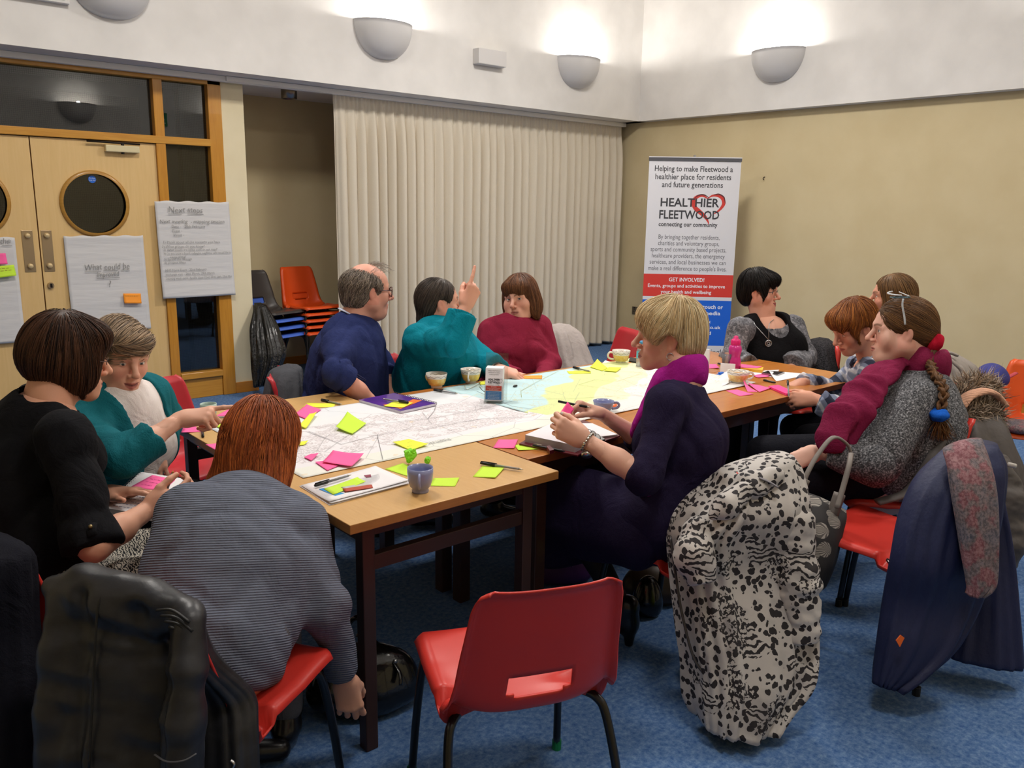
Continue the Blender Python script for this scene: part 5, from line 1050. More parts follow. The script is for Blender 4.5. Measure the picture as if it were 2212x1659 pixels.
def build_hand(E, W, d, dors, side, pose=RELAX, thumb=(.35, 25), s=1.0, spread=1.0, bare=1.0, skin='#d9a58d', res=.0028, fr=1.0, nails=None):
    pr, tips = hand_prims(W, d, dors, side, pose, thumb, s, spread); E, W = V3(E), V3(W); a = W + (E - W) * bare
    pts = np.array([p[0][1] for p in pr] + [p[0][2] for p in pr] + [a - .045, a + .045, W - .04, W + .04]); v = Vol(pts.min(0) - .01, pts.max(0) + .01, res)
    zz = nrm(V3(dors)); m = W + (E - W) * .55
    v.add(rc(W, m, .024 * s * fr, .036 * s * fr, zz, .86)); v.add(rc(m, E, .036 * s * fr, .041 * s * fr, zz, .95), .02)
    for p, k in pr: v.add(p, k)
    P, Q = v.mesh(1); col = np.tile(rgb(skin), (len(P), 1)); red = rgb(skin) * np.array([1.0, .78, .74])
    for t_ in tips: w = np.exp(-((P - t_) ** 2).sum(1) / .016 ** 2)[:, None] * .5; col = col * (1 - w) + red * w
    if nails is not None:
        for t_ in tips: w = (((P - t_ - nrm(dors) * .004) ** 2).sum(1) < .0062 ** 2); col[w] = rgb(nails)
    return (P, Q, col), tips
# ---- body and clothes
def torso_prims(J, T, grow=0.0):
    """ellipse-section chain pelvis -> waist -> chest -> shoulders; T: half widths / half depths"""
    side = nrm(J['SR'] - J['SL']); pel, ch, nk = J['pelvis'], J['chest'], J['neck']; up = nrm(ch - pel); fw = nrm(np.cross(up, side)); J['fw'] = fw; side = nrm(np.cross(fw, up)) ; wa = pel * .52 + ch * .48 + fw * T.get('belly', 0.0); out = []
    hs = nrm(J['HR'] - J['HL'])
    def e(a, b, wa_, da, wb_, db, k, fl):
        f = (da / wa_ + db / wb_) / 2; return (rc(a, b, wa_ + grow, wb_ + grow, fl, f), k)
    out.append(e(pel, wa, T['hip'][0], T['hip'][1], T['waist'][0], T['waist'][1], .06, fw)); out.append(e(wa, ch, T['waist'][0], T['waist'][1], T['chest'][0], T['chest'][1], .08, fw))
    sh = (J['SR'] + J['SL']) / 2; u2 = nrm(nk - ch); out.append(e(ch, sh * .75 + ch * .25, T['chest'][0], T['chest'][1], T['chest'][0] * .80, T['chest'][1] * .82, .08, fw))
    for a in ('SR', 'SL'): out.append((rc(J['neck'] * .75 + sh * .25 - V3(0, 0, .02), J[a], .044 + grow, .046 + grow), .06))
    if T.get('bust'):
        for s_ in (-1, 1): out.append((ell(ch * .8 + sh * .2 + fw * (T['chest'][1] * .72) + side * s_ * T['chest'][0] * .48 - up * .045, V3(.075, .062, .075) * T['bust'] + grow), .06))
    return out
def arm_prims(S, E, W, end=1.0, r=(.056, .047, .042, .032), grow=0, k=.05, slack=0):
    """shoulder-elbow-wrist, stopping at the fraction `end` of the whole arm with a flat cuff"""
    L1, L2 = np.linalg.norm(E - S), np.linalg.norm(W - E); cutat = end * (L1 + L2); out = []
    if cutat <= L1:
        e = S + (E - S) * (cutat / L1); out.append((both(rc(S, e + nrm(E - S) * .05, r[0] + grow, r[1] + grow + slack), half(e, E - S)), k))
    else:
        q = (cutat - L1) / L2; e = E + (W - E) * q; out.append((rc(S, E, r[0] + grow, r[1] + grow), k)); re = r[2] + (r[3] - r[2]) * q; out.append((both(rc(E, e + nrm(W - E) * .05, r[2] + grow, re + grow + slack), half(e, W - E)), .03))
    return out, e
def leg_joints(seat, heading, J, knee_out=.10, hz=.53, kz=.50, thigh=.42, tuck=0.0, foot=0):
    f = V3(math.cos(heading), math.sin(heading), 0); r = V3(f[1], -f[0], 0); p = V3(seat[0], seat[1], hz); J.setdefault('pelvis', p); p = J['pelvis'].copy(); J['HR'] = p + r * .085; J['HL'] = p - r * .085
    for s, k in ((1, 'R'), (-1, 'L')): J['K' + k] = V3(*(J['H' + k] + f * thigh + r * s * (knee_out - .085))[:2], kz); J.setdefault('A' + k, V3(*(J['K' + k] - f * tuck + f * foot * (s > 0))[:2], .085))
    J['f0'] = f; J['r0'] = r; return J
def cloth_folds(J, amp, seed):
    n1 = noise3(seed, 26, 6, (1, 1, .55)); n2 = noise3(seed + 5, 55, 6, (1, 1, .5)); els = [J[k] for k in ('EL', 'ER') if k in J] + [J['pelvis'] * .6 + J['chest'] * .4]
    def fn(x, y, z):
        w = F4(.55)
        for e in els: w = w + .8 * np.exp(-((x - e[0]) ** 2 + (y - e[1]) ** 2 + (z - e[2]) ** 2) / .015).astype(F4)
        a = n1(x, y, z); return amp * w * (a * .8 + .6 * np.abs(n2(x, y, z)) - .25 + .9 * (1 - np.abs(a) * 5) * (np.abs(a) < .2))
    return fn
def person(label, J, head, T, top, skin, hands, seat, heading, bottom, shoe='#17161a', headargs={}, body_extra=None, res=.0075, legs={}, neckline=(.075, .065, .05), neckoff=(0, .01, .0), show_legs=True, shoe_h=0):
    """returns the root Empty and the parts built so far; clothes and hair hang on it as children"""
    J = {k: V3(v) for k, v in J.items()}; leg_joints(seat, heading, J, **legs); root = thing('person', label, 'person', (J['pelvis'][0], J['pelvis'][1], 0)); org = np.array(root.location); H = head
    chest_w = (J['SR'] + J['SL']) / 2 * .6 + J['chest'] * .4; tp = torso_prims(J, T, -.012); pieces = []
    pieces.append(build_head(H, J['neck'], **{**dict(skin=skin, chest=(chest_w, .085, J['fw'], .62)), **headargs}))
    # the covered body: one coarse continuous surface under the clothes
    allp = np.array(list(J[k] for k in ('pelvis', 'chest', 'neck', 'SR', 'SL', 'ER', 'EL', 'KR', 'KL', 'AR', 'AL', 'WR', 'WL'))); b = Vol(allp.min(0) - .22, allp.max(0) + .22, .016)
    for p, k in tp: b.add(p, k)
    for s in 'RL':
        for p, k in arm_prims(J['S' + s], J['E' + s], J['W' + s], .97, (.044, .038, .035, .026))[0]: b.add(p, .03)
        b.add(rc(J['H' + s], J['K' + s], .07, .05), .06); b.add(rc(J['K' + s], J['A' + s], .045, .032), .03)
    P, Q = b.mesh(1); pieces.append((P, Q, np.tile(rgb(skin), (len(P), 1)))); tips = {}
    for s, kw in hands.items():
        pc, tp_ = build_hand(J['E' + s], J['W' + s], side=s, skin=skin, **kw); pieces.append(pc); tips[s] = tp_
    P, Q, c = join_pieces(pieces); sdf_obj('body', P, Q, M_skin, root, org, c)
    # top
    mt, ends, grow, folds = top['mat'], top.get('ends', (.97, .97)), top.get('grow', .012), top.get('folds', .006)
    v = Vol(allp.min(0) - .25, allp.max(0) + .25, res); parts = torso_prims(J, T, grow * .4)
    for p, k in parts: v.add(p, k)
    cuffs = {}
    for s, en in zip('RL', ends):
        pr, e = arm_prims(J['S' + s], J['E' + s], J['W' + s], en, top.get('arm', (.060, .050, .047, .036)), grow * .5, slack=top.get('slack', 0)); cuffs[s] = e
        for p, k in pr: v.add(p, k)
    if top.get('extra'): top['extra'](v, J)
    if top.get('skirt'):
        for s in 'RL': v.add(rc(J['H' + s], J['K' + s], .098, .078), .07)
    if folds: v.disp(cloth_folds(J, folds, top.get('seed', 3)))
    nk = J['neck']; up = nrm(nk - J['chest']); M3 = np.array([nrm(np.cross(J['fw'], up)), nrm(np.cross(up, np.cross(J['fw'], up))), up]); c0 = nk + V3(neckoff) @ M3
    v.sub(ell(c0, neckline, M3), .006)
    if not top.get('skirt'):
        hem = J['pelvis'] + V3(0, 0, top.get('hem', -.06)); sl_ = np.array([-9, -9, -9.]); v.cut(hem, -nrm(J['chest'] - J['pelvis']) * .7 - V3(0, 0, .3) + J['f0'] * top.get('hemtilt', 0), .02)
    P, Q = v.mesh(top.get('smooth', 1)); tops = sdf_obj(top.get('name', 'jumper'), P, Q, mt, root, org)
    # legs
    if bottom:
        bt = Vol(np.minimum(allp.min(0), J['KR'] * 0 + allp.min(0)) - .2, allp.max(0) + .2, .0105); nm, mb, rr = bottom[0], bottom[1], bottom[2] if len(bottom) > 2 else (.090, .066, .056, .050)
        bt.add(ell(J['pelvis'] - V3(0, 0, .02), (.14, .14, .09)), .05)
        for s in 'RL':
            bt.add(rc(J['H' + s], J['K' + s], rr[0], rr[1]), .05); bt.add(rc(J['K' + s], J['A' + s] + V3(0, 0, .03 if rr[3] > .03 else .0), rr[2], rr[3]), .03)
        bt.disp(cloth_folds(J, .004, 21)); bt.cut(V3(0, 0, .045), V3(0, 0, -1)); P, Q = bt.mesh(1); sdf_obj(nm, P, Q, mb, root, org)
        for s in 'RL':
            a = J['A' + s]; f = J['f0']; sv = Vol(V3(a[0] - .3, a[1] - .3, -.01), V3(a[0] + .3, a[1] + .3, .22), .006); sv.add(rc(V3(*a[:2], .05) - f * .03, V3(*a[:2], .032) + f * .15, .040, .030, J['r0'], .95)); sv.add(rc(V3(*a[:2], .06), V3(*a[:2], .10 + shoe_h), .040, .042), .03); sv.cut(V3(0, 0, .002), V3(0, 0, -1)); P, Q = sv.mesh(1); sdf_obj('shoe', P, Q, mat('shoe_' + shoe[1:], shoe, .3, coat=.2), root, org)
    J['cuffs'] = cuffs; J['tips'] = tips; J['root'] = root; J['org'] = org; J['M3'] = M3; J['top'] = tops; return J
# ---- hair
def hair(J, H, hull, cuts, flow, color, n=900, L=.10, w=.0024, seed=1, res=.004, vary=.35, lift=.002, free=.25, root_where=None, pad=.03, hullname='hair', tilt=None, col2=None, wav=0.0, steps=10, overhang=.010):
    """hull: list of (primitive, blend); strands follow `flow` over the hull and run free at their ends"""
    n, w = int(n * 2.8), w * .5
    lo = np.min([p[1] for p, _ in hull], 0) - pad; hi = np.max([p[2] for p, _ in hull], 0) + pad; v = Vol(lo, hi, res)
    for p, k in hull: v.add(p, k)
    for p, k in cuts: v.sub(p, k)
    P, Q = v.mesh(1); r = np.random.default_rng(seed); base = rgb(color); c2 = rgb(col2) if col2 else base * .5
    Lp = H.l(P); nz = noise3(seed, 60, 5)(Lp[:, 0], Lp[:, 1], Lp[:, 2])[:, None]; col = base * (.72 + .25 * nz); pieces = [(P, Q, np.clip(col, 0, 1))]
    cand = np.arange(len(P)); Lc = Lp
    if root_where is not None: cand = cand[root_where(Lc)]
    if len(cand) and n:
        idx = r.choice(cand, n); p = P[idx] + r.normal(0, .0015, (n, 3)); tr = [p.copy()]; st = L * r.uniform(.6, 1.15, n) / steps; d_prev = None; ph = r.uniform(0, 6.28, n)
        off = r.uniform(-.0005, lift, n); cf = [q[0][0] for q in cuts]; stop = np.zeros(n, bool)
        for i in range(steps):
            d = flow(H.l(p)); d = d / (np.linalg.norm(d, axis=1)[:, None] + 1e-9); d = d @ H.M; g = v.grad(p); d = d - g * (d * g).sum(1)[:, None]; d = d / (np.linalg.norm(d, axis=1)[:, None] + 1e-9)
            if d_prev is not None: d = d * .55 + d_prev * .45; d = d / (np.linalg.norm(d, axis=1)[:, None] + 1e-9)
            if wav: d = d + np.cross(d, g) * (wav * np.sin(i * 1.1 + ph))[:, None]
            p = p + d * st[:, None] * H.s
            if i < steps * (1 - free): s_ = v.sample(p); g = v.grad(p); ok = np.abs(s_) < .03; p = np.where(ok[:, None], p - g * (s_ - off - .0008)[:, None], p)
            for f_ in cf: stop |= f_(p[:, 0], p[:, 1], p[:, 2]) < -overhang
            p = np.where(stop[:, None], tr[-1] + d * .0004, p); d_prev = d; tr.append(p.copy())
        T_ = np.array(tr); S = T_.shape[0]; Vv = np.zeros((n, S, 3, 3)); tg = np.gradient(T_, axis=0); tg /= np.linalg.norm(tg, axis=2)[:, :, None] + 1e-9; prof = np.array([.5] + [1.0] * (S - 4) + [.8, .5, .08]); ww = w * r.uniform(.6, 1.4, n)
        for i in range(S):
            g = v.grad(T_[i]); sd = np.cross(tg[i], g); sd /= np.linalg.norm(sd, axis=1)[:, None] + 1e-9; k_ = (ww * prof[i])[:, None]; Vv[:, i, 0] = T_[i] - sd * k_; Vv[:, i, 1] = T_[i] + g * k_ * .7; Vv[:, i, 2] = T_[i] + sd * k_
        VV = Vv.reshape(-1, 3); ar = np.arange(n)[:, None, None] * S * 3; ii = np.arange(S - 1)[None, :, None] * 3; jj = np.arange(3)[None, None, :]; a = ar + ii + jj; b = ar + ii + (jj + 1) % 3; q = np.stack([a, b, b + 3, a + 3], -1).reshape(-1, 4)
        k = r.uniform(1 - vary, 1 + vary, n)[:, None]; mixw = (r.random(n) < .3)[:, None]; sc = np.where(mixw, c2, base) * k; pieces.append((VV, q, np.repeat(np.clip(sc, 0, 1), S * 3, 0)))
    P, Q, c = join_pieces(pieces); return sdf_obj(hullname, P, Q, M_hair, J['root'], J['org'], c), v
def part_tube(J, name, specs, m, n=8): return tubes(name, [(np.asarray(p) - J['org'], r, *rest) for p, r, *rest in specs], m, J['root'], n)
def glasses(J, H, m, w=.026, h=.017, y=.092, z=-.004, half_rim=False, r=.0012, square=2.4, temple=True):
    sp = []
    for sx in (-1, 1):
        an = np.linspace(0, 2 * PI, 25) if not half_rim else np.linspace(-.2, PI + .2, 15)
        pts = [H.w((sx * .032 + w * np.sign(math.cos(a)) * abs(math.cos(a)) ** (2 / square), y - .010 * (abs(math.cos(a)) if sx * math.cos(a) > 0 else 0), z + h * np.sign(math.sin(a)) * abs(math.sin(a)) ** (2 / square))) for a in an]; sp.append((pts, r))
        if temple: sp.append(([H.w((sx * (.032 + w), y - .010, z + h * .4)), H.w((sx * .074, .05, z + h * .4)), H.w((sx * .078, .0, z + h * .3)), H.w((sx * .079, -.02, z - .004))], r))
    sp.append(([H.w((-.006, y + .003, z + h * .3)), H.w((0, y + .006, z + h * .5)), H.w((.006, y + .003, z + h * .3))], r)); g = part_tube(J, 'glasses', sp, m, 6)
    V = []; F = []
    for sx in (-1, 1):
        b = len(V); V += [H.w((sx * .032 + w * .96 * np.sign(math.cos(a)) * abs(math.cos(a)) ** (2 / square), y - .001 - .009 * (abs(math.cos(a)) if sx * math.cos(a) > 0 else 0), z + h * .96 * np.sign(math.sin(a)) * abs(math.sin(a)) ** (2 / square))) - J['org'] for a in np.linspace(0, 2 * PI, 24, endpoint=False)]; F.append(tuple(range(b, b + 24)))
    mesh_obj('lens', V, F, M_lens, g); return g
M_lens = bpy.data.materials.new('spectacle_lens'); M_lens.use_nodes = True; _n = M_lens.node_tree; _n.nodes.clear(); _a = _n.nodes.new('ShaderNodeOutputMaterial'); _b = _n.nodes.new('ShaderNodeMixShader'); _c = _n.nodes.new('ShaderNodeBsdfTransparent'); _d = _n.nodes.new('ShaderNodeBsdfGlossy'); _d.inputs['Roughness'].default_value = .02; _b.inputs[0].default_value = .06
_n.links.new(_c.outputs[0], _b.inputs[1]); _n.links.new(_d.outputs[0], _b.inputs[2]); _n.links.new(_b.outputs[0], _a.inputs[0])
RT, AW, UP = V3(.757, -.653, 0), V3(.655, .755, 0), V3(0, 0, 1)
def fd(r, a, u=0): return nrm(RT * r + AW * a + UP * u)
def rv(r, a, u=0): return RT * r + AW * a + UP * u
def JJ(**k): return {a: at(*b) for a, b in k.items()}
def knit(name, col, scale=220, rough=.9, bump=.5, var=.22, ribs=None, ribdir=(1, 0, 0), bd=.0025, wrinkle=.42):
    if name in MATS: return MATS[name]
    m = mat(name, col, rough, spec=.15); t = NT(m); v = t.coord('Object'); f = t.noise(v, scale, 2, .5); c = t.mix(var, C(col), t.ramp(f, [(.3, (.4, .4, .4, 1)), (.7, (1, 1, 1, 1))]), 'MULTIPLY'); h = f
    if ribs:
        w = t.new('ShaderNodeVectorMath', operation='DOT_PRODUCT'); t.link(v, w.inputs[0]); w.inputs[1].default_value = tuple(nrm(ribdir) * 2 * PI / ribs); h = t.math('MULTIPLY_ADD', t.math('SINE', t.math('ADD', w.outputs['Value'], t.math('MULTIPLY', t.noise(v, 12, 2), 2.5))), .5); h.node.inputs[2].default_value = .5
        c = t.mix(.26, c, t.ramp(h, [(.15, (.35, .35, .35, 1)), (.7, (1, 1, 1, 1))]), 'MULTIPLY')
    t.base(c); g = t.noise(t.coord('Object', (1, 1, .7)), 11, 4, .55, 1.6); b1 = t.new('ShaderNodeBump', Strength=wrinkle, Distance=.022); t.link(g, b1.inputs['Height']); b2 = t.new('ShaderNodeBump', Strength=bump, Distance=bd); t.link(h, b2.inputs['Height']); t.link(b1.outputs['Normal'], b2.inputs['Normal']); t.link(b2.outputs['Normal'], t.p.inputs['Normal']); return m
M_blackc = knit('black_cotton', '#131317', 300, .9, .25, .3); M_tealc = knit('teal_knit', '#13606a', 260); M_grib = knit('grey_rib_knit', '#6d7383', 200, .92, .6, .12, .0058, (.22, .34, .9), .004)
M_navyk = knit('navy_jersey', '#27305c', 240, .95, .4, .25); M_teal = knit('bright_teal_knit', '#067a8d', 200, .95, .5, .25); M_mar = knit('maroon_knit', '#85213a', 260, .9, .3, .2); M_dress = knit('navy_dress_crepe', '#211a38', 420, .8, .5, .3)
M_trous = knit('black_trousers', '#14141a', 300, .9, .2, .2); M_greytr = knit('grey_marl_leggings', '#5d5d62', 320, .9, .3, .3); M_greytr2 = knit('grey_trousers', '#4d4f55', 300); M_tights = mat('black_tights', '#0e0c10', .6)
M_white = MATS['white_plaster']; M_tee = knit('white_tee', '#dcd4d0', 300, .9, .15, .1)
def flow(crown, down=.8, bias=(0, 0, 0), out=1.0):
    c, b = V3(crown), V3(bias)
    def fn(L): d = L - c; return d / (np.linalg.norm(d, axis=1)[:, None] + 1e-6) * out + np.array([0, 0, -down]) + b
    return fn
# ---------------------------------------------------------------- woman in black shirt, brown bob (left foreground)
def p_bob():
    H = Head(at(150, 770, 2.33), fd(.74, .66, -.20), up=(.05, 0, 1), scale=1.0)
    J = JJ(neck=(104, 872, 2.30), SR=(140, 948, 2.13), SL=(70, 880, 2.50), ER=(203, 1180, 2.06), WR=(322, 1100, 2.26), EL=(185, 1110, 2.55), WL=(236, 1062, 2.50), chest=(60, 1010, 2.29)); J['pelvis'] = V3(.43, 2.36, .53)
    T = dict(hip=(.18, .15), waist=(.16, .135), chest=(.165, .125), bust=.9)
    M_pat = mat('patterned_skirt', '#1c1c20', .85); t = NT(M_pat); v = t.coord('Object', (1, 1, 1)); w1 = t.new('ShaderNodeTexBrick', Scale=28.0); w1.inputs['Mortar Size'].default_value = .045; w1.inputs['Color1'].default_value = C('#c9c2b6'); w1.inputs['Color2'].default_value = C('#b9b2a6'); w1.inputs['Mortar'].default_value = C('#141416'); w1.inputs['Brick Width'].default_value = .9; w1.inputs['Row Height'].default_value = .32
    wv = t.new('ShaderNodeTexWave', Scale=42.0, Distortion=9.0, Detail=1.0); wv.inputs['Detail Scale'].default_value = 2.2; t.link(v, wv.inputs[0]); t.base(t.ramp(wv.outputs['Fac'], [(.42, C('#131316')), (.5, C('#bdb6a8'))], 'LINEAR'))
    J = person('woman with a brown bob in a black shirt and patterned skirt holding a notebook', J, H, T, dict(mat=M_blackc, name='black_shirt', ends=(.57, .60), grow=.014, slack=.010, arm=(.056, .050, .049, .044), hem=-.02, seed=4, folds=.017), '#d8a186',
        dict(R=dict(d=fd(.9, .45, .25), dors=fd(.45, -.75, -.25), pose=HOLD, thumb=(.5, 30), res=.0025, bare=1.0), L=dict(d=fd(.95, -.1, .05), dors=fd(-.1, .3, .95), pose=FLAT, thumb=(.9, 5))), (.43, 2.36), R_(-25), ('trousers', M_tights, (.085, .06, .052, .036)), headargs=dict(brow='#4a3020', smile=.3), neckline=(.105, .092, .055), neckoff=(0, .012, .004), legs=dict(knee_out=.12, kz=.55))
    # skirt over the thighs
    v = Vol(V3(0, 1.7, .2), V3(1.2, 2.8, .9), .0095)
    for s in 'RL': v.add(rc(J['H' + s], J['K' + s], .11, .088), .09)
    v.add(rc(J['KR'] - V3(0, 0, .1), J['KL'] - V3(0, 0, .1), .07, .07), .08); P, Q = v.mesh(1); sdf_obj('patterned_skirt', P, Q, M_pat, J['root'], J['org'])
    hl = [(H.E((0, -.018, .030), (.087, .110, .099)), 0), (H.E((0, -.030, -.015), (.087, .094, .075)), .04), (H.E((.060, .012, -.045), (.024, .050, .052)), .03), (H.E((-.060, .012, -.045), (.024, .050, .052)), .03), (H.E((0, .055, .068), (.062, .045, .035)), .03)]
    ct = [(H.E((0, .118, -.050), (.064, .075, .098)), .012), (H.E((0, -.05, -.135), (.10, .12, .058)), .02)]
    hair(J, H, hl, ct, flow((.02, -.035, .14), .75, (0, .05, 0)), '#4b2f1f', n=1500, L=.15, w=.0026, seed=2, col2='#2c1a12', lift=.003, free=.18)
    glasses(J, H, mat('glasses_brown', '#4a2c22', .3), h=.014, half_rim=True)
    # necklace and pearl earring, shirt yoke seam, sleeve tab
    part_tube(J, 'necklace', [(arc_pts([J['neck'] + J['M3'].T @ V3(.062 * math.cos(a), .060 * math.sin(a), .012 - .02 * math.sin(a)) for a in np.linspace(2.6, 6.8, 14)], 4), .0013)], mat('gold', '#c9a25a', .3, .9), 5)
    e = H.w((.078, -.004, -.05)); bm = bmesh.new(); bmesh.ops.create_uvsphere(bm, u_segments=12, v_segments=8, radius=.005, matrix=Matrix.Translation(tuple(e - J['org']))); bm_obj('earring', bm, mat('pearl', '#e6ddd2', .2, coat=.6), J['root'], True)
    tp = snap(J['top'], np.array([at(x, y, 1.98) for x, y in ((214, 1105), (213, 1130), (211, 1158))]), .004); tb = part_tube(J, 'sleeve_tab', [(tp, .012, .3)], M_blackc, 8); q = snap(J['top'], np.array([at(215, 1112, 1.97)]), .009)[0]
    bm = bmesh.new(); bmesh.ops.create_uvsphere(bm, u_segments=10, v_segments=6, radius=.0055, matrix=Matrix.Translation(tuple(q - J['org']))); bm_obj('button', bm, mat('brass_button', '#8b7a55', .35, .8), tb, True)
    return J, H
# ---------------------------------------------------------------- woman in teal cardigan pointing
def p_cardi():
    H = Head(at(262, 768, 2.78), fd(.74, -.60, -.22), up=(.10, -.05, 1), scale=1.0)
    J = JJ(neck=(245, 856, 2.82), SR=(180, 926, 2.66), SL=(322, 852, 2.96), ER=(262, 992, 2.50), WR=(392, 903, 2.64), EL=(357, 905, 3.06), WL=(335, 960, 2.90), chest=(258, 935, 2.87)); J['pelvis'] = V3(.74, 3.00, .53)
    T = dict(hip=(.18, .15), waist=(.155, .135), chest=(.16, .125), bust=.9)
    J = person('woman with short grey-blond hair in a teal cardigan and white top, pointing across the table', J, H, T, dict(mat=M_tee, name='white_top', ends=(.12, .12), grow=.010, hem=-.05, folds=.010, seed=9), '#dba78f',
        dict(R=dict(d=fd(.95, .05, .12), dors=fd(-.1, -.45, .9), pose=POINT, thumb=(.2, 45), res=.0025), L=dict(d=fd(.1, -.25, -.95), dors=fd(.15, -.95, .2), pose=FLAT, thumb=(.8, 10), spread=1.6)), (.74, 3.0), R_(-50), ('trousers', M_trous), headargs=dict(skin='#dba78f', brow='#a08060', smile=.5, mouth_open=.005, age=1, gaze=(.15, 1, -.28), lip='#b4655c'), neckline=(.085, .08, .06), neckoff=(0, .02, -.004), legs=dict(knee_out=.14))
    v = Vol(np.minimum(J['pelvis'], J['ER']) - .3, np.maximum(J['neck'], J['SL']) + .25, .0075)
    for p, k in torso_prims(J, T, .015): v.add(p, k)
    for s, en in (('R', .78), ('L', .70)):
        pr, e = arm_prims(J['S' + s], J['E' + s], J['W' + s], en, (.056, .052, .052, .045), .006, slack=.006); J['cuffs'][s] = e
        for p, k in pr: v.add(p, k)
    v.disp(cloth_folds(J, .007, 8)); fw, rt = J['fw'], nrm(J['SR'] - J['SL']); ch = J['chest']
    # open front: a wedge removed down the middle of the chest, and the neck
    v.sub((lambda x, y, z: np.maximum(np.maximum(np.abs((x - ch[0]) * rt[0] + (y - ch[1]) * rt[1] + (z - ch[2]) * rt[2]) - F4(.092), -((x - ch[0]) * fw[0] + (y - ch[1]) * fw[1] + (z - ch[2]) * fw[2])), -9).astype(F4), v.lo, v.lo + v.n * v.res), .01)
    v.sub(ell(J['neck'] + J['M3'].T @ V3(0, .015, 0), (.085, .085, .07), J['M3']), .006); v.cut(J['pelvis'] + V3(0, 0, -.02), V3(0, 0, -1), .02); P, Q = v.mesh(1); sdf_obj('teal_cardigan', P, Q, M_tealc, J['root'], J['org'])
    hl = [(H.E((0, -.020, .030), (.084, .104, .098)), 0), (H.E((0, .050, .072), (.072, .050, .038)), .03), (H.E((0, -.050, -.03), (.078, .066, .060)), .03)]
    ct = [(H.E((0, .125, -.045), (.068, .085, .086)), .01), (H.E((0, -.03, -.125), (.12, .13, .060)), .015), (H.E((.08, .01, -.03), (.02, .026, .04)), .01), (H.E((-.08, .01, -.03), (.02, .026, .04)), .01)]
    def fl(L): d = np.stack([L[:, 0] * 2 + .2, L[:, 1] + .06, L[:, 2] * 0 - .02], 1); return d + np.array([.25, .2, -.02]) * (L[:, 2:3] > .03) + np.array([0, -.02, -.10]) * (L[:, 2:3] <= .03)
    hair(J, H, hl, ct, fl, '#a58d73', n=1300, L=.085, w=.0025, seed=5, col2='#6f5f50', lift=.006, free=.45, vary=.4)
    rg = J['tips']['L']; part_tube(J, 'ring', [([J['WL'] + fd(.1, -.25, -.95) * .105 + fd(-.5, 0, 0) * .012 + V3(.010 * math.cos(a), 0, .0) + fd(0, -1, 0) * .010 * math.sin(a) for a in np.linspace(0, 2 * PI, 12)], .0016)], mat('silver', '#c9c9cc', .2, 1), 5)
    return J, H
# ---------------------------------------------------------------- auburn-haired woman in ribbed knit reaching down
def p_red():
    H = Head(at(575, 955, 2.34), fd(.42, .82, -.40), up=(-.05, .1, 1), scale=1.0)
    J = JJ(neck=(545, 1082, 2.22), SL=(400, 1110, 2.11), SR=(652, 1132, 2.22), ER=(706, 1312, 2.14), WR=(745, 1470, 2.26), EL=(375, 1200, 2.34), WL=(430, 1180, 2.5), chest=(505, 1195, 2.11)); J['pelvis'] = V3(.66, 1.84, .53)
    T = dict(hip=(.185, .155), waist=(.160, .135), chest=(.165, .12))
    J = person('auburn-haired woman in a grey ribbed jumper seen from behind, reaching down to a bag', J, H, T, dict(mat=M_grib, name='ribbed_jumper', ends=(.94, .96), grow=.014, hem=-.13, hemtilt=.0, folds=.010, seed=12, arm=(.056, .048, .044, .036), smooth=1), '#d9a48a',
        dict(R=dict(d=fd(.12, .10, -1), dors=fd(.25, -.95, .1), pose=[(20, 30, 20), (24, 34, 20), (28, 40, 22), (25, 36, 20)], thumb=(.3, 25), res=.0025), L=dict(d=fd(.3, .9, .1), dors=fd(-.3, -.2, .9))), (.66, 1.84), R_(55), ('leggings', M_greytr, (.098, .068, .056, .05)), shoe='#141214', headargs=dict(), neckline=(.078, .07, .045), legs=dict(knee_out=.10, kz=.52, thigh=.38, tuck=.02), shoe_h=.22)
    hl = [(H.E((0, -.018, .030), (.090, .110, .100)), 0), (H.E((0, -.055, -.04), (.092, .080, .095)), .05), (H.E((.062, -.02, -.07), (.034, .062, .085)), .03), (H.E((-.062, -.02, -.07), (.034, .062, .085)), .03), (H.E((0, -.072, -.140), (.100, .052, .060)), .04), (H.R((-.06, -.05, -.10), (-.12, -.06, -.165), .040, .018), .04), (H.R((.06, -.05, -.10), (.10, -.05, -.17), .038, .016), .04)]
    ct = [(H.E((0, .125, -.05), (.064, .085, .11)), .01)]
    hair(J, H, hl, ct, flow((.0, -.05, .15), .85, (0, -.05, 0)), '#8a4420', n=2600, L=.26, w=.0026, seed=6, col2='#b5622e', lift=.004, free=.28, wav=.10, steps=13)
    part_tube(J, 'ring', [([J['WR'] + fd(.12, .1, -1) * .092 + fd(-1, 0, 0) * .006 + fd(1, 0, 0) * .0105 * math.cos(a) + fd(0, -1, 0) * .0105 * math.sin(a) for a in np.linspace(0, 2 * PI, 12)], .0017)], mat('silver', '#c9c9cc', .2, 1), 5)
    return J, H
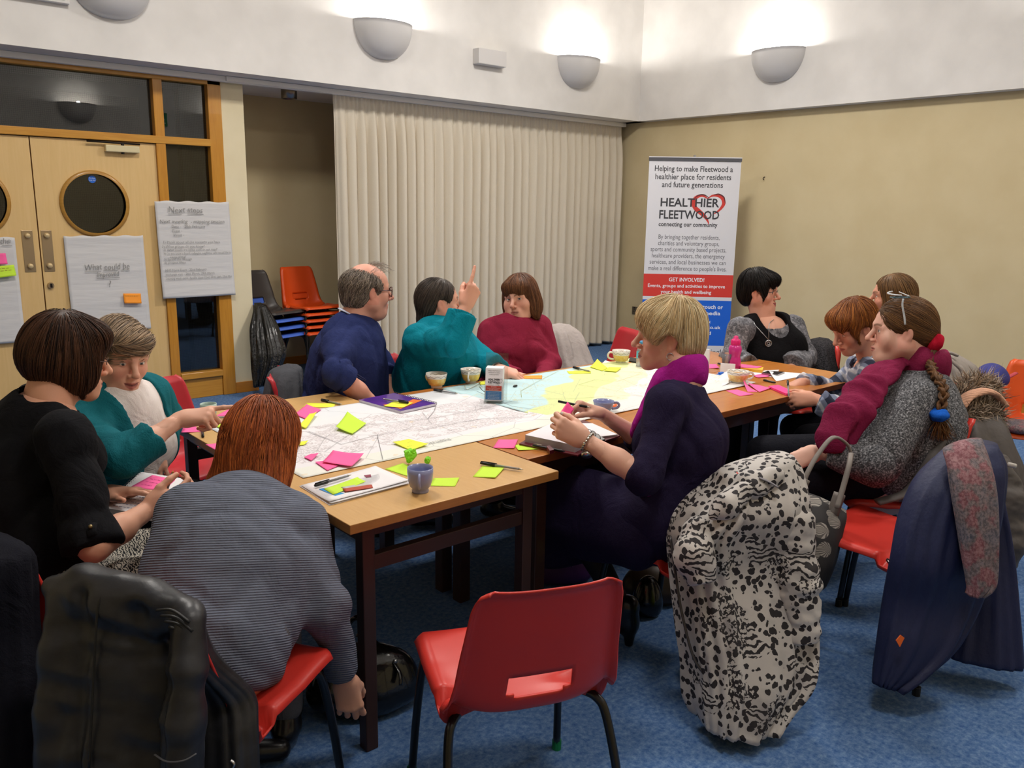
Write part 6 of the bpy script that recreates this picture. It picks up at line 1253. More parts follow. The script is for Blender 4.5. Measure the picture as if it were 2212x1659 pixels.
# ---------------------------------------------------------------- man in navy jumper
def p_man():
    H = Head(at(797, 626, 4.0), fd(.84, .50, -.06), scale=1.07)
    J = JJ(neck=(762, 698, 4.0), SR=(730, 748, 3.80), ER=(726, 806, 3.64), WR=(826, 892, 3.80), SL=(790, 718, 4.22), EL=(830, 800, 4.25), WL=(850, 870, 4.1), chest=(752, 775, 4.0)); J['pelvis'] = V3(1.93, 3.56, .53)
    T = dict(hip=(.20, .18), waist=(.195, .185), chest=(.185, .15), belly=.03)
    J = person('balding grey-haired man in glasses and a navy jumper with rolled sleeves, looking right', J, H, T, dict(mat=M_navyk, name='navy_jumper', ends=(.50, .56), grow=.018, slack=.012, arm=(.062, .054, .053, .050), hem=-.06, seed=14, folds=.016), '#d79c86',
        dict(R=dict(d=fd(.7, .3, -.6), dors=fd(.2, -.9, .2), res=.0032, fr=1.18), L=dict(d=fd(.6, .2, -.6), dors=fd(.2, -.6, .7), res=.0045)), (1.93, 3.56), R_(-35), ('trousers', M_greytr2), headargs=dict(skin='#d39a86', brow='#8b7a6a', fat=.006, nose=1.15, age=1, lip='#b5776c', neck_r=.060, jaw=-.004, res=.003, blush=.5), neckline=(.078, .072, .05), neckoff=(0, .008, .004))
    # shirt collar
    part_tube(J, 'shirt_collar', [(arc_pts([J['neck'] + J['M3'].T @ V3(.072 * math.cos(a), .070 * math.sin(a) + .004, .038 - .022 * math.sin(a)) for a in np.linspace(-2.4, 1.4, 12)], 4), .014, .3)], mat('pale_blue_shirt', '#c3cbe4', .8), 8)
    c = J['cuffs']['R']; b = nrm(J['WR'] - J['ER']); v = Vol(c - .14, c + .14, .006); v.add(both(rc(c - b * .05, c + b * .02, .064, .066), half(c + b * .012, b)), 0); v.sub(rc(c - b * .2, c + b * .2, .048), .01); v.disp(cloth_folds(J, .008, 31)); P, Q = v.mesh(1); sdf_obj('rolled_cuff', P, Q, M_navyk, J['root'], J['org'])
    # knitted diamond band low on the jumper
    for x, y in ((806, 782), (818, 784), (834, 780), (822, 838), (842, 840), (832, 839)): part_tube(J, 'knitted_diamond', [(snap(J['top'], np.array([at(x + 5 * a, y + 4 * b, 3.72) for a, b in ((0, -1), (1, 0), (0, 1), (-1, 0), (0, -1))])), .0018, .5)], mat('pale_knit', '#5d6488', .9), 5)
    hl = [(H.E((0, -.034, .020), (.088, .100, .074)), 0), (H.E((0, -.062, -.035), (.074, .062, .055)), .03)]
    ct = [(H.E((0, .125, -.02), (.070, .09, .12)), .01), (H.E((0, .06, .125), (.064, .125, .075)), .02), (H.E((.094, -.004, -.014), (.034, .030, .044)), .01), (H.E((-.094, -.004, -.014), (.034, .030, .044)), .01), (H.E((0, -.04, -.145), (.12, .12, .06)), .01)]
    hair(J, H, hl, ct, flow((.0, -.0, .12), .6, (0, -.35, 0)), '#85796d', n=1300, L=.055, w=.0028, seed=8, col2='#5e544c', lift=.006, free=.45, wav=.35, vary=.35)
    # wisps across the crown
    r = np.random.default_rng(3); sp = []
    for _ in range(70):
        x = r.uniform(-.05, .06); y0 = r.uniform(-.02, .05); sp.append(([H.w((x, y0, .112 - x * x * 9 - y0 * y0 * 4)), H.w((x * 1.1, y0 + .02, .122 - x * x * 9 - y0 * y0 * 4 + r.uniform(0, .008))), H.w((x * 1.15 + r.uniform(-.01, .01), y0 + .045, .118 + r.uniform(-.01, .016) - x * x * 10 - y0 * y0 * 6))], .0006))
    part_tube(J, 'crown_wisps', sp, mat('wisp_hair', '#8d8378', .5), 4); glasses(J, H, mat('glasses_tortoise', '#4a2320', .25), w=.028, h=.021, r=.0026, y=.096)
    return J, H
# ---------------------------------------------------------------- woman in teal jumper, arm raised
def p_teal():
    H = Head(at(950, 652, 4.16), fd(.92, .30, .02), scale=1.0)
    J = JJ(neck=(936, 704, 4.17), SR=(902, 738, 4.00), ER=(978, 742, 3.84), WR=(1006, 662, 3.88), SL=(985, 728, 4.34), EL=(1046, 782, 4.22), WL=(1078, 797, 4.10), chest=(948, 775, 4.16)); J['pelvis'] = V3(2.42, 3.50, .53)
    T = dict(hip=(.205, .19), waist=(.205, .19), chest=(.185, .155), bust=1.0, belly=.02)
    J = person('woman with dark grey hair in a bright teal jumper, raising one finger', J, H, T, dict(mat=M_teal, name='teal_jumper', ends=(.90, .94), grow=.018, slack=.012, arm=(.066, .058, .056, .048), hem=-.08, folds=.016, seed=18), '#dba18a',
        dict(R=dict(d=fd(.42, .2, .9), dors=fd(.5, -.75, .1), pose=[(6, 8, 5), (62, 80, 40), (66, 82, 40), (68, 82, 40)], thumb=(.2, 45), res=.003, s=1.08), L=dict(d=fd(.9, -.1, -.25), dors=fd(.0, -.4, .9), res=.004)), (2.42, 3.50), R_(-55), ('trousers', M_trous), headargs=dict(skin='#d9a08a', brow='#6a5a50', fat=.007, res=.003, age=1, neck_r=.058), neckline=(.076, .070, .045), neckoff=(0, .012, 0))
    hl = [(H.E((0, -.022, .026), (.083, .104, .096)), 0), (H.E((0, -.060, -.045), (.070, .052, .070)), .04), (H.E((0, -.085, -.095), (.055, .03, .035)), .03)]
    ct = [(H.E((0, .125, -.03), (.090, .105, .100)), .01), (H.E((.094, .002, -.020), (.036, .044, .050)), .012), (H.E((-.094, .002, -.020), (.036, .044, .050)), .012)]
    hair(J, H, hl, ct, flow((.0, .02, .13), .7, (0, -.35, 0)), '#4a4039', n=1100, L=.16, w=.0028, seed=9, col2='#332c28', lift=.002, free=.22)
    c, b = J['cuffs']['R'], nrm(J['WR'] - J['ER']); v = Vol(c - .12, c + .12, .005); v.add(both(rc(c - b * .07, c + b * .02, .058, .062), half(c + b * .006, b)), 0); v.sub(rc(c - b * .2, c + b * .2, .042), .006); P, Q = v.mesh(1); sdf_obj('ribbed_cuff', P, Q, knit('teal_rib', '#067a8d', 200, .95, .6, .15, .011, (.9, -.4, 0)), J['root'], J['org'])
    w = J['WL']; d = nrm(J['WL'] - J['EL']); s_, u_, _ = frame_of(d); part_tube(J, 'wristwatch', [([w - d * .01 + .030 * (s_ * math.cos(a) + u_ * math.sin(a)) for a in np.linspace(0, 2 * PI, 20)], .005, .5)], mat('watch_strap', '#1a1412', .4), 6)
    return J, H
# ---------------------------------------------------------------- woman in maroon
def p_mar():
    H = Head(at(1123, 642, 4.62), fd(-.42, -.88, -.05), up=(-.10, .1, 1), scale=1.03)
    J = JJ(neck=(1116, 696, 4.66), SR=(1064, 716, 4.62), SL=(1164, 708, 4.72), ER=(1046, 790, 4.52), WR=(1128, 816, 4.34), EL=(1190, 784, 4.66), WL=(1168, 826, 4.42), chest=(1112, 757, 4.66)); J['pelvis'] = V3(3.02, 3.52, .53)
    T = dict(hip=(.185, .165), waist=(.170, .155), chest=(.165, .135), bust=1.05)
    J = person('woman with a brown fringed bob in a maroon jumper in front of the curtain', J, H, T, dict(mat=M_mar, name='maroon_jumper', ends=(.95, .95), grow=.014, hem=-.08, folds=.012, seed=22, arm=(.066, .058, .052, .040)), '#dda791',
        dict(R=dict(d=fd(.8, -.3, -.3), dors=fd(0, -.4, .9), res=.004), L=dict(d=fd(-.5, -.7, -.3), dors=fd(0, -.4, .9), res=.004)), (3.02, 3.52), R_(-95), ('trousers', M_trous), headargs=dict(skin='#d9a28e', brow='#6b4d38', fat=.005, res=.0028, gaze=(-.25, 1, .02), age=1, eyes=.0036, lip='#a8635c'), neckline=(.078, .075, .05), neckoff=(0, .012, -.006))
    hl = [(H.E((0, -.020, .030), (.092, .106, .100)), 0), (H.E((.078, -.015, -.045), (.028, .055, .080)), .03), (H.E((-.078, -.015, -.045), (.028, .055, .080)), .03), (H.E((0, -.055, -.05), (.088, .060, .075)), .04), (H.E((0, .055, .064), (.070, .040, .036)), .03)]
    ct = [(H.E((0, .125, -.052), (.073, .105, .092)), .006), (H.E((0, .0, -.165), (.15, .15, .052)), .012)]
    def fl(L): d = L - V3(0, -.02, .13); return d / (np.linalg.norm(d, axis=1)[:, None]) + np.array([0, 0, -.8])
    hair(J, H, hl, ct, fl, '#5c3a26', n=1500, L=.17, w=.0026, seed=12, col2='#7c5236', lift=.002, free=.12)
    return J, H
# ---------------------------------------------------------------- blonde woman in navy dress
def p_blonde():
    H = Head(at(1440, 722, 2.90), fd(-.97, .10, -.04), scale=1.03)
    J = JJ(neck=(1478, 822, 2.86), SL=(1440, 876, 2.68), EL=(1392, 1032, 2.60), WL=(1262, 950, 2.66), SR=(1450, 862, 3.04), ER=(1425, 975, 3.06), WR=(1298, 893, 2.94), chest=(1478, 955, 2.85)); J['pelvis'] = V3(2.17, 1.70, .53); J['AL'], J['AR'] = V3(*onz(1352, 1392)[:2], .1), V3(*onz(1245, 1240)[:2], .1)
    T = dict(hip=(.165, .150), waist=(.135, .120), chest=(.150, .120), bust=.85)
    J = person('blonde woman in a navy dress with a magenta scarf, holding a pink note and pen', J, H, T, dict(mat=M_dress, name='navy_dress', ends=(.68, .62), grow=.012, slack=.008, arm=(.055, .049, .048, .042), seed=25, folds=.013, skirt=True), '#dfae98',
        dict(L=dict(d=fd(-.88, .05, .42), dors=fd(-.35, -.9, .25), pose=PINCH, thumb=(.35, 28), res=.0025, nails='#cfc6c0'), R=dict(d=fd(-.92, -.1, .34), dors=fd(-.2, .35, .9), pose=PINCH, thumb=(.3, 30), res=.0025)), (2.17, 1.70), R_(88), None, headargs=dict(skin='#dcaa95', brow='#a58a66', lip='#b0605e', age=1, iris='#4f6675', nose=1.05, blush=.45, res=.0024), neckline=(.100, .085, .05), neckoff=(0, .010, .006), legs=dict(knee_out=.12, kz=.56, thigh=.44, foot=-.05))
    # gathered skirt falling from the knees
    sk_ = Vol(J['pelvis'] - V3(.8, .5, .5), J['pelvis'] + V3(.4, .8, .3), .010); f, r = J['f0'], J['r0']
    for s in 'RL':
        sk_.add(rc(J['H' + s], J['K' + s], .105, .088), .08); sk_.add(rc(J['K' + s], V3(*(J['K' + s] - f * .03)[:2], .30), .088, .105, f, .8), .08)
    sk_.add(rc(J['pelvis'] - V3(0, 0, .08), (J['KR'] + J['KL']) / 2 - V3(0, 0, .20), .10, .12), .10); sk_.add(rc(J['HL'] - r * .05 - V3(0, 0, .06), J['KL'] - r * .02 - V3(0, 0, .14), .075, .085), .06); sk_.add(rc(J['HL'] - r * .06 - V3(0, 0, .10), J['KL'] - r * .03 - V3(0, 0, .20), .045, .06, r, .7), .06); n1 = noise3(5, 22, 6, (1, 1, .25)); sk_.disp(lambda x, y, z: F4(.008) * n1(x, y, z)); sk_.cut(V3(0, 0, .245), V3(0, 0, -1), .01); P, Q = sk_.mesh(1); sdf_obj('dress_skirt', P, Q, M_dress, J['root'], J['org'])
    lg = Vol(V3(1.5, 1.4, 0), V3(2.6, 2.5, .6), .008); M_boot = mat('black_boot', '#0f0d10', .3, coat=.3); A = {}
    for s, w in (('L', onz(1352, 1392, .0)), ('R', onz(1245, 1240, .0))):
        h = V3(*w[:2], 0) ; A[s] = h; an = h + V3(0, 0, .10) - f * .01; lg.add(rc(J['K' + s], an + (J['K' + s] - an) * .55, .052, .054), .02); lg.add(rc(an + (J['K' + s] - an) * .55, an, .052, .034), .02)
    P, Q = lg.mesh(1); sdf_obj('black_tights', P, Q, M_tights, J['root'], J['org'])
    for s in 'LR':
        h = A[s]; tf = f if s == 'R' else nrm(f * .9 - r * .2); v = Vol(h - V3(.3, .3, .01), h + V3(.3, .3, .2), .005); v.add(rc(h + V3(0, 0, .085), h + tf * .14 + V3(0, 0, .028), .038, .026, V3(tf[1], -tf[0], 0), .9)); v.add(rc(h + tf * .14 + V3(0, 0, .026), h + tf * .19 + V3(0, 0, .02), .028, .014), .02); v.add(rc(h - tf * .012 + V3(0, 0, .09), h - tf * .012 + V3(0, 0, .004), .030, .015), .015); v.add(rc(h + V3(0, 0, .09), h + V3(0, 0, .15), .040, .043), .02); v.cut(V3(0, 0, .002), V3(0, 0, -1)); P, Q = v.mesh(1); sdf_obj('heeled_boot', P, Q, M_boot, J['root'], J['org'])
    # magenta scarf round the neck, its end showing at the waist
    nk, M3 = J['neck'], J['M3']; M_scarf = knit('magenta_scarf', '#a01a86', 260, .8, .3, .25)
    v = Vol(nk - .25, nk + .22, .0055); pts = [nk + M3.T @ V3(.062 * math.cos(a), .064 * math.sin(a) + .004, .026 - .045 * max(0, math.sin(a)) + .012 * (math.sin(a) < 0)) for a in np.linspace(0, 2 * PI, 25)]
    for a, b in zip(pts[:-1], pts[1:]): v.add(rc(a, b, .023, .023, nrm((a + b) / 2 - nk - up_(M3, (a + b) / 2 - nk)), .34), .02)
    fr = nk + M3.T @ V3(-.03, .095, -.02); v.add(rc(fr, J['chest'] + M3.T @ V3(-.05, .16, .06), .036, .030, J['fw'], .5), .03); v.add(rc(fr + M3.T @ V3(.04, 0, 0), J['chest'] + M3.T @ V3(.04, .17, .04), .036, .030, J['fw'], .5), .03); n2 = noise3(7, 70, 6); v.disp(lambda x, y, z: F4(.004) * n2(x, y, z)); P, Q = v.mesh(1); sdf_obj('scarf', P, Q, M_scarf, J['root'], J['org'])
    e0, e1 = at(1392, 1000, 2.72), at(1388, 1062, 2.72); part_tube(J, 'scarf_end', [([e0, (e0 + e1) / 2 + rv(-.02, 0), e1, e1 + rv(.03, 0, -.02)], [.022, .026, .030, .012], .5)], M_scarf, 8)
    hl = [(H.E((0, -.022, .034), (.092, .112, .100)), 0), (H.E((0, -.062, -.03), (.080, .066, .072)), .04), (H.E((0, .046, .064), (.076, .050, .042)), .04), (H.E((.070, .020, .020), (.020, .040, .040)), .03), (H.E((-.070, .020, .020), (.020, .040, .040)), .03)]
    ct = [(H.E((0, .130, -.055), (.082, .088, .094)), .01), (H.E((.096, .004, -.034), (.040, .044, .050)), .010), (H.E((-.096, .004, -.034), (.040, .044, .050)), .010), (H.E((0, -.02, -.140), (.12, .13, .050)), .012)]
    def fl(L):
        d = L - V3(0, -.045, .13); d = d / (np.linalg.norm(d, axis=1)[:, None] + 1e-6); fr_ = (L[:, 1:2] > .0); return d + np.array([0, 0, -.65]) + fr_ * np.array([0, .35, .1])
    hair(J, H, hl, ct, fl, '#cbb084', n=2200, L=.115, w=.0024, seed=15, col2='#e6d5ae', lift=.004, free=.25, vary=.22, steps=11)
    hp = H.w((-.079, -.006, -.052)); part_tube(J, 'earring', [([hp + H.wd((0, .011 * math.cos(a), -.012 + .012 * math.sin(a))) for a in np.linspace(0, 2 * PI, 20)], .0018)], mat('silver', '#c9c9cc', .2, 1), 6)
    # bracelet watch
    w, d = J['WL'], nrm(J['WL'] - J['EL']); s_, u_, _ = frame_of(d); mw = mat('watch_steel', '#c4bfb6', .22, .95); sp = []
    for k in range(18):
        a = 2 * PI * k / 18; c_ = w - d * .012 + (s_ * math.cos(a) + u_ * math.sin(a)) * .031; t_ = -s_ * math.sin(a) + u_ * math.cos(a); sp.append(([c_ - t_ * .0048, c_ + t_ * .0048], .0055, .5))
    wt = part_tube(J, 'bracelet_watch', sp, mw, 6); fc = w - d * .012 - V3(0, 0, 1) * .034 + fd(-.1, -.5, 0) * .012; part_tube(J, 'watch_case', [([fc, fc - V3(0, 0, .008) + rv(0, -.008)], .017)], mw, 18)
    # long zip down the back
    zp = arc_pts([at(*p) for p in ((1512, 815, 2.90), (1520, 850, 2.885), (1536, 880, 2.86), (1545, 940, 2.85), (1551, 970, 2.83), (1542, 1010, 2.82), (1545, 1040, 2.82))], 5); zp = np.array(zp); vq = J['top']; part_tube(J, 'back_zip', [(snap(J['top'], zp), .0032, .6)], mat('zip_brass', '#6d604b', .4, .7), 6)
    z0 = snap(J['top'], np.array([at(1510, 800, 2.9), at(1520, 818, 2.9)])); part_tube(J, 'zip_pull', [(z0, .0048, .6)], mat('zip_gold', '#c4a04c', .3, .9), 6)
    return J, H
def plait_on(o, c):
    k = 10; q = snap(o, c[k:], .020); c = c.copy(); c[k:] = q
    for _ in range(6): c[1:-1] = (c[:-2] + c[1:-1] * 2 + c[2:]) / 4
    return c
def up_(M3, v): u = M3[2]; return u * v.dot(u)
def snap(o, pts, push=.0015):
    """lay points on the nearest place of a garment's surface"""
    from mathutils.kdtree import KDTree
    me = o.data; kd = KDTree(len(me.vertices)); off = np.array(o.parent.location)
    for i, v in enumerate(me.vertices): kd.insert(v.co, i)
    kd.balance(); out = []
    for p in pts:
        co, i, _ = kd.find(Vector(tuple(p - off))); n = me.vertices[i].normal; out.append(np.array(co) + np.array(n) * push + off)
    return np.array(out)
# ---------------------------------------------------------------- dark-haired woman with pendant
def p_dark():
    H = Head(at(1643, 628, 4.95), fd(.86, -.50, -.02), scale=1.02)
    J = JJ(neck=(1650, 694, 4.97), SR=(1600, 712, 4.88), SL=(1712, 706, 5.02), ER=(1578, 778, 4.84), WR=(1640, 808, 4.66), EL=(1738, 770, 4.96), WL=(1696, 808, 4.68), chest=(1660, 765, 4.98)); J['pelvis'] = V3(4.48, 2.62, .53)
    T = dict(hip=(.18, .16), waist=(.165, .14), chest=(.165, .13), bust=1.05)
    m = mat('grey_floral', '#4d4d52', .9); t = NT(m); v = t.coord('Object'); n = t.noise(v, 55, 4, .65, 1.2); n2 = t.noise(v, 16, 2); t.base(t.mix(.35, t.ramp(n, [(.34, C('#232326')), (.5, C('#55555b')), (.68, C('#a09fa4'))]), t.ramp(n2, [(.35, C('#303034')), (.65, C('#8d8c92'))]))); t.bump(n, .2, .002)
    J = person('woman with short black hair and glasses in a black tunic, wearing a pendant', J, H, T, dict(mat=m, name='floral_blouse', ends=(.80, .80), grow=.014, slack=.030, arm=(.064, .058, .060, .056), hem=-.06, folds=.013, seed=28), '#dba48c',
        dict(R=dict(d=fd(.7, -.6, -.2), dors=fd(0, -.3, .95), res=.004), L=dict(d=fd(-.6, -.7, -.2), dors=fd(0, -.3, .95), res=.004)), (4.48, 2.62), R_(185), ('trousers', M_trous), headargs=dict(skin='#d9a18b', brow='#2a201c', smile=.9, mouth_open=.002, fat=.005, res=.0028, lip='#b2565a', nose=1.05), neckline=(.115, .10, .085), neckoff=(0, .035, -.01))
    M_blk = knit('black_tunic', '#121114', 200, .95, .5, .4); v = Vol(J['pelvis'] - .35, J['neck'] + .3, .0075)
    for p, k in torso_prims(J, T, .018)[:3] + torso_prims(J, T, .018)[5:]: v.add(p, k)
    rt = nrm(J['SR'] - J['SL'])
    for s in (1, -1): a = (J['SR'] if s > 0 else J['SL']) * .66 + J['neck'] * .34 + V3(0, 0, .012); v.add(rc(a + V3(0, 0, .010), J['chest'] + rt * s * .09 + J['fw'] * .02, .048, .09, J['fw'], .9), .05)
    v.sub(ell(J['neck'] + J['M3'].T @ V3(0, .07, -.02), (.088, .11, .125), J['M3']), .012); v.cut(J['pelvis'] - V3(0, 0, .05), V3(0, 0, -1), .02); P, Q = v.mesh(1); sdf_obj('black_tunic', P, Q, M_blk, J['root'], J['org'])
    ms = mat('pewter', '#a6a6a8', .35, .9); nk, M3 = J['neck'], J['M3']; pb = at(1660, 742, 4.80); pn_ = part_tube(J, 'pendant_chain', [(arc_pts([nk + M3.T @ V3(.075, .03, .01), at(1630, 700, 4.83), pb + V3(0, 0, .02)], 5), .0022), (arc_pts([nk + M3.T @ V3(-.075, .03, .01), at(1662, 700, 4.80), pb + V3(0, 0, .02)], 5), .0022)], ms, 5)
    c_ = pb - J['org']; part_tube(J, 'pendant', [([pb + RT * .017 * math.cos(a) + UP * .017 * math.sin(a) for a in np.linspace(0, 2 * PI, 20)], .004), ([pb + RT * .008 * math.cos(a) + UP * .008 * math.sin(a) for a in np.linspace(0, 2 * PI, 14)], .003)], ms, 6)
    hl = [(H.E((0, -.026, .032), (.090, .108, .102)), 0), (H.E((0, -.066, -.03), (.074, .058, .060)), .04), (H.E((0, .055, .068), (.070, .048, .036)), .03), (H.E((.074, .028, .010), (.014, .030, .044)), .02)]
    ct = [(H.E((0, .125, -.045), (.070, .085, .094)), .01), (H.E((.092, .0, -.034), (.034, .040, .050)), .01), (H.E((-.092, .0, -.034), (.034, .040, .050)), .01), (H.E((0, -.03, -.140), (.12, .13, .055)), .012)]
    hair(J, H, hl, ct, flow((.0, -.05, .13), .5, (0, .1, 0)), '#1d1715', n=1100, L=.08, w=.0028, seed=18, col2='#0d0a0a', lift=.006, free=.45, vary=.4)
    glasses(J, H, mat('glasses_dark', '#25252a', .3), h=.013, w=.025, half_rim=True, r=.0016)
    return J, H
# ---------------------------------------------------------------- woman in checked shirt writing
def p_plaid():
    H = Head(at(1842, 705, 3.95), fd(-.84, -.18, -.46), up=(-.3, .1, 1), scale=1.03)
    J = JJ(neck=(1884, 778, 4.02), SL=(1890, 812, 3.86), EL=(1835, 895, 3.74), WL=(1758, 862, 3.80), SR=(1862, 792, 4.20), ER=(1800, 845, 4.22), WR=(1732, 826, 4.10), chest=(1905, 865, 4.05)); J['pelvis'] = V3(3.98, 1.78, .53)
    T = dict(hip=(.165, .145), waist=(.145, .125), chest=(.15, .12), bust=.7)
    m = mat('navy_check', '#3f4a66', .9); t = NT(m); v = t.coord('Object', (1, 1, 1), (.2, .5, .7)); s = t.new('ShaderNodeSeparateXYZ'); t.link(v, s.inputs[0])
    def stripes(o, f_, ph): return t.math('PINGPONG', t.math('ADD', t.math('MULTIPLY', o, f_), ph), .5)
    a, b = stripes(s.outputs[0], 11.0, .1), stripes(s.outputs[2], 11.0, .3); sa, sb = t.ramp(a, [(.14, C('#1e2438')), (.2, C('#8a94ab')), (.40, C('#a9b2c4')), (.43, C('#e4e6ea'))], 'CONSTANT'), t.ramp(b, [(.14, C('#20263c')), (.2, C('#76809a')), (.40, C('#9aa3b6')), (.43, C('#eceef0'))], 'CONSTANT'); t.base(t.mix(.5, sa, sb)); t.bump(t.noise(v, 300, 2), .15, .001)
    J = person('woman with short auburn hair in a checked shirt, writing on a pink pad', J, H, T, dict(mat=m, name='checked_shirt', ends=(.94, .94), grow=.014, slack=.010, arm=(.060, .053, .050, .042), hem=-.08, folds=.015, seed=33), '#d69a80',
        dict(L=dict(d=fd(-.92, .12, -.05), dors=fd(-.1, -.85, .45), pose=HOLD, thumb=(.5, 20), res=.003), R=dict(d=fd(-.85, -.35, -.25), dors=fd(-.1, -.1, .95), pose=PINCH, thumb=(.4, 35), res=.003)), (3.98, 1.78), R_(140), ('trousers', M_trous), headargs=dict(skin='#d39a82', brow='#8a5a38', eyes=.0018, lip='#b0605a', res=.0028, gaze=(0, .9, -.5)), neckline=(.082, .08, .06), neckoff=(0, .03, 0))
    nk, M3 = J['neck'], J['M3']; part_tube(J, 'shirt_collar', [(arc_pts([nk + M3.T @ V3(.070 * math.cos(a), .068 * math.sin(a) + .004, .030 - .035 * max(0, math.sin(a))) for a in np.linspace(1.9, 7.5, 14)], 4), .018, .25)], m, 8)
    for s in 'LR':
        c, b = J['cuffs'][s], nrm(J['W' + s] - J['E' + s]); v = Vol(c - .1, c + .1, .005); v.add(both(rc(c - b * .06, c + b * .02, .041, .040), half(c + b * .004, b)), 0); v.sub(rc(c - b * .2, c + b * .2, .033), .004); P, Q = v.mesh(1); sdf_obj('shirt_cuff', P, Q, m, J['root'], J['org'])
    hl = [(H.E((0, -.022, .032), (.088, .108, .099)), 0), (H.E((0, -.062, -.03), (.074, .056, .056)), .04), (H.E((0, .052, .066), (.074, .050, .042)), .03), (H.E((-.074, .022, .0), (.012, .026, .048)), .02)]
    ct = [(H.E((0, .126, -.052), (.072, .082, .092)), .01), (H.E((.092, .0, -.034), (.034, .040, .050)), .01), (H.E((-.092, .0, -.034), (.034, .040, .050)), .01), (H.E((0, -.03, -.142), (.12, .13, .055)), .012)]
    def fl(L): d = L - V3(0, -.055, .125); d = d / (np.linalg.norm(d, axis=1)[:, None] + 1e-6); return d + np.array([0, 0, -.5]) + (L[:, 1:2] > .0) * np.array([-.3, .3, .1])
    hair(J, H, hl, ct, fl, '#7c4722', n=1400, L=.10, w=.0026, seed=21, col2='#a9692f', lift=.003, free=.25)
    # pen in the writing hand
    pt = J['tips']['R'][0]; tip = V3(*onz(1704, 858, ZT + .014)); o = thing('ballpoint_pen', 'clear pen held upright in the writing hand over the pink pad', 'pen', tip, 0, 'ballpoint pens'); u = nrm(at(1698, 770, 4.05) - tip); tubes('barrel', [([u * .01, u * .11], .004)], M_clear, o, 8); tubes('refill', [([u * 0, u * .11], .0015)], M_bkp, o, 6); tubes('tip', [([u * .0, u * .012], [.0006, .0034])], M_pm, o, 8); tubes('cap', [([u * .10, u * .145, u * .147], [.0052, .0052, .003])], M_bkp, o, 8)
    return J, H
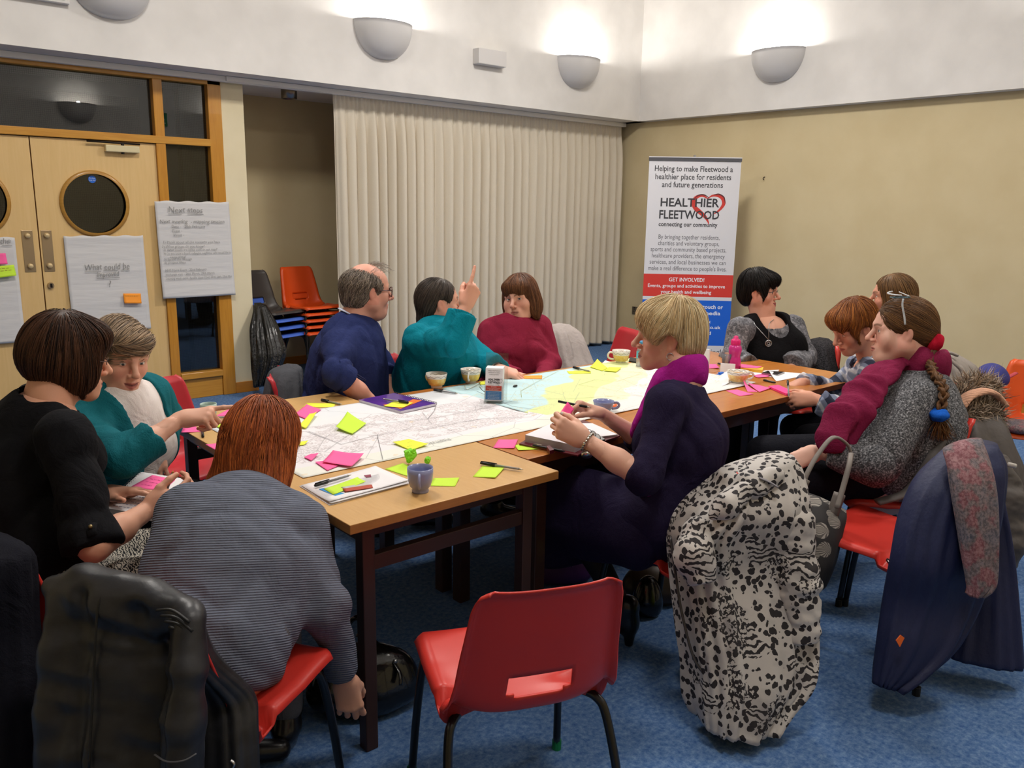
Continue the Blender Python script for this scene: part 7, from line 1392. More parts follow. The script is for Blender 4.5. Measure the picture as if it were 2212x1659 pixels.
# ---------------------------------------------------------------- woman in grey marl cardigan with plait
def p_card():
    H = Head(at(1942, 712, 3.45), fd(-.96, .22, -.05), scale=1.10)
    J = JJ(neck=(1990, 802, 3.46), SL=(1985, 862, 3.26), EL=(1893, 1005, 3.14), WL=(1764, 976, 3.22), SR=(1960, 840, 3.66), ER=(1870, 950, 3.70), WR=(1775, 985, 3.42), chest=(1975, 925, 3.45)); J['pelvis'] = V3(3.36, 1.50, .53)
    T = dict(hip=(.225, .215), waist=(.215, .205), chest=(.195, .165), bust=1.15, belly=.02)
    m = mat('grey_marl', '#4c4d50', .95); t = NT(m); v = t.coord('Object'); n = t.noise(v, 150, 4, .75); t.base(t.ramp(n, [(.36, C('#1b1b1e')), (.5, C('#4a4b4f')), (.66, C('#a2a2a6'))])); t.bump(n, .4, .003)
    J = person('woman with a long brown plait in a grey marl cardigan and crimson scarf', J, H, T, dict(mat=m, name='grey_cardigan', ends=(.93, .93), grow=.020, slack=.012, arm=(.074, .068, .062, .048), hem=-.10, folds=.014, seed=37), '#e3b3a0',
        dict(L=dict(d=fd(-.8, .1, -.45), dors=fd(-.2, -.7, .6), pose=HOLD, res=.003), R=dict(d=fd(-.8, -.3, -.3), dors=fd(0, 0, 1), res=.004)), (3.36, 1.50), R_(140), ('trousers', knit('navy_trousers', '#16171f', 300), (.115, .085, .066, .056)), headargs=dict(skin='#e0b09e', brow='#6a4a34', fat=.012, res=.0026, neck_r=.066, blush=.5, jaw=-.006), neckline=(.088, .082, .05), neckoff=(0, .012, .012), legs=dict(knee_out=.17, kz=.52, thigh=.44))
    nk, M3 = J['neck'], J['M3']; fw = J['fw']; M_sc = knit('crimson_scarf', '#7c1c42', 180, .85, .4, .3); v = Vol(np.minimum(nk - .35, at(1797, 960, 3.14) - .2), nk + .25, .007); pts = [nk + M3.T @ V3(.088 * math.cos(a), .090 * math.sin(a) + .008, .035 - .05 * max(0, math.sin(a))) for a in np.linspace(PI * .75, PI * 2.25, 16)]
    for a, b in zip(pts[:-1], pts[1:]): v.add(rc(a, b, .036, .036, nrm((a + b) / 2 - nk - up_(M3, (a + b) / 2 - nk)), .32), .02)
    for pth in (((1905, 800, 3.36), (1860, 845, 3.22), (1820, 900, 3.16), (1797, 945, 3.14)), ((1945, 782, 3.40), (1885, 835, 3.24), (1845, 890, 3.18), (1815, 950, 3.18))):
        q = [at(*p) for p in pth]
        for i in range(len(q) - 1): v.add(rc(q[i], q[i + 1], .034 + .010 * i, .044 + .010 * i, fd(-.6, -.8, .2), .30), .02)
    n2 = noise3(17, 45, 6); v.disp(lambda x, y, z: F4(.007) * n2(x, y, z)); P, Q = v.mesh(1); sdf_obj('scarf', P, Q, M_sc, J['root'], J['org'])
    hl = [(H.E((0, -.026, .030), (.088, .108, .096)), 0), (H.E((0, -.085, -.015), (.060, .045, .060)), .04), (H.E((0, -.115, -.050), (.035, .030, .035)), .03)]
    ct = [(H.E((0, .112, -.03), (.078, .082, .100)), .012), (H.E((.090, .022, -.050), (.03, .052, .060)), .015), (H.E((-.090, .022, -.050), (.03, .052, .060)), .015), (H.E((0, -.01, -.128), (.12, .10, .055)), .02)]
    def fl(L): return np.stack([-L[:, 0] * .8, -1 - L[:, 1] * 0, -.55 - (L[:, 2] - .02) * 2], 1)
    hair(J, H, hl, ct, fl, '#5a3e26', n=1500, L=.15, w=.0026, seed=24, col2='#7a5632', lift=.0015, free=.05)
    # plait: three woven strands down the back, tied twice
    ctr = arc_pts([H.w((-.040, -.112, -.055)), at(2014, 775, 3.34), at(2026, 810, 3.24), at(2034, 845, 3.18), at(2038, 875, 3.16), at(2040, 905, 3.15)], 14); ctr = plait_on(J['top'], ctr); n = len(ctr); sp = []; r = np.random.default_rng(5); tg = np.gradient(ctr, axis=0); tg /= np.linalg.norm(tg, axis=1)[:, None]; s1 = np.cross(tg, AW * -1); s1 /= np.linalg.norm(s1, axis=1)[:, None]; s2 = np.cross(tg, s1); seg = np.concatenate([[0], np.cumsum(np.linalg.norm(np.diff(ctr, axis=0), axis=1))]); wdt = np.interp(seg / seg[-1], [0, .12, .3, 1], [.030, .034, .026, .018])
    pv, pq, pc_ = [], [], []; b = 0
    for k in range(3):
        ph = k * 2 * PI / 3
        for h in range(14):
            o1, o2 = r.normal(0, .35, 2); a = seg / .052 * 2 * PI / 2 + ph; amp = np.clip((seg - .05) / .06, .15, 1)
            path = ctr + s1 * ((np.sin(a) * amp + o1 * .55) * wdt * .62)[:, None] + s2 * ((np.sin(2 * a) * .5 * amp + o2 * .6) * wdt * .62)[:, None]
            V, F = tube_vf(path, wdt * .22, 5, base=b); pv.append(V); pq += [f for f in F if len(f) == 4]; b += len(V); pc_.append(np.tile(rgb('#5e4026') * r.uniform(.6, 1.5), (len(V), 1)))
    e = ctr[-1]
    for h in range(90):
        d = nrm(V3(0, 0, -1) + RT * r.normal(.25, .35) + AW * r.normal(-.1, .2)); path = arc_pts([e + r.normal(0, .006, 3), e + d * .04 + r.normal(0, .006, 3), e + d * .07 + V3(0, 0, -.02) + RT * r.uniform(-.01, .03)], 4); V, F = tube_vf(path, np.linspace(.003, .0006, len(path)), 4, base=b); pv.append(V); pq += [f for f in F if len(f) == 4]; b += len(V); pc_.append(np.tile(rgb('#6b4828') * r.uniform(.6, 1.5), (len(V), 1)))
    sdf_obj('plait', np.concatenate(pv), np.array(pq), M_hair, J['root'], J['org'], np.concatenate(pc_))
    def band(name, c, d, rad, m_, seed):
        v = Vol(c - .09, c + .09, .005); s_, u_, _ = frame_of(d)
        for k in range(16): a, b_ = 2 * PI * k / 16, 2 * PI * (k + 1) / 16; v.add(rc(c + rad * (s_ * math.cos(a) + u_ * math.sin(a)), c + rad * (s_ * math.cos(b_) + u_ * math.sin(b_)), .019, .019), .012)
        nn = noise3(seed, 130, 6); v.disp(lambda x, y, z: F4(.007) * nn(x, y, z)); P, Q = v.mesh(1); sdf_obj(name, P, Q, m_, J['root'], J['org'])
    band('red_scrunchie', H.w((-.040, -.118, -.048)), H.wd((-.3, -1, -.6)), .022, knit('scrunchie_red', '#b3142f', 300), 3); band('blue_hair_tie', ctr[-4], V3(0, 0, 1), .012, knit('scrunchie_blue', '#1a5fc8', 300), 4)
    g = mat('glasses_white', '#c9d0d6', .3); gt = mat('glasses_teal', '#2c4c56', .3); x = -.086; part_tube(J, 'glasses_on_head', [(arc_pts([H.w((x, .010, .125)), H.w((x - .003, .012, .10)), H.w((x - .006, .004, .06)), H.w((x - .007, .000, .030))], 5), .0040, .5), ([H.w((.02 * k - .0, .045 - .03 * (k / 4) ** 2, .136)) for k in range(-4, 5)], .0032), ([H.w((.02 * k, -.010 - .0 * k, .134)) for k in range(-4, 5)], .0022)], g, 8)
    part_tube(J, 'glasses_rim', [([H.w((-.082 + .022 * math.cos(a), .02 + .034 * math.sin(a), .130)) for a in np.linspace(0, 2 * PI, 20)], .0022)], gt, 6)
    return J, H
# ---------------------------------------------------------------- woman hidden behind
def p_hid():
    H = Head(at(1924, 640, 4.75), fd(-.93, .30, 0), scale=1.04)
    J = JJ(neck=(1948, 716, 4.77), SL=(1955, 745, 4.62), EL=(1950, 828, 4.57), WL=(1900, 838, 4.42), SR=(1945, 745, 4.92), ER=(1930, 828, 4.88), WR=(1890, 828, 4.72), chest=(1960, 792, 4.78)); J['pelvis'] = V3(4.72, 2.08, .53)
    T = dict(hip=(.165, .145), waist=(.145, .125), chest=(.15, .12), bust=.7)
    J = person('woman with smooth light-brown hair, almost wholly hidden behind the checked shirt and the grey cardigan', J, H, T, dict(mat=knit('charcoal_jumper', '#2c2c30', 200), name='charcoal_jumper', ends=(.95, .95), grow=.014, hem=-.08, seed=41), '#d79c84',
        dict(L=dict(d=fd(-.9, 0, -.2), dors=UP, res=.004), R=dict(d=fd(-.9, 0, -.2), dors=UP, res=.004)), (4.72, 2.08), R_(160), ('trousers', M_trous), headargs=dict(skin='#d39880', brow='#7a5a40', res=.0032))
    hl = [(H.E((0, -.024, .030), (.089, .110, .098)), 0), (H.E((0, -.070, -.06), (.085, .060, .095)), .05), (H.E((.066, -.01, -.06), (.026, .055, .08)), .03), (H.E((-.066, -.01, -.06), (.026, .055, .08)), .03)]
    ct = [(H.E((0, .118, -.03), (.078, .080, .115)), .012)]
    hair(J, H, hl, ct, flow((.0, .01, .14), .7, (0, -.3, 0)), '#7a5a38', n=900, L=.2, w=.0028, seed=27, col2='#5a4028', lift=.0015, free=.1)
    return J, H
PEOPLE = {}
import time as _tm
for _f in (p_bob, p_cardi, p_red, p_man, p_teal, p_mar, p_blonde, p_dark, p_plaid, p_card, p_hid):
    _t0 = _tm.time(); PEOPLE[_f.__name__[2:]] = _f(); print('built', _f.__name__, round(_tm.time() - _t0, 1))
# ================================================================== COATS, SCARVES AND BAGS
def loft(rows, n=84, folds=9, amp=.014, seed=1, drift=1.2, m_=26, zmin=.006, power=2.0, fine=.25, grow=0.0):
    """closed cloth tube through rows (xl, yl, dl, xr, yr, dr, half depth): its left and right edges where they hang"""
    r = random.Random(seed); L = np.array([at(*q[:3]) for q in rows]); R_e = np.array([at(*q[3:6]) for q in rows]); hd = np.array([q[6] for q in rows]); t0 = np.linspace(0, 1, len(rows)); t1 = np.linspace(0, 1, m_)
    def ip(a): return arc_pts(a, 12)[np.round(np.linspace(0, 12 * (len(a) - 1), m_)).astype(int)]
    L, R_e = ip(L), ip(R_e); hd = np.interp(t1, t0, hd); an = np.linspace(0, 2 * PI, n, endpoint=False); ph = [r.uniform(0, 6.28) for _ in range(5)]; fr_ = [folds * r.uniform(.6, 1.4) for _ in range(3)]; P = []
    for i in range(m_):
        c = (L[i] + R_e[i]) / 2; a = (R_e[i] - L[i]) / 2; h = nrm(V3(a[1], -a[0], 0)); h = h if h.dot(CAM - c) > 0 else -h; ca, sa = np.cos(an), np.sin(an); e = 2 / power; t = t1[i]; g = min(1, t * 3.5)
        w = sum(np.sin(f_ * an * .5 + p + drift * t * (1 if k % 2 else -1)) for k, (f_, p) in enumerate(zip(np.round(fr_) * 2, ph))) / 3 + fine * np.sin(an * 2 * round(folds * 1.5) + ph[3] + 3 * t); off = amp * g * (w + .6 * np.abs(w)) ; u = np.sign(ca) * np.abs(ca) ** e; v = np.sign(sa) * np.abs(sa) ** e
        p = c + np.outer(u, a) + np.outer(v, h) * (hd[i]) + np.outer(off * sa, h) + np.outer(off * ca * .5, nrm(a)); p[:, 2] = np.maximum(p[:, 2], zmin + .004 * (1 + np.sin(an * 7))); P.append(p)
    return np.array(P)
def cloth(name, P, m, parent, org, closed_top=True, thick=.004):
    R0, n, _ = P.shape; V = (P - org).reshape(-1, 3); F = [(i * n + j, i * n + (j + 1) % n, (i + 1) * n + (j + 1) % n, (i + 1) * n + j) for i in range(R0 - 1) for j in range(n)]
    if closed_top: V = np.vstack([V, V[:n].mean(0) + [0, 0, .012]]); F += [(len(V) - 1, (j + 1) % n, j) for j in range(n)]
    o = mesh_obj(name, V, F, m, parent, True); s = o.modifiers.new('thickness', 'SOLIDIFY'); s.thickness = thick; s.offset = 1; return o
def garment(name, label, cat, rows, m, group=None, part='body', **k):
    P = loft(rows, **k); c = P.mean((0, 1)); c[2] = 0; o = thing(name, label, cat, c, 0, group); cloth(part, P, m, o, c); return o, c
def sleeve(name, pts, rad, m, o, c, amp=.008, seed=1, res=.006, cutn=True):
    P = [at(*p) for p in pts]; v = Vol(np.min(P, 0) - .13, np.max(P, 0) + .13, res)
    for i in range(len(P) - 1): v.add(rc(P[i], P[i + 1], rad[i], rad[i + 1]), .03)
    n1, n2 = noise3(seed, 38, 6, (1, 1, 2.2)), noise3(seed + 3, 70, 5, (1, 1, 2)); v.disp(lambda x, y, z: F4(amp) * (n1(x, y, z) + .6 * np.abs(n2(x, y, z))))
    if cutn: v.cut(P[-1], nrm(P[-1] - P[-2]), .006)
    v.cut(V3(0, 0, .006), V3(0, 0, -1)); V, Q = v.mesh(1); return sdf_obj(name, V, Q, m, o, c)
def strip(name, pts, w, m, o, c, flat=.3, n=8): return tubes(name, [(arc_pts([at(*p) - c for p in pts], 6), w, flat)], m, o, n)
GC = 'coats hung over chair backs'
# --- leopard-print coat
M_leo = mat('leopard_print', '#cfcac4', .75); t = NT(M_leo); v = t.coord('Object'); warp = t.new('ShaderNodeTexNoise', Scale=34.0, Detail=2.0); t.link(v, warp.inputs['Vector']); vm = t.new('ShaderNodeVectorMath', operation='MULTIPLY_ADD'); t.link(warp.outputs['Color'], vm.inputs[0]); vm.inputs[1].default_value = (.022, .022, .022); t.link(v, vm.inputs[2]); wv = vm.outputs[0]
def spots(sc, th):
    q = t.new('ShaderNodeTexVoronoi', Scale=sc); t.link(wv, q.inputs['Vector']); return t.math('LESS_THAN', q.outputs['Distance'], th)
big, small = spots(43.0, .42), t.math('GREATER_THAN', t.noise(wv, 95, 2, .5), .50); wt = t.new('ShaderNodeTexWave', Scale=19.0, Distortion=11.0, Detail=2.0); wt.bands_direction = 'Z'; t.link(wv, wt.inputs[0]); stripe = t.math('GREATER_THAN', wt.outputs['Fac'], .60)
zone, zone2 = t.noise(v, 6.5, 1, .4), t.noise(t.coord('Object', (1, 1, 1.0), (1, 2, 3)), 7.5, 1, .4); m1, m2 = t.math('GREATER_THAN', zone, .59), t.math('GREATER_THAN', zone2, .62)
dark = t.mix(m1, big, stripe); dark = t.mix(m2, dark, small); smudge = t.ramp(t.noise(v, 9, 3), [(.52, (0, 0, 0, 1)), (.72, (1, 1, 1, 1))]); basec = t.mix(t.math('MULTIPLY', smudge, .55), C('#bdb8b4'), C('#6f6a70')); t.base(t.mix(dark, basec, C('#262225'))); t.bump(t.noise(v, 200, 2), .15, .001)
leo, lc = garment('leopard_coat', 'black and white animal-print coat hanging over the blonde woman\'s chair back', 'coat', [(1566, 1024, 2.58, 1704, 982, 2.64, .06), (1548, 1056, 2.58, 1710, 1010, 2.66, .09), (1500, 1108, 2.55, 1714, 1072, 2.65, .12), (1462, 1160, 2.57, 1718, 1140, 2.68, .115), (1466, 1230, 2.58, 1722, 1220, 2.70, .105), (1478, 1310, 2.56, 1728, 1300, 2.67, .11), (1490, 1390, 2.54, 1728, 1390, 2.64, .115), (1500, 1450, 2.53, 1718, 1450, 2.61, .115), (1503, 1515, 2.52, 1676, 1508, 2.58, .11), (1515, 1556, 2.51, 1660, 1560, 2.54, .09)], M_leo, GC, power=3.2, folds=7, amp=.024, seed=5, m_=40, n=120, drift=2.2)
sleeve('sleeve', [(1692, 1040, 2.62), (1712, 1130, 2.58), (1724, 1260, 2.56), (1733, 1385, 2.55)], [.05, .062, .060, .056], M_leo, leo, lc, .010, 4)
sleeve('sleeve', [(1505, 1150, 2.50), (1500, 1200, 2.47), (1515, 1262, 2.45)], [.05, .058, .045], M_leo, leo, lc, .012, 8)
sleeve('collar', [(1570, 1075, 2.53), (1620, 1050, 2.53), (1672, 1030, 2.55)], [.030, .042, .034], M_leo, leo, lc, .008, 6, cutn=False)
sleeve('lapel', [(1608, 1062, 2.50), (1568, 1095, 2.47), (1540, 1118, 2.46)], [.032, .034, .012], M_leo, leo, lc, .006, 9, cutn=False)
strip('hanger_tab', [(1640, 1032, 2.50), (1660, 1040, 2.50), (1680, 1052, 2.50)], .010, mat('tab_grey', '#77747a', .7), leo, lc, .25)
strip('front_zip', [(1448, 1158, 2.555), (1458, 1230, 2.53), (1472, 1320, 2.51), (1498, 1420, 2.49), (1528, 1470, 2.48), (1520, 1520, 2.47)], .0045, mat('zip_dark', '#4a4749', .4, .5), leo, lc, .6)
# --- black leather jacket
M_lea = mat('black_leather', '#1f1f24', .40, spec=.5); t = NT(M_lea); n = t.noise(t.coord('Object'), 160, 4, .6); n2 = t.noise(t.coord('Object', (1, 1, 2)), 14, 3, .6); t.base(t.ramp(n2, [(.3, C('#151518')), (.7, C('#26272c'))])); t.bump(n, .18, .0015)
jc = at(260, 1400, 1.66); jc[2] = 0; lea = thing('leather_jacket', 'black leather jacket hanging over the nearest chair at the lower left', 'jacket', jc, 0, 'jackets hung over chair backs')
v = Vol(at(250, 1400, 1.64) - V3(.42, .42, .75), at(250, 1300, 1.64) + V3(.42, .42, .25), .0065)
def ch_(pts, rad, k, fl=None, ff=1):
    q = [at(*p) for p in pts]
    for a in range(len(q) - 1): v.add(rc(q[a], q[a + 1], rad[a], rad[a + 1], fl, ff), k)
ch_([(266, 1425, 1.665), (262, 1500, 1.645), (256, 1700, 1.63), (252, 1950, 1.62)], (.118, .122, .126, .13), .03, AW, .34); ch_([(116, 1268, 1.695), (180, 1262, 1.68), (330, 1296, 1.65), (404, 1326, 1.63)], (.026, .038, .038, .034), .03); ch_([(190, 1290, 1.655), (340, 1325, 1.63)], (.04, .04), .03); ch_([(150, 1300, 1.68), (168, 1480, 1.66)], (.042, .046), .03)
ch_([(404, 1346, 1.605), (396, 1450, 1.58), (388, 1560, 1.565), (382, 1700, 1.555), (380, 1950, 1.55)], (.034, .042, .047, .048, .048), .016); ch_([(128, 1290, 1.675), (122, 1400, 1.65), (116, 1540, 1.635), (112, 1950, 1.62)], (.026, .034, .038, .04), .016)
for pts, r_ in (([(336, 1345, 1.575), (334, 1480, 1.55), (326, 1900, 1.52)], .024), ([(176, 1290, 1.625), (172, 1420, 1.60), (166, 1900, 1.58)], .008), ([(290, 1330, 1.595), (282, 1500, 1.57), (278, 1900, 1.55)], .018)):
    q = [at(*p) for p in pts]
    for a in range(2): v.sub(rc(q[a], q[a + 1], r_, r_), .022)
n1, n2 = noise3(11, 30, 6, (1, 1, .25)), noise3(12, 55, 6, (.5, .5, 1.6)); v.disp(lambda x, y, z: F4(.006) * n1(x, y, z) + F4(.007) * np.abs(n2(x, y, z))); P, Q = v.mesh(1); sdf_obj('body', P, Q, M_lea, lea, jc)
P = loft([(395, 1345, 1.68, 432, 1352, 1.68, .03), (395, 1420, 1.72, 462, 1425, 1.72, .04), (395, 1500, 1.78, 540, 1500, 1.78, .035), (395, 1580, 1.77, 552, 1570, 1.77, .04), (395, 1720, 1.76, 556, 1720, 1.76, .045), (395, 1900, 1.76, 556, 1900, 1.75, .045)], folds=5, amp=.010, seed=3); cloth('front_panel', P, M_lea, lea, jc)
seam = mat('leather_seam', '#0c0c0e', .5); strip('shoulder_seam', [(228, 1276, 1.62), (212, 1310, 1.605), (204, 1420, 1.592), (197, 1560, 1.577), (192, 1660, 1.568)], .0030, seam, lea, jc, .6)
for k in range(4): strip('quilted_rib', [(338 + 9 * k, 1318 + 12 * k, 1.585), (372 + 8 * k, 1318 + 16 * k, 1.575), (410 + 6 * k, 1344 + 20 * k, 1.575)], .0035, seam, lea, jc, .7)
strip('cuff_seam', [(334, 1630, 1.525), (360, 1645, 1.506), (396, 1643, 1.506), (424, 1628, 1.52)], .0022, mat('seam_light', '#4a4a4e', .5), lea, jc, .6); strip('zip_pull', [(498, 1642, 1.70), (506, 1650, 1.70), (502, 1662, 1.70)], .004, M_metal, lea, jc, .6)
# --- dark coat at the far left
dkc, dc = garment('dark_coat', 'very dark blue coat hanging over a chair back at the left edge', 'coat', [(-215, 1135, 1.92, 40, 1188, 1.86, .05), (-230, 1165, 1.91, 52, 1222, 1.85, .09), (-235, 1330, 1.95, 58, 1360, 1.87, .09), (-235, 1500, 1.93, 66, 1510, 1.84, .10), (-230, 1700, 1.9, 74, 1720, 1.81, .11), (-230, 1830, 1.9, 78, 1850, 1.8, .11)], knit('dark_blue_coat', '#15161f', 300), GC, folds=6, amp=.018, seed=21)
# --- navy anorak and scarf
M_nav = mat('navy_nylon', '#1d2447', .55, spec=.35); t = NT(M_nav); t.bump(t.noise(t.coord('Object', (1, 1, .6)), 24, 4, .6), .5, .008)
nav, nc = garment('navy_anorak', 'navy anorak with an orange tag hanging over the empty chair at the right', 'coat', [(2045, 985, 2.70, 2140, 955, 2.76, .05), (1992, 1050, 2.67, 2150, 1000, 2.74, .085), (1958, 1130, 2.66, 2140, 1090, 2.73, .095), (1942, 1210, 2.65, 2122, 1190, 2.72, .095), (1926, 1290, 2.68, 2100, 1285, 2.74, .085), (1912, 1375, 2.66, 2052, 1375, 2.71, .075), (1902, 1440, 2.65, 1990, 1440, 2.67, .055), (1898, 1478, 2.64, 1938, 1482, 2.65, .03)], M_nav, GC, power=2.8, folds=5, amp=.018, seed=31, m_=34)
P = loft([(2088, 985, 2.90, 2150, 985, 2.88, .03), (2090, 1090, 2.89, 2166, 1080, 2.86, .045), (2085, 1200, 2.88, 2186, 1190, 2.84, .055), (2064, 1320, 2.86, 2200, 1310, 2.81, .06), (2042, 1400, 2.84, 2210, 1425, 2.79, .06), (2046, 1408, 2.84, 2212, 1436, 2.79, .055)], folds=5, amp=.012, seed=33); cloth('back_panel', P, M_nav, nav, nc)
strip('grey_lining', [(1962, 1098, 2.68), (1990, 1062, 2.69), (2040, 1010, 2.72), (2086, 985, 2.76)], .014, mat('lining_grey', '#6d6a72', .85), nav, nc, .4); a = [at(*p) - nc for p in ((1936, 1384, 2.575), (1946, 1372, 2.575), (1954, 1378, 2.575), (1944, 1398, 2.575))]
mesh_obj('orange_tag', a + [p + V3(.002, .003, 0) for p in a], [(0, 1, 2, 3), (7, 6, 5, 4), (0, 4, 5, 1), (1, 5, 6, 2), (2, 6, 7, 3), (3, 7, 4, 0)], mat('tag_orange', '#e0641e', .6), nav)
M_psc = mat('patterned_scarf', '#7a5560', .9); t = NT(M_psc); v = t.coord('Object'); n = t.noise(v, 14, 3, .6); n2 = t.noise(v, 110, 3, .7); t.base(t.mix(.45, t.ramp(n, [(.36, C('#56606e')), (.48, C('#6e6668')), (.56, C('#8c4a55')), (.7, C('#9a6a70'))], 'LINEAR'), t.ramp(n2, [(.4, C('#3d3438')), (.6, C('#a08a8e'))])))
garment('scarf', 'red and grey-blue patterned scarf hanging over the navy anorak', 'scarf', [(2042, 976, 2.60, 2116, 948, 2.64, .03), (2060, 1030, 2.55, 2132, 1000, 2.60, .035), (2072, 1100, 2.53, 2147, 1080, 2.58, .035), (2086, 1200, 2.53, 2150, 1190, 2.57, .03), (2096, 1262, 2.53, 2142, 1256, 2.56, .025), (2098, 1288, 2.53, 2112, 1284, 2.55, .015)], M_psc, None, part='cloth', folds=5, amp=.010, seed=41)
# --- grey padded coat with fur hood on the cardigan woman's chair
M_pad = mat('taupe_padded', '#575250', .6, spec=.3); t = NT(M_pad); t.bump(t.noise(t.coord('Object'), 18, 3, .6), .5, .008)
pad, pc_ = garment('padded_coat', 'taupe padded coat with a fur-trimmed hood on the grey cardigan woman\'s chair', 'coat', [(2068, 882, 3.44, 2150, 872, 3.50, .05), (2046, 912, 3.36, 2158, 908, 3.47, .085), (2058, 960, 3.32, 2172, 958, 3.44, .085), (2082, 1010, 3.30, 2190, 1005, 3.41, .08), (2108, 1065, 3.29, 2194, 1060, 3.38, .07), (2140, 1110, 3.29, 2200, 1110, 3.36, .06), (2158, 1180, 3.29, 2204, 1180, 3.36, .05)], M_pad, GC, folds=6, amp=.020, seed=51, drift=2.5)
sleeve('sleeve', [(2158, 1010, 3.20), (2180, 1090, 3.17), (2178, 1170, 3.16), (2172, 1225, 3.16)], [.050, .062, .055, .040], M_pad, pad, pc_, .012, 12); sleeve('cuff_lining', [(2172, 1215, 3.16), (2178, 1262, 3.16)], [.034, .036], mat('cuff_beige', '#8a8272', .9), pad, pc_, .006, 3); strip('front_edge', [(2078, 896, 3.30), (2050, 925, 3.26), (2005, 1000, 3.20), (1960, 1062, 3.16), (1895, 1085, 3.14)], .022, M_pad, pad, pc_, .4)
for a in ((2143, 1000), (2152, 1043)): strip('toggle', [(a[0] - 4, a[1], 3.15), (a[0] + 8, a[1] + 3, 3.15)], .008, mat('toggle_pale', '#b9b4ae', .4), pad, pc_, 1)
for a in ((2186, 1003),): strip('toggle', [(a[0] - 8, a[1], 3.12), (a[0] + 8, a[1] + 4, 3.12)], .009, mat('toggle_pale'), pad, pc_, 1)
def fur(name, pts, rad, n, L, o, c, seed):
    P = [at(*p) for p in pts]; v = Vol(np.min(P, 0) - .12, np.max(P, 0) + .12, .009)
    for i in range(len(P) - 1): v.add(rc(P[i], P[i + 1], rad, rad), .03)
    V, Q = v.mesh(1); r = np.random.default_rng(seed); pcs = [(V, Q, np.tile(rgb('#5e5044'), (len(V), 1)))]; idx = r.choice(len(V), n); g = v.grad(V[idx]); p = V[idx]; d = g + r.normal(0, .55, (n, 3)) + V3(0, 0, .15); d /= np.linalg.norm(d, axis=1)[:, None]; L_ = L * r.uniform(.5, 1.3, n)[:, None]; s = np.cross(d, r.normal(size=(n, 3))); s /= np.linalg.norm(s, axis=1)[:, None]; bend = r.normal(0, .3, (n, 3)) * L_; w = .0022
    W = np.stack([p - s * w, p + s * w, p + d * L_ * .55 + s * w * .8, p + d * L_ * .55 - s * w * .8, p + d * L_ + bend + s * w * .15, p + d * L_ + bend - s * w * .15], 1).reshape(-1, 3); b = np.arange(n)[:, None] * 6; q = np.concatenate([b + np.array([[0, 1, 2, 3]]), b + np.array([[3, 2, 4, 5]])]); base = rgb('#a39280') * r.uniform(.45, 1.75, n)[:, None]; pcs.append((W, q, np.repeat(np.clip(base, 0, 1), 6, 0))); V, Q, cc = join_pieces(pcs); return sdf_obj(name, V, Q, M_hair, o, c, cc)
fur('fur_trim', [(2072, 862, 3.46), (2098, 840, 3.50), (2122, 836, 3.52), (2142, 850, 3.54)], .034, 1500, .045, pad, pc_, 3); fur('fur_trim', [(2082, 898, 3.38), (2110, 890, 3.40), (2138, 890, 3.44), (2152, 902, 3.46)], .028, 1300, .038, pad, pc_, 5)
hb = thing('knitted_headband', 'peach knitted headband lying on the fur hood', 'headband', at(2125, 858, 3.42)); strip('band', [(2074, 878, 3.36), (2092, 856, 3.37), (2125, 845, 3.39), (2150, 852, 3.41), (2170, 876, 3.42)], .028, knit('peach_knit', '#d8a78c', 120, ribs=.012, ribdir=(.6, .6, .5)), hb, np.array(hb.location), .45, 12)
# --- other coats
M_fle = knit('pale_fleece', '#a39a96', 300, .95, .2, .15); make_chair(M_maroonp, 'plastic chair under the pale fleece coat by the curtain', 4.02, 3.78, R_(160))
garment('fleece_coat', 'pale grey fleece coat over a chair back right of the maroon jumper', 'coat', [(1186, 704, 5.22, 1230, 702, 5.36, .03), (1182, 716, 5.20, 1240, 714, 5.36, .07), (1182, 740, 5.18, 1252, 738, 5.34, .09), (1184, 770, 5.16, 1266, 768, 5.32, .10), (1190, 800, 5.14, 1276, 792, 5.30, .11), (1195, 860, 5.12, 1285, 850, 5.28, .12)], M_fle, GC, folds=5, amp=.022, seed=61)
garment('grey_jacket', 'dark grey jacket over the chair back left of the man in the navy jumper', 'jacket', [(600, 796, 3.98, 640, 788, 4.06, .03), (588, 806, 3.95, 648, 796, 4.05, .07), (580, 830, 3.92, 652, 825, 4.02, .09), (572, 870, 3.90, 655, 860, 4.0, .10), (565, 920, 3.88, 660, 910, 3.98, .11), (560, 1010, 3.86, 665, 1000, 3.96, .11)], knit('charcoal_wool', '#4a4b50', 300), 'jackets hung over chair backs', folds=4, amp=.012, seed=63)
M_pgc = mat('stone_cotton', '#8d857e', .85); t = NT(M_pgc); t.bump(t.noise(t.coord('Object'), 30, 3), .4, .005)
pg, pgc = garment('stone_coat', 'stone grey ruffled coat on the chair of the hidden woman', 'coat', [(2018, 768, 4.35, 2062, 764, 4.42, .04), (2012, 785, 4.32, 2088, 782, 4.42, .08), (2012, 820, 4.3, 2106, 815, 4.4, .10), (2016, 870, 4.28, 2122, 860, 4.38, .11), (2020, 930, 4.26, 2134, 920, 4.36, .11)], M_pgc, GC, folds=7, amp=.024, seed=65)
strip('ruffle', [(2045, 770, 4.22), (2062, 785, 4.20), (2076, 800, 4.20), (2084, 825, 4.20), (2088, 850, 4.2)], .014, M_pgc, pg, pgc, .6); strip('epaulette', [(2028, 765, 4.3), (2050, 762, 4.3), (2068, 768, 4.3)], .016, M_pgc, pg, pgc, .5)
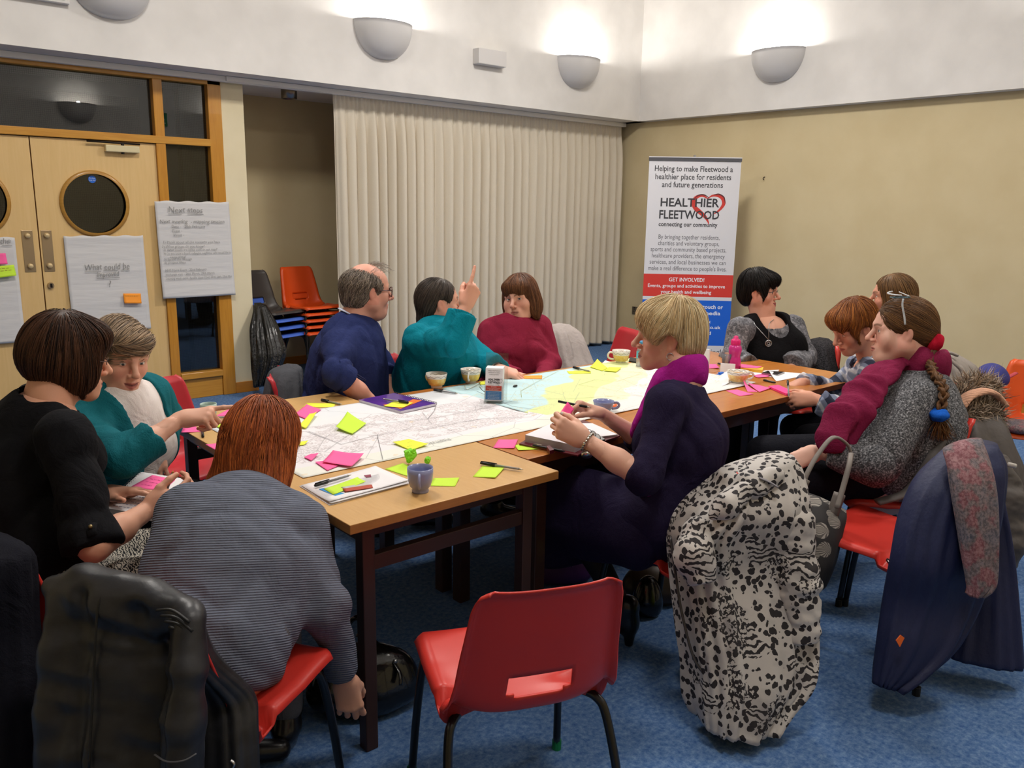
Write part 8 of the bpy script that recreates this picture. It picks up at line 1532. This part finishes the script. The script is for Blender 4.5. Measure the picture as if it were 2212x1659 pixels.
garment('black_coat', 'black textured coat over the chair back beside the woman with the pendant', 'coat', [(1752, 735, 5.08, 1788, 732, 5.14, .03), (1745, 748, 5.05, 1795, 745, 5.12, .07), (1742, 790, 5.02, 1800, 785, 5.1, .09), (1740, 840, 5.0, 1802, 835, 5.08, .10)], speckle('black_boucle', '#0e0d0f', '#3a383c', 160, .9, .6, 3, bd=.006), GC, folds=4, amp=.01, seed=67)
# --- shell-print tote bag
M_shell = mat('shell_print', '#6d6862', .8); t = NT(M_shell); v = t.coord('Object'); q = t.new('ShaderNodeTexVoronoi', Scale=15.0); q.inputs['Randomness'].default_value = .35; t.link(v, q.inputs['Vector']); sb = t.new('ShaderNodeVectorMath', operation='SUBTRACT'); sc_ = t.new('ShaderNodeVectorMath', operation='SCALE'); sc_.inputs['Scale'].default_value = 1.0; t.link(v, sb.inputs[0]); t.link(q.outputs['Position'], sb.inputs[1]); sp_ = t.new('ShaderNodeSeparateXYZ'); t.link(sb.outputs[0], sp_.inputs[0])
ang = t.math('ARCTAN2', sp_.outputs[2], t.math('ADD', sp_.outputs[0], sp_.outputs[1])); ray_ = t.math('GREATER_THAN', t.math('SINE', t.math('MULTIPLY', ang, 26.0)), -.1); edge = t.math('GREATER_THAN', q.outputs['Distance'], .43); t.base(t.mix(t.math('MAXIMUM', t.math('MULTIPLY', ray_, .8), edge), C('#a09a92'), C('#2c2a2b')))
tote, tc = garment('tote_bag', 'grey tote bag with a shell fan print beside the animal-print coat', 'bag', [(1712, 1058, 3.02, 1826, 1105, 2.96, .03), (1706, 1090, 3.00, 1826, 1120, 2.95, .06), (1704, 1140, 2.99, 1818, 1150, 2.95, .085), (1708, 1200, 2.98, 1805, 1205, 2.95, .09), (1722, 1248, 2.98, 1785, 1255, 2.96, .07), (1745, 1268, 2.98, 1768, 1270, 2.97, .03)], M_shell, None, folds=3, amp=.008, seed=71)
M_strap = mat('taupe_leather', '#77706a', .5); strip('handle', [(1728, 1062, 2.95), (1745, 1020, 2.96), (1768, 980, 2.98), (1800, 945, 3.0), (1830, 960, 3.02), (1840, 985, 3.02)], .010, M_strap, tote, tc, .6); strip('handle', [(1808, 1098, 2.90), (1822, 1050, 2.92), (1834, 1005, 2.94), (1838, 980, 2.98)], .010, M_strap, tote, tc, .6)
for a, b in (((1722, 1072), (1738, 1034)), ((1798, 1112), (1814, 1066))): strip('strap_mount', [(*a, 2.94), (*b, 2.93)], .022, M_strap, tote, tc, .5)
strip('buckle', [(1716, 1046, 2.93), (1736, 1052, 2.92), (1742, 1040, 2.92), (1724, 1034, 2.92), (1716, 1046, 2.93)], .0035, M_metal, tote, tc, 1)
# --- bags and shoes on the floor
M_bkl = mat('glossy_black_leather', '#0d0c0d', .22, coat=.4); t = NT(M_bkl); t.bump(t.noise(t.coord('Object'), 30, 3), .4, .006)
def floor_bag(name, label, c, r, m, rot=0.0, amp=.008, cat='bag', seed=3, res=.006):
    o = thing(name, label, cat, c); c = V3(c[0], c[1], 0); M = np.array([[math.cos(rot), math.sin(rot), 0], [-math.sin(rot), math.cos(rot), 0], [0, 0, 1.0]]); v = Vol(c - max(r) * 1.6, c + max(r) * 2.6, res); v.add(ell(c + V3(0, 0, r[2] * .9), r, M)); v.add(ell(c + V3(0, 0, r[2] * .5), V3(r[0] * 1.04, r[1] * 1.1, r[2] * .62), M), .05); n1 = noise3(seed, 30, 6); v.disp(lambda x, y, z: F4(amp) * n1(x, y, z)); v.cut(V3(0, 0, .003), V3(0, 0, -1)); P, Q = v.mesh(1); sdf_obj('body', P, Q, m, o, c); return o, c
hb_, hc = floor_bag('handbag', 'glossy black handbag on the floor by the table leg', (1.215, 2.08, 0), (.165, .085, .115), M_bkl, -.5); strip('handle', [(735, 1408, 2.56), (752, 1352, 2.56), (772, 1334, 2.56), (790, 1350, 2.58), (788, 1385, 2.58), (770, 1412, 2.56)], .010, M_bkl, hb_, hc, .5); strip('strap', [(770, 1372, 2.62), (800, 1378, 2.62), (830, 1405, 2.6), (862, 1450, 2.56), (866, 1480, 2.54)], .008, M_bkl, hb_, hc, .5)
for a in ((852, 1428), (694, 1470)): strip('stud', [(a[0], a[1], 2.47), (a[0] + 3, a[1], 2.46)], .006, M_metal, hb_, hc, 1)
pb_, pbc = floor_bag('purple_bag', 'purple bag lying under the red-brown table', (2.34, 2.36, 0), (.14, .06, .085), mat('purple_fabric', '#4b2160', .55), -.6)
strip('handle', [(1180, 1200, 3.42), (1200, 1185, 3.44), (1225, 1195, 3.46), (1235, 1225, 3.46)], .010, mat('purple_fabric'), pb_, pbc, .5)
floor_bag('brown_bag', 'dark brown bag under the blonde woman\'s chair', (2.50, 1.98, 0), (.12, .07, .09), mat('brown_leather', '#2e2012', .4, coat=.2), -.6)
sh_, sc2 = floor_bag('patent_boot', 'shiny black patent boot standing under the blonde woman\'s chair', (2.395, 1.925, 0), (.050, .045, .085), M_bkl, -.65, .003, 'boot'); v = Vol(sc2 - .2, sc2 + .25, .005); v.add(rc(sc2 + V3(0, 0, .03), sc2 - RT * .085 + V3(0, 0, .024), .038, .026)); v.cut(V3(0, 0, .003), V3(0, 0, -1)); P, Q = v.mesh(1); sdf_obj('toe', P, Q, M_bkl, sh_, sc2)
floor_bag('lime_bag', 'lime green carrier bag peeping out left of the animal-print coat', (2.29, 1.50, 0), (.085, .06, .13), mat('lime_plastic', '#b4c81e', .45), .2)
# black plastic sack hung on the stack by the pier
M_sack = mat('black_polythene', '#141312', .25, coat=.2); t = NT(M_sack); t.bump(t.noise(t.coord('Object'), 28, 4, .65), .9, .015)
garment('plastic_sack', 'creased black plastic sack hanging beside the pier', 'sack', [(550, 655, 6.95, 575, 660, 6.95, .03), (549, 690, 6.92, 590, 690, 6.92, .06), (549, 730, 6.90, 603, 725, 6.9, .09), (550, 765, 6.88, 612, 760, 6.88, .10), (551, 800, 6.86, 600, 795, 6.86, .08), (552, 835, 6.84, 580, 830, 6.84, .05)], M_sack, None, folds=9, amp=.04, seed=77, drift=3)
# things on the orange chair
ob_, oc = floor_bag('blue_bag', 'dark blue bag with a red strap hung on the corner of the orange chair', (4.42, 1.53, 0), (.12, .07, .06), mat('blue_fabric', '#2a2f78', .7), .4); ob_.location = at(2138, 830, 4.45)
strip('strap', [(2150, 806, 4.40), (2172, 816, 4.42), (2195, 806, 4.5)], .012, mat('red_strap', '#b03a4a', .6), ob_, np.array(ob_.location), .5)
gl = thing('folded_scarf', 'patterned scarf lying on the orange chair seat', 'scarf', (4.86, 1.46, .44)); v = Vol(V3(4.6, 1.2, .4), V3(5.1, 1.8, .6), .008); v.add(ell(V3(4.86, 1.46, .465), V3(.13, .10, .035))); n1 = noise3(4, 40, 6); v.disp(lambda x, y, z: F4(.012) * n1(x, y, z)); v.cut(V3(0, 0, .442), V3(0, 0, -1)); P, Q = v.mesh(1); sdf_obj('cloth', P, Q, M_psc, gl, np.array(gl.location))
# --- things held in hands
def held_sheet(name, corners, label, cat, m, group=None, thick=.0006, bow=.0):
    q = [at(*p) for p in corners]; c = sum(q) / 4; n = 7; nn = nrm(np.cross(q[1] - q[0], q[3] - q[0])); P = [[(1 - u) * (1 - v) * q[0] + u * (1 - v) * q[1] + u * v * q[2] + (1 - u) * v * q[3] - c + nn * bow * 4 * u * (1 - u) for u in np.linspace(0, 1, n)] for v in np.linspace(0, 1, n)]; o = grid_obj(name, np.array(P), m, None, solid=thick); o.location = c; return tag(o, label, cat, group)
held_sheet('sticky_note', [(1200, 905, 2.72), (1226, 868, 2.86), (1240, 884, 2.86), (1218, 915, 2.72)], 'hot pink sticky note between the fingers of the blonde woman', 'sticky note', M_hot, G, bow=.006)
o = thing('ballpoint_pen', 'black pen in the far hand of the blonde woman', 'pen', at(1240, 874, 2.90), 0, 'ballpoint pens'); c = np.array(o.location); tubes('barrel', [([at(1206, 867, 2.92) - c, at(1268, 879, 2.88) - c], .0045)], M_bkp, o, 8); tubes('tip', [([at(1268, 879, 2.88) - c, at(1277, 881, 2.875) - c], [.004, .001])], M_pm, o, 8)
nbk = thing('open_notebook', 'white spiral notebook held by the woman in the black shirt', 'notebook', onz(320, 1065, .66)); c = np.array(nbk.location)
def nq(name, pts, z0, z1, m, zt=.0): q = [np.array(onz(*p, z1)) - c for p in pts]; V = [(a, b, z1 - c[2]) for a, b, _ in q] + [(a, b, z0 - c[2]) for a, b, _ in q]; return mesh_obj(name, V, [(0, 1, 2, 3), (7, 6, 5, 4)] + [(i, i + 4, (i + 1) % 4 + 4, (i + 1) % 4) for i in range(4)], m, nbk)
nq('cover', [(302, 1018), (400, 1036), (335, 1124), (222, 1104)], .652, .657, M_bkp); nq('pages', [(304, 1019), (398, 1034), (332, 1114), (222, 1096)], .657, .675, M_wht)
A, B = [np.array(onz(*p, .676)) - c for p in ((302, 1020), (224, 1096))]; tubes('spiral', [([A + (B - A) * (k + .5) / 18 + rv(-.006 * math.cos(a), 0, .005 * math.sin(a)) for a in np.linspace(0, 2 * PI, 8)], .001) for k in range(18)], M_metal, nbk, 5)
V = []; F = []; r = random.Random(8)
for k in range(5):
    y = .60 + .075 * k; u = .12
    while u < .72:
        L = r.uniform(.02, .08); b = len(V)
        for uu, vv in ((u, y), (u + L, y), (u + L, y + .012), (u, y + .012)): p = onz(304 + 94 * uu - 78 * vv, 1019 + 15 * uu + 78 * vv, .6758); V.append(p - c)
        F.append((b, b + 1, b + 2, b + 3)); u += L + .025
mesh_obj('handwriting', V, F, mat('blue_ink', '#7d83a0', .8), nbk)
q = [(329, 1026), (379, 1036), (350, 1064), (281, 1052)]; sn = sheet_quad('sticky_note', q, 'pink written note on the notebook held by the black-shirted woman', 'sticky note', M_pink, G, .6765, (0, 0, .006, 0)); scribble(sn, q, .6765, 3, M_pencilp, 5)
o = thing('ballpoint_pen', 'clear pen in the hand of the woman in the black shirt', 'pen', at(362, 1048, 2.30), 0, 'ballpoint pens'); c = np.array(o.location); tubes('barrel', [([at(352, 1080, 2.29) - c, at(372, 1024, 2.32) - c], .0042)], M_clear, o, 8); tubes('refill', [([at(352, 1080, 2.29) - c, at(372, 1024, 2.32) - c], .0016)], mat('blue_ink'), o, 6); tubes('tip', [([at(372, 1024, 2.32) - c, at(374, 1017, 2.322) - c], [.004, .001])], mat('tip_brass', '#c09a50', .3, .9), o, 8)
# ================================================================== RENDER SETTINGS
w_ = bpy.data.worlds.new('room_world'); scene.world = w_; w_.use_nodes = True; w_.node_tree.nodes['Background'].inputs[0].default_value = (.02, .02, .022, 1); w_.node_tree.nodes['Background'].inputs[1].default_value = .3
scene.view_settings.view_transform = 'Standard'; scene.view_settings.look = 'None'; scene.view_settings.gamma = 1; scene.view_settings.use_curve_mapping = False
scene.view_settings.exposure = EXPOSURE
cy = scene.cycles; cy.max_bounces = 8; cy.diffuse_bounces = 5; cy.glossy_bounces = 3; cy.transmission_bounces = 6; cy.transparent_max_bounces = 12; cy.caustics_reflective = False; cy.caustics_refractive = False; cy.sample_clamp_indirect = 4; cy.use_denoising = True; cy.use_adaptive_sampling = True; cy.adaptive_threshold = .02
